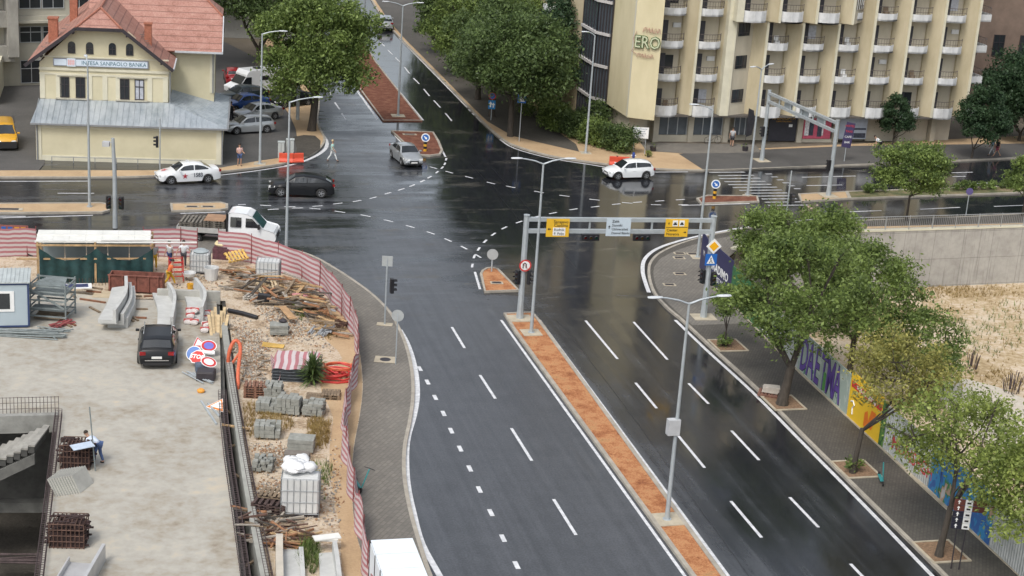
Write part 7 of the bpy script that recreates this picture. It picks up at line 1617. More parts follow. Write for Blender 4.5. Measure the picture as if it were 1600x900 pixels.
s1 = lay('stop_sign', 'red octagonal STOP sign tilted on the sign heap', (308, 572), 'oct', (rad(38), 0, rad(-12)), m_red, z=.5); text('lettering', 'STOP', m_white, s1, (0, 0, .03), (0, 0, 0), .34, sx=.9, bold=.012)
lay('no_parking_sign', 'round red and blue sign lying on white boards on the sign heap', (326, 556), 'round', (rad(25), rad(8), 0), m_red, mat('violet_blue', (.16, .16, .50), .5, .1), .55)
lay('white_triangle_sign', 'white sign with red rim at the front of the sign heap', (326, 583), 'round', (rad(20), rad(10), .4), m_red, m_white, .6); lay('triangle_sign', 'red edged triangle sign at the top of the sign heap', (311, 548), 'tri', (rad(22), rad(5), .5), m_red, m_white, .45)
lay('blue_round_sign', 'dark blue round sign sticking out behind the STOP sign', (303, 562), 'round', (rad(50), rad(-10), 0), m_blue, None, .35)
for k, (px, d, mm, rz, lab) in enumerate((((322, 567), (.9, .35, .25), m_white, .1, 'white rolled tube on the sign heap'), ((322, 592), (.9, .8, .45), m_dark, .05, 'black crate under the sign heap'), ((316, 580), (.7, .6, .4), mat('slate_bag', (.10, .13, .18), .7, .3, 4), .3, 'slate grey bag under the sign heap'))):
    mb = MB(); 
    if k == 0: mb.cyl((-.45, 0, .6), (.45, 0, .55), .12, n=12)
    else: mb.bb(-d[0] / 2, d[0] / 2, -d[1] / 2, d[1] / 2, 0, d[2]); mb.bb(-d[0] / 2 + .05, d[0] / 2 - .05, -d[1] / 2 + .05, d[1] / 2 - .05, d[2] + .001, d[2] + .04)
    mb.build(('white_tube', 'black_crate', 'slate_bag')[k], mm, loc=G(px[0], px[1], ZS), rz=rz, label=lab, cat=('tube', 'crate', 'bag')[k], bevel=.02)
bundle('sign_post_pile', 'grey sign posts lying left of the sign heap', (308, 592), -.7, 1.9, .03, 9, m_galv, 5, 'post pile', .25, layers=2, jit=.08)
lay('orange_sign', 'orange and white sign lying alone beside the trench', (341, 636), 'tri', (rad(20), rad(5), -.3), mat('orange_face', (.70, .22, .03), .5, .05), m_white, .12)
for k, (a, b_) in enumerate((((314, 628), (338, 664)), ((325, 632), (343, 652)))): A, B = G(*a, ZS), G(*b_, ZS); mb = MB(); mb.bar((0, 0, .05), (B - A) + Vector((0, 0, .05)), .08, .08); mb.build('steel_bar', m_galv, loc=A, label=['longer pale steel bar lying by the trench edge', 'shorter pale steel bar lying by the trench edge'][k], cat='steel bar')
mb = MB(); mb.lathe([(0, 0), (.18, .03), (.2, .12), (.1, .2), (0, .2)], (0, 0, 0), n=12); mb.build('orange_hard_hat', mat('hat_orange', (.7, .30, .04), .4, .1), loc=G(314, 613, ZS), label='small orange helmet lying on the concrete below the sign heap', cat='helmet')
# orange hose over the beam
m_oh = mat('orange_hose', (.58, .13, .06), .5, .15, 4); A, B = G(356, 570, .3), G(372, 603, ZP)
mb = MB(); mb.tube(smooth([A + Vector((0, 0, -.3)), A + Vector((.05, .1, .7)), A + Vector((.3, .3, 1.25)), A + Vector((.62, .1, 1.0)), B + Vector((-.1, .5, .55)), B + Vector((0, 0, .1)), B + Vector((.05, -.5, .08))], 6), .10, 8); mb.build('orange_hose', m_oh, smooth=60, label='thick orange hose arching over the trench beam', cat='hose')
mb = MB(); mb.cyl(A + Vector((.1, .0, -.1)), A + Vector((.55, .25, .6)), .07, n=8); mb.build('red_pipe', m_oh, label='short red pipe stub under the orange hose arch', cat='pipe')
mb = MB(); A, B = G(357, 488, ZP), G(402, 499, ZP); mb.tube([A + Vector((0, 0, .12)), A.lerp(B, .5) + Vector((0, 0, .15)), B + Vector((0, 0, .1))], .13, 10); mb.build('black_pipe', m_black, smooth=60, label='thick black pipe lying on the gravel', cat='pipe')
# --- tanks
m_cage = mat('cage_steel', (.30, .32, .33), .5, .1); m_tank = mat('milky_tank', (.58, .59, .58), .5, .12, 1)
def ibc(label, px, rz=0, h=1.05, top=None, tilt=None, m=None, w_=1.1):
    T = thing('caged_tank', label, 'water tank', G(px[0], px[1], ZP), rz, 'caged plastic tanks'); mb = MB(); mb.bb(-w_ / 2, w_ / 2, -.5, .5, .14, h); mb.build('tank', m or m_tank, T, bevel=.06); mb = MB()
    for z in (.16, .16 + (h - .16) / 3, .16 + 2 * (h - .16) / 3, h + .02):
        q_ = [(-w_ / 2 - .03, -.53, z), (w_ / 2 + .03, -.53, z), (w_ / 2 + .03, .53, z), (-w_ / 2 - .03, .53, z), (-w_ / 2 - .03, -.53, z)]; mb.tube(q_, .018, 4)
    for k in range(7):
        x = -w_ / 2 - .03 + (w_ + .06) * k / 6; mb.cyl((x, -.53, .14), (x, -.53, h), .015, n=4); mb.cyl((x, .53, .14), (x, .53, h), .015, n=4); mb.cyl((x, -.53, h + .02), (x, .53, h + .02), .012, n=4) if top is None else None
    for k in range(5): y = -.53 + 1.06 * k / 4; mb.cyl((w_ / 2 + .03, y, .14), (w_ / 2 + .03, y, h), .015, n=4); mb.cyl((-w_ / 2 - .03, y, .14), (-w_ / 2 - .03, y, h), .015, n=4)
    mb.build('cage', m_cage, T); mb = MB(); mb.bb(-w_ / 2, w_ / 2, -.5, .5, 0, .12); mb.build('base', m_dark, T); return T
ibc('milky caged tank with round lid left of the timber heap', (313, 425), .1, 1.25); mb = MB(); mb.lathe([(0, 0), (.45, 0), (.48, .06), (.3, .16), (0, .18)], (0, 0, 0), n=18); mb.build('tank_lid', mat('grey_lid', (.32, .36, .37), .5, .1), loc=G(313, 425, ZP) + Vector((0, .1, 1.28)), label='round grey lid on the milky caged tank', cat='lid')
ibc('empty caged tank standing in the timber heap', (419, 442), .05, 1.45, w_=1.35); ibc('large caged tank heaped with white sacks near the bottom', (469, 800), .08, 1.75, w_=1.55, top=1)
T = thing('white_bucket', 'open white tub in front of the milky tank', 'tub', G(330, 437, ZP)); mb = MB(); mb.lathe([(0, .02), (.36, .02), (.46, .8), (.42, .8), (.34, .1), (0, .1)], (0, 0, 0), n=14); mb.build('tub', m_tank, T)
rg = random.Random(21)
for k in range(14):
    x, y = rg.uniform(-.6, .6), rg.uniform(-.4, .75); mb = MB(); mb.lathe([(0, -.26), (.2, -.2), (.3, 0), (.2, .2), (0, .26)], (0, 0, 0), 'Z', 9); mb.v = [(a * 1.15 + rg.uniform(-.04, .04), b_ * 1.15, c * .75 + rg.uniform(-.03, .03)) for a, b_, c in mb.v]
    mb.build('white_sack', mat('bright_sack', (.72, .73, .74), .6, .06, 3), loc=G(469, 800, ZP) + Vector((x, y + .1, 1.85 + rg.uniform(0, .25) + .1 * (1 - abs(x)))), rz=rg.uniform(0, 3), smooth=70, label='bright white plastic sack heaped on the large caged tank', cat='sack', group='white sacks on the tank')
# --- paver stacks
m_pav = mat('paver_grey', (.26, .265, .24), .85, .22, 3, bump=.2); m_pav2 = mat('paver_brown', (.17, .15, .13), .85, .2, 3)
def stack(label, px, nx, ny, nz, d=(.22, .3, .16), rz=0, m=m_pav, seed=1, rough=.02, z=ZP, name='paver_stack'):
    rg = random.Random(seed); mb = MB()
    for k in range(nz):
        for i in range(nx):
            for j in range(ny):
                if k == nz - 1 and rg.random() < .15 and nx * ny > 3: continue
                mb.box(((i - (nx - 1) / 2) * d[0] + rg.uniform(-rough, rough), (j - (ny - 1) / 2) * d[1] + rg.uniform(-rough, rough), .1 + d[2] * (k + .5)), (d[0] * .95, d[1] * .95, d[2] * .93), rg.uniform(-rough, rough) * 2)
    T = thing(name, label, 'paver stack', G(px[0], px[1], z), rz, 'stacks of grey pavers'); mb.build('pavers', m, T); mb = MB()
    for x in (-.38, 0, .38): mb.bb(x * nx * d[0] - .05, x * nx * d[0] + .05, -ny * d[1] / 2, ny * d[1] / 2, 0, .1)
    mb.build('pallet', m_wood2, T); return T
stack('stack of flat grey slabs with a dark lump on top, right of the black pipe', (437, 523), 1, 1, 5, (1.05, .8, .11), .1, rough=.05, seed=1)
stack('mossy paver stack behind the rusty pallet', (427, 620), 4, 3, 4, seed=2, rough=.04); stack('low flat paver stack left of the tall one', (419, 642), 5, 3, 3, seed=3)
stack('tallest grey paver stack in the middle of the site', (453, 645), 5, 3, 5, seed=4, rz=-.1); stack('paver stack with disturbed top beside the fence', (490, 648), 4, 3, 4, (.25, .3, .16), seed=5, rz=-.1, rough=.04)
stack('square edged paver stack next to the trench', (418, 682), 5, 3, 3, (.24, .3, .2), seed=6, rz=.08); stack('smooth grey slab pack above the white sacks', (471, 704), 1, 1, 3, (1.25, .85, .2), seed=7, name='slab_pack')
stack('brown slab pack directly behind the white sacks', (464, 727), 1, 1, 3, (1.2, .5, .18), seed=8, m=m_pav2, name='slab_pack'); stack('rough heap of broken pavers on a dark block stack', (410, 733), 4, 3, 3, seed=9, rough=.08, m=m_pav)
mb = MB(); mb.lathe([(0, 0), (.2, 0), (.24, .1), (.1, .2), (0, .2)], (0, 0, 0), n=7); mb.build('dark_lump', m_dark, loc=G(438, 522, ZP) + Vector((.1, .2, .65)), label='dark lump of rubble on the flat slab stack', cat='rubble')
# --- pallets
m_yw = mat('yellow_timber', (.55, .36, .10), .8, .2, 3)
pallet('pallet', 'bright yellow pallet tilted on the heap behind the tanks', G(369, 413, ZP) + Vector((0, 0, .5)), .5, m=m_yw, tilt=(rad(18), rad(-8)), dims=(1.3, 1.0))
pallet('pallet', 'pale pallet leaning on the empty caged tank', G(418, 458, ZP) + Vector((0, 0, .35)), .35, m=mat('pale_pallet', (.42, .33, .21), .8, .25, 3), tilt=(rad(28), rad(-10)), dims=(1.2, 1.0))
pallet('pallet_stack', 'rusty brown pallet stack next to the trench beam', G(399, 618, ZP), .1, 5, (1.1, .8), m=mat('reddish_timber', (.20, .10, .065), .8, .4, 3)); pallet('pallet', 'left grey pallet below the red hose coil', G(492, 622, ZP), .05, 1, (.85, .9)); pallet('pallet', 'right grey pallet below the red hose coil', G(517, 620, ZP), .05, 2, (.9, .9))
pallet('pallet_stack', 'dark pallet stack left of the large sack tank', G(424, 797, ZP), -.15, 4, (1.5, 1.1), m=mat('dark_old_timber', (.07, .045, .04), .85, .4, 3)); pallet('pallet', 'single pallet with pale ends on the dark pallet stack', G(428, 790, ZP) + Vector((0, 0, .52)), -.1, 1, (1.2, .9), m=m_wood2)
pallet('pallet', 'white painted pallet deep in the timber heap', G(400, 468, ZP), -.25, 2, (1.3, .9), m=mat('whitened_timber', (.45, .42, .37), .8, .2, 3))
# --- timber heap
rg = random.Random(33); m_w3 = mat('red_brown_board', (.30, .15, .075), .8, .3, 3); m_w4 = mat('grey_board', (.28, .25, .21), .8, .3, 3); m_w5 = mat('dark_board', (.06, .05, .04), .8, .4, 3)
def heap(poly, n, name, label, group, ms, lmin, lmax, zmax, wd=(.08, .22), seed=1):
    rg = random.Random(seed); P = [G(*q_, ZP) for q_ in poly]; xs = [p.x for p in P]; ys = [p.y for p in P]; k = 0; cx_, cy_ = sum(xs) / len(xs), sum(ys) / len(ys)
    def inside(x, y):
        c = False
        for i in range(len(P)):
            a, b_ = P[i], P[i - 1]
            if (a.y > y) != (b_.y > y) and x < (b_.x - a.x) * (y - a.y) / (b_.y - a.y) + a.x: c = not c
        return c
    tries = 0
    while k < n and tries < 9999:
        tries += 1
        x, y = rg.uniform(min(xs), max(xs)), rg.uniform(min(ys), max(ys))
        if not inside(x, y): continue
        a = rg.choice((rg.uniform(-.5, .5), rg.uniform(-1.5, 1.5))); l_ = rg.uniform(lmin, lmax); z = ZP + .05 + zmax * (k / n) * rg.uniform(.4, 1); tl = rg.uniform(-.22, .22)
        d = Vector((math.cos(a), math.sin(a), tl)) * l_ / 2; mb = MB(); mb.bar(-d, d, rg.uniform(*wd), rg.uniform(.03, .08)); mb.build(name, rg.choice(ms), loc=(x, y, max(z, ZP + .04 + abs(tl) * l_ / 2)), label=label, cat='board', group=group); k += 1
heap([(350, 425), (392, 425), (400, 450), (385, 462), (355, 455)], 30, 'timber_board', 'loose board in the timber heap next to the milky tank', 'boards heaped by the tanks', [m_wood, m_wood2, m_w4, m_w3], .6, 1.9, .6, seed=1)
heap([(380, 432), (445, 455), (490, 465), (520, 490), (480, 505), (420, 480), (385, 470)], 110, 'timber_board', 'loose board in the big timber heap under the curved striped fence', 'boards in the big timber heap', [m_wood, m_wood2, m_wood2, m_w4, m_w3, m_w5], .6, 2.2, 1.05, seed=2)
heap([(440, 440), (500, 458), (545, 520), (535, 535), (470, 505), (450, 470)], 55, 'timber_board', 'loose board at the fence side of the timber heap', 'boards along the striped fence', [m_wood, m_wood2, m_w4, m_w3], .6, 2.0, .8, seed=3)
heap([(375, 800), (440, 795), (460, 830), (440, 860), (385, 850)], 60, 'timber_board', 'broken stick in the rust brown heap at the bottom of the site', 'sticks in the lower heap', [m_w3, m_rust, m_wood2, m_w5, m_w4], .4, 1.5, .45, (.05, .12), seed=4)
heap([(420, 825), (490, 830), (490, 850), (430, 865)], 40, 'timber_board', 'thin red brown lath in the rust brown heap', 'laths in the lower heap', [m_w3, m_rust, m_wood], .7, 1.6, .35, (.04, .09), seed=5)
heap([(355, 500), (420, 540), (420, 600), (375, 590), (360, 540)], 22, 'timber_board', 'scattered grey lath on the gravel beside the trench', 'laths scattered on the gravel', [m_w4, m_wood2], .4, 1.1, .05, (.05, .12), seed=6)
# heap extras
for name, lab, px, d, m_, rot in (('pink_board', 'pink insulation board on the timber heap', (469, 472), (1.0, .35, .06), mat('pink_foam', (.55, .25, .24), .7, .1), (0, .1, .15)), ('white_trough', 'white gutter trough lying by the striped fence', (489, 487), (1.3, .3, .12), m_sheet, (0, 0, -.75)), ('black_casing', 'black plastic casing in front of the timber heap', (412, 476), (.7, .45, .35), m_black, (0, .1, .1)), ('tan_board', 'long tan board lying towards the slab stack', (449, 500), (2.0, .45, .05), mat('tan_ply', (.40, .25, .13), .8, .2, 2), (0, .05, -1.1)), ('orange_board', 'orange board standing out of the timber heap', (418, 425), (.35, .1, .5), MATS['orange_face'], (0, 0, .2)), ('shovel_blade', 'grey metal shovel blade near the fence', (518, 496), (.45, .35, .05), m_galv, (0, .2, .3))):
    mb = MB(); mb.box((0, 0, 0), d); mb.box((0, 0, d[2] / 2 + .012), (d[0] * .8, d[1] * .8, .02)); o = mb.build(name, m_, loc=G(px[0], px[1], ZP) + Vector((0, 0, .45)), label=lab, cat=name.split('_')[1], bevel=.01); o.rotation_euler = rot
bundle('tube_bundle', 'bundle of short pale grey tubes behind the striped panels', (503, 520), 1.45, 1.1, .045, 24, mat('pale_tube', (.34, .36, .38), .5, .2, 4), 7, 'tube bundle', .62, ZP, .1, layers=3)
mb = MB(); rg = random.Random(3)
for k in range(26): a = rg.uniform(0, 6.28); r_ = rg.uniform(.2, .5); mb.tube([(r_ * math.cos(a + j * .9), r_ * math.sin(a + j * .9) * .8, .1 + rg.uniform(0, .35)) for j in range(5)], .02, 4)
mb.build('rusty_wire_tangle', m_rust, loc=G(533, 513, ZP), label='tangle of rusty wire by the striped fence', cat='wire tangle')
mb = MB(); 
for k in range(5): mb.bar((-.6, -.25 + k * .1, .05 + .02 * k), (.6, -.25 + k * .1, .05), .09, .04)
mb.build('yellow_laths', m_yw, loc=G(427, 541, ZP), label='yellow laths lying behind the stacked striped panels', cat='laths')
# --- stacked fence panels
T = thing('stacked_fence_panels', 'flat stack of fence panels covered with red and white striped fabric', 'fence panels', G(462, 590, ZP), rad(5)); T.rotation_euler = (rad(9), 0, rad(3)); T.scale = (1.12, 1.35, 1); mb = MB()
for k in range(9):
    z = .06 + k * .085; q_ = [(-1.05, -.45, z), (1.05, -.45, z), (1.1, .9, z), (-1.0, .9, z), (-1.05, -.45, z)]; mb.tube([(x + .02 * (k % 3), y - .02 * (k % 2), zz) for x, y, zz in q_], .025, 4)
mb.bb(-1.0, 1.0, -.42, .85, .02, .78); mb.build('panel_frames', mat('dark_panels', (.05, .06, .07), .6, .3, 5), T)
me = bpy.data.meshes.new('fabric'); V = []; UV = []; nx_, ny_ = 26, 8
for i in range(nx_ + 1):
    for j in range(ny_ + 1): u, v_ = i / nx_, j / ny_; V.append((-1.0 + 2.0 * u + .04 * math.sin(v_ * 8), -.5 + 1.45 * v_, .86 + .03 * math.sin(u * 14 + v_ * 3))); UV.append((v_ * 1.4, u * .95 + .02 * math.sin(v_ * 9)))
me.from_pydata(V, [], [(i * 9 + j, (i + 1) * 9 + j, (i + 1) * 9 + j + 1, i * 9 + j + 1) for i in range(nx_) for j in range(ny_)]); ul = me.uv_layers.new(name='UVMap')
for lp in me.loops: ul.data[lp.index].uv = UV[lp.vertex_index]
me.materials.append(m_stripe); me.update(); o = bpy.data.objects.new('fabric', me); COL.objects.link(o); o.parent = T
T = thing('striped_sheet', 'folded striped sheet hanging left of the stacked panels', 'striped sheet', (0, 0, 0)); uvstrip('fabric', [G(424, 575, ZP), G(436, 597, ZP)], .8, m_stripe, T, seed=9)
# --- hose coil
mb = MB(); rg = random.Random(9); pts = []
for k in range(150):
    a = k * .33; r_ = .55 + .38 * math.sin(k * .21) + rg.uniform(-.05, .05); pts.append((r_ * 1.15 * math.cos(a), r_ * .9 * math.sin(a), .08 + .0022 * k + rg.uniform(0, .05)))
mb.tube(pts, .045, 6); mb.tube([(-1.6, -.55, .05), (-.6, -.8, .06), (.3, -.85, .06), (1.1, -.5, .08), (1.15, .1, .2)], .06, 6); mb.tube([(-.9, 1.9, .1), (-.5, 1.1, .25), (.2, .9, .5), (.9, .5, .45)], .05, 6)
mb.build('hose_coil', mat('red_hose', (.55, .05, .045), .5, .2, 4), loc=G(522, 590, ZP), smooth=60, label='large loose coil of red hose beside the yucca', cat='hose')
mb = MB(); mb.tube([(.75 * math.cos(a), .55 * math.sin(a), .42 + .01 * a) for a in [k * .4 for k in range(34)]], .045, 6); mb.build('orange_hose_coil', m_oh, loc=G(530, 586, ZP), smooth=60, label='smaller orange coil lying on the red hose', cat='hose')
# --- lower channels
channel('left pale channel at the bottom edge of the site', [(440, 866), (440, 890), (440, 930)], [(470, 866), (472, 895), (474, 930)], ZP, .12, 'pale channels at the bottom'); 
mb = MB(); mb.ribbon(GL([(436, 858), (436, 890), (437, 935)], ZP), -.14, .14, ZP, ZP + .7); mb.build('channel_wall', mat('tan_concrete', (.48, .44, .37), .8, .1, 1.5), label='upright pale wall left of the bottom channel', cat='concrete wall')
channel('right pale channel at the bottom edge with a plank on it', [(498, 872), (499, 890), (500, 930)], [(522, 870), (526, 895), (530, 930)], ZP, .5, 'pale channels at the bottom')
mb = MB(); mb.box((0, 0, .6), (1.1, .45, .05), .4); mb.box((0, .02, .53), (.9, .4, .08), .1); mb.build('plank_pile', m_sheet, loc=G(510, 860, ZP), label='pale planks on the right channel at the bottom', cat='planks')
# rubble clumps, one mass nobody could count
rg = np.random.default_rng(4); mb = MB()
for poly, n in (([(360, 480), (430, 520), (420, 620), (380, 620), (362, 540)], 2600), ([(390, 740), (530, 740), (530, 830), (400, 800)], 1100), ([(380, 690), (480, 690), (500, 740), (395, 745)], 800), ([(375, 450), (500, 500), (545, 560), (440, 545), (400, 500)], 900), ([(300, 400), (350, 420), (350, 465), (260, 460)], 300), ([(520, 660), (545, 700), (540, 860), (520, 860), (500, 720)], 120), ([(380, 795), (440, 790), (450, 810), (390, 815)], 260)):
    P = [G(*q_, ZP) for q_ in poly]; k = 0
    while k < n:
        w_ = rg.dirichlet(np.ones(len(P))); x = sum(w_[i] * P[i].x for i in range(len(P))); y = sum(w_[i] * P[i].y for i in range(len(P))); s = rg.uniform(.03, .11); k += 1
        R_ = Matrix.Translation((x, y, ZP + s * .3)) @ Matrix.Rotation(rg.uniform(0, 6), 4, (rg.uniform(-1, 1), rg.uniform(-1, 1), 1)); mb.box(None, (s, s * rg.uniform(.5, 1), s * .6), 0, int(rg.integers(0, 3)), R_)
mb.build('rubble', [mat('pale_stone', (.48, .42, .34), .9, .2, 5), mat('grey_stone', (.28, .26, .23), .9, .2, 5), mat('rust_stone', (.30, .18, .10), .9, .2, 5)], kind='stuff')
# lot rebar bunches
for k, (px, lab) in enumerate((((1520, 575), 'left bunch of starter bars rising from the pale lot foundation'), ((1580, 612), 'right thicker bunch of starter bars in the pale lot foundation'))):
    rg2 = random.Random(k); mb = MB(); c0 = G(px[0], px[1], -3.9)
    for j in range(12 + 8 * k): a = rg2.uniform(0, 6.28); r_ = .3 + .15 * k; x, y = r_ * math.cos(a), r_ * math.sin(a); mb.cyl((x, y, 0), (x * 1.3 + rg2.uniform(-.1, .1), y * 1.3, 1.0 + rg2.uniform(-.2, .3)), .022, n=4)
    mb.build('starter_bars', m_reb, loc=c0, label=lab, cat='rebar')
# planters / barriers by the truck
T = thing('mixer_stand', 'red framed mixer stand among the workers', 'mixer stand', G(275, 436, ZP), .3); mb = MB()
for x in (-.4, .4):
    for z in (.3, .6, .9, 1.2): mb.bar((-.4, x, z), (.4, x, z), .05, .05); 
    mb.bar((-.4, x, 0), (-.4, x, 1.3), .05, .05, up=(0, 1, 0)); mb.bar((.4, x, 0), (.4, x, 1.3), .05, .05, up=(0, 1, 0))
mb.build('frame', m_red, T); mb = MB(); mb.lathe([(0, 0), (.35, 0), (.42, .2), (.36, .2), (.3, .08), (0, .08)], (.75, -.3, .3), n=14); mb.build('basin', m_tank, T)
T = thing('yellow_bucket', 'yellow bucket beside the basin in front of the tanks', 'bucket', G(297, 452, ZP)); mb = MB(); mb.lathe([(0, 0), (.15, 0), (.2, .35), (.17, .35), (.13, .05), (0, .05)], (0, 0, 0), n=12); mb.build('bucket', MATS['amber_band'], T)
mb = MB(); mb.lathe([(0, -.2), (.35, -.15), (.45, 0), (.35, .15), (0, .2)], (0, 0, .2), n=14); mb.build('tarpaulin_bundle', mat('cream_tarp', (.62, .52, .30), .7, .15, 3), loc=G(346, 402, ZP) + Vector((0, 0, .7)), smooth=60, label='cream tarpaulin bundle heaped behind the start of the curved fence', cat='tarpaulin')
mb = MB(); mb.bb(-.5, .5, -.4, .4, 0, .7); mb.bb(-.4, .4, -.3, .3, .701, .8); mb.build('dark_crate', mat('maroon_crate', (.10, .04, .05), .8, .4, 5), loc=G(346, 403, ZP), label='dark maroon crate under the cream tarpaulin', cat='crate')
for k, (px, lab) in enumerate((((20, 404), 'row one'),)): pass
# ================================================================== PEOPLE
m_skin = mat('skin', (.42, .25, .17), .6, .08, 6); m_hair = mat('dark_hair', (.025, .018, .012), .7, .3, 20); m_shoe = mat('dark_shoes', (.03, .028, .03), .6, .2)
def skinmesh(name, chains, m, parent, sub=1):
    """chains: list of [(xyz, radius), ...]; equal points are merged so the body is one surface"""
    V = []; Rr = []; E_ = []; idx = {}
    for ch in chains:
        prev = None
        for p, r in ch:
            key = tuple(round(c, 4) for c in p)
            if key not in idx: idx[key] = len(V); V.append(p); Rr.append(r)
            i = idx[key]
            if prev is not None and prev != i: E_.append((prev, i))
            prev = i
    me = bpy.data.meshes.new(name); me.from_pydata(V, E_, []); me.materials.append(m); o = bpy.data.objects.new(name, me); COL.objects.link(o); o.parent = parent
    md = o.modifiers.new('skin', 'SKIN'); md.use_smooth_shade = True
    if not me.skin_vertices: 
        bmx = bmesh.new(); bmx.from_mesh(me); bmx.verts.layers.skin.verify(); bmx.to_mesh(me); bmx.free()
    for i, sv in enumerate(me.skin_vertices[0].data): r = Rr[i]; sv.radius = (r, r) if not isinstance(r, tuple) else r; sv.use_root = (i == 0)
    s = o.modifiers.new('sub', 'SUBSURF'); s.levels = sub; s.render_levels = sub; return o
def person(label, px, rz, top, legs, z=ZP, H=1.75, lean=0, arms=None, stride=.12, skirt=None, shorts=False, hat=None, shoe=None, head_dip=0, bend=0, name='person', sleeves=False, group=None, loc=None):
    """faces local +X; lean tilts the trunk forward (radians)"""
    k = H / 1.75; T = thing(name, label, 'person', loc or G(px[0], px[1], z), rz, group); V3 = lambda x, y, zz: (x * k, y * k, zz * k)
    hipz = .92 - .12 * bend; cl, sl2 = math.cos(lean), math.sin(lean)
    def tr(x, y, u): return V3(x * cl + u * sl2, y, hipz + u * cl - x * sl2)     # u up the trunk
    pel = tr(0, 0, 0); waist = tr(0, 0, .16); chest = tr(.01, 0, .36); neckb = tr(0, 0, .52)
    hd = lean * .6 + head_dip
    def hp(x, y, u): 
        b0 = Vector((sl2 * .54, 0, hipz + .54 * cl)); c_, s_ = math.cos(hd), math.sin(hd); return V3(b0.x + x * c_ + u * s_, y, b0.z + u * c_ - x * s_)
    chains = [[(pel, .13 * k), (waist, .115 * k), (chest, (.155 * k, .125 * k)), (neckb, .07 * k), (hp(.0, 0, .04), .052 * k), (hp(.01, 0, .13), .082 * k), (hp(.0, 0, .22), .095 * k), (hp(0, 0, .285), .06 * k)]]
    hips, feet = [], []
    for s in (-1, 1):
        st_ = stride * s; hip = V3(0, s * .09, hipz - .04); kn = V3(st_ * .7 + .05 + .12 * bend, s * .10, .50 - .03 * bend); an = V3(st_ * 1.6 - .02, s * .10, .09); toe = V3(st_ * 1.6 + .16, s * .12, .035)
        chains.append([(pel, .13 * k), (hip, .085 * k), (kn, .058 * k), (an, .038 * k), (toe, .032 * k)]); hips.append(hip); feet.append((an, toe, kn))
        sh_ = tr(0, s * .19, .46); sw, out, fl = (arms or {}).get(s, (-.18 * s * (1 if stride else 0), .05, .25))
        # upper arm swings sw forward in radians, elbow flexes fl
        a1 = sw - lean * .0; el_ = Vector(sh_) / k + Vector((math.sin(a1) * .29, s * out, -math.cos(a1) * .29)); a2 = a1 + fl; wr = el_ + Vector((math.sin(a2) * .25, s * out * .2, -math.cos(a2) * .25)); dr_ = (wr - el_).normalized()
        el2, wr2 = tuple(c * k for c in el_), tuple(c * k for c in wr); palm = tuple((wr + dr_ * .06)[i] * k for i in range(3))
        chains.append([(chest, (.155 * k, .125 * k)), (sh_, .058 * k), (el2, .042 * k), (wr2, .028 * k), (palm, .030 * k)])
        sd2 = Vector((0, s * -1.0, 0)).cross(dr_).normalized()
        for f in range(4): o_ = sd2 * (.03 - .02 * f); ln = (.085, .095, .088, .07)[f]; p1_ = wr + dr_ * .10 + o_; p2_ = p1_ + dr_ * ln * .5 + Vector((0, -s * .008, 0)); p3_ = p2_ + dr_ * ln * .4 + Vector((0, -s * .02, 0)); chains.append([(palm, .030 * k)] + [(tuple(c * k for c in q_), r_ * k) for q_, r_ in ((p1_, .010), (p2_, .009), (p3_, .008))])
        p1_ = wr + dr_ * .03 + sd2 * .035; p2_ = p1_ + dr_ * .035 + sd2 * .02; chains.append([(wr2, .028 * k), (tuple(c * k for c in p1_), .011 * k), (tuple(c * k for c in p2_), .009 * k)])
        mt = top if True else m_skin; slv = [(sh_, .072 * k), (tuple((Vector(sh_) / k).lerp(el_, .95 if sleeves else .6)[i] * k for i in range(3)), .056 * k)] + ([(wr2, .038 * k)] if sleeves else [])
        feet[-1] = feet[-1] + (slv,)
    skinmesh('body', chains, m_skin, T)
    skinmesh('shirt', [[(tr(0, 0, -.03), (.15 * k, .165 * k)), (waist, (.142 * k, .155 * k)), (chest, (.155 * k, .185 * k)), (tr(0, 0, .47), (.10 * k, .13 * k))]] + [[(chest, (.155 * k, .185 * k))] + f[3] for f in feet], top, T)
    tc_ = []
    for (an, toe, kn, _), hip in zip(feet, hips):
        end = (kn, .075 * k) if shorts else (tuple(Vector(an).lerp(Vector(kn), .08)), .055 * k); tc_.append([(pel, .145 * k), (hip, .105 * k)] + ([(tuple(Vector(hip).lerp(Vector(kn), .85)), .088 * k)] if shorts else [(kn, .075 * k), end]))
    skinmesh('trousers', tc_, legs, T)
    for (an, toe, kn, _) in feet: skinmesh('shoe', [[(tuple(Vector(an) + Vector((-.03 * k, 0, -.03 * k))), .05 * k), (toe, .042 * k)]], shoe or m_shoe, T)
    mb = MB(); c0 = Vector(hp(-.012, 0, .215)); mb.lathe([(.0, .115), (.06, .10), (.098, .05), (.104, -.0), (.09, -.03)], (0, 0, 0), n=14); Rm = Matrix.Rotation(hd, 3, 'Y'); mb.v = [tuple(c0 + Rm @ (Vector(v_) * k)) for v_ in mb.v]; mb.build('hair' if not hat else 'cap', hat or m_hair, T, smooth=60)
    mb = MB()
    for y in (-.033, .033): mb.box(hp(.086, y, .205), (.014 * k, .02 * k, .012 * k))
    mb.build('eyes', m_txt, T); mb = MB(); mb.box(hp(.10, 0, .175), (.03 * k, .02 * k, .04 * k)); mb.build('nose', m_skin, T); mb = MB(); mb.box(hp(.085, 0, .135), (.012 * k, .045 * k, .01 * k)); mb.build('mouth', mat('lips', (.25, .08, .06), .6, .1), T)
    mb = MB()
    for y in (-.092, .092): mb.box(hp(0, y, .19), (.03 * k, .015 * k, .05 * k))
    mb.build('ears', m_skin, T)
    return T
c_ = lambda n, c: mat('cloth_' + n, c, .85, .12, 5)
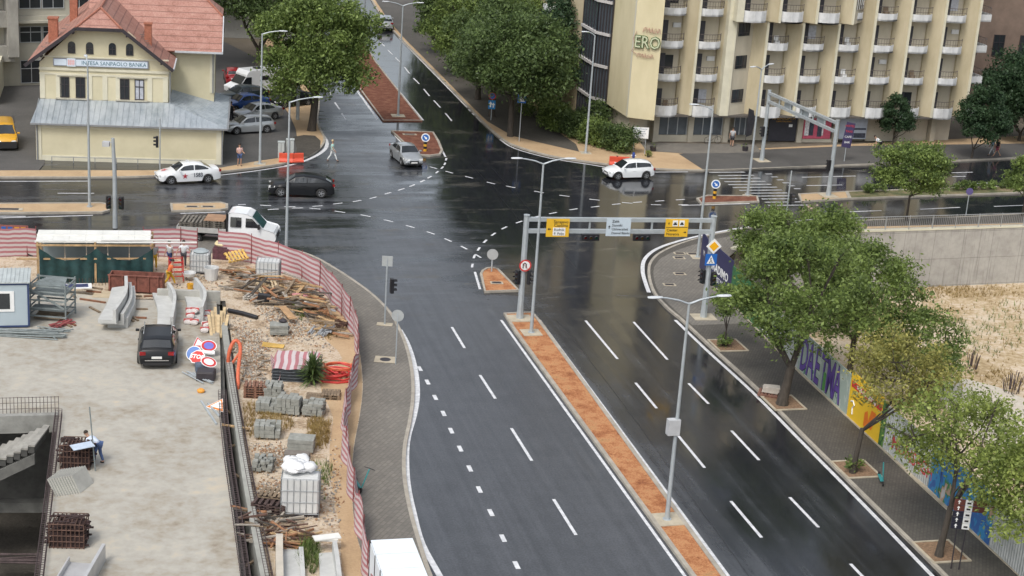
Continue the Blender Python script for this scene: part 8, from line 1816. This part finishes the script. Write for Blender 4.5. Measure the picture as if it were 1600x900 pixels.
person('person in mint shirt and white trousers crossing the wet road by the corner', (519, 252), rad(-10), c_('mint', (.38, .58, .52)), c_('white_trousers', (.62, .64, .63)), z=0, stride=.24, hat=c_('straw', (.52, .42, .25)), arms={-1: (.4, .04, .3), 1: (-.4, .04, .2)})
person('person in pink shirt and blue shorts standing on the pavement by the bank', (374, 259), rad(-60), c_('pink', (.58, .38, .34)), c_('denim', (.06, .10, .22)), shorts=True, stride=.05, arms={-1: (.3, .05, 1.4), 1: (.3, .05, 1.2)})
person('person in dark clothes standing between the blue car and the silver cars', (361, 190), rad(-90), c_('black', (.02, .02, .025)), c_('black', (.02, .02, .025)), z=.05, stride=.03)
person('worker in grey shirt and yellow trousers at the right end of the canopy', (241, 421), rad(-70), c_('grey', (.38, .39, .40)), c_('yellow', (.62, .36, .03)), hat=c_('red_cap', (.40, .10, .06)), stride=.08)
person('worker in orange top and yellow trousers stepping forward behind the basin', (264, 447), rad(20), c_('orange', (.65, .16, .05)), c_('yellow', (.62, .36, .03)), lean=.35, stride=.25, bend=.4)
person('worker in white shirt and dark blue trousers leaning back against the fence', (266, 418), rad(-120), c_('white', (.62, .64, .66)), c_('navy', (.03, .05, .14)), lean=.15, stride=.15)
person('worker in white shirt with hands on hips in front of the striped fence', (287, 418), rad(-80), c_('white', (.62, .64, .66)), c_('dark', (.05, .05, .06)), stride=.05, arms={-1: (.1, .2, .5), 1: (.1, .2, .5)})
person('worker in pale shirt and jeans bending over the rusty clamp basket', (154, 724), rad(160), c_('pale_blue', (.55, .62, .74)), c_('denim', (.06, .10, .22)), z=ZS, lean=1.15, stride=.10, arms={-1: (.3, .05, .2), 1: (.2, .05, .2)}, H=1.8)
person('person in grey shirt and black shorts seen from behind at the hotel entrance', (1143, 229), rad(80), c_('grey', (.38, .39, .40)), c_('dark', (.05, .05, .06)), shorts=True, stride=.06)
person('person in white top bending down beside the narrow conical tree', (1374, 238), rad(160), c_('white', (.62, .64, .66)), c_('black', (.02, .02, .025)), lean=1.0, stride=.12)
person('person in light blue shirt walking at the right edge, left of the couple', (1549, 243), rad(190), c_('sky', (.30, .42, .55)), c_('grey', (.38, .39, .40)), stride=.2)
person('person in black top and red shorts walking at the right edge, right of the couple', (1557, 245), rad(190), c_('black', (.02, .02, .025)), c_('wine', (.22, .05, .08)), shorts=True, stride=.25)
# standing dark figure shaped flags by the hotel entrance
T = thing('feather_flag', 'black feather flag beside the hotel entrance', 'flag', G(1164, 226, ZP), HRZ); mb = MB(); mb.cyl((0, 0, 0), (0, 0, 3.3), .02, n=5); mb.build('pole', m_dark, T); mb = MB(); mb.extrude_plane([(.02, .7), (.55, .9), (.7, 2.2), (.5, 3.1), (.02, 3.3)], (0, 0, 0), (1, 0, 0), (0, 0, 1), (0, .015, 0)); mb.build('flag', mat('black_flag', (.02, .02, .025), .6, .5, 4), T)
mb = MB(); mb.lathe([(0, 0), (.25, 0), (.25, .06), (0, .08)], (0, 0, 0), n=12); mb.build('base', m_dark, T)
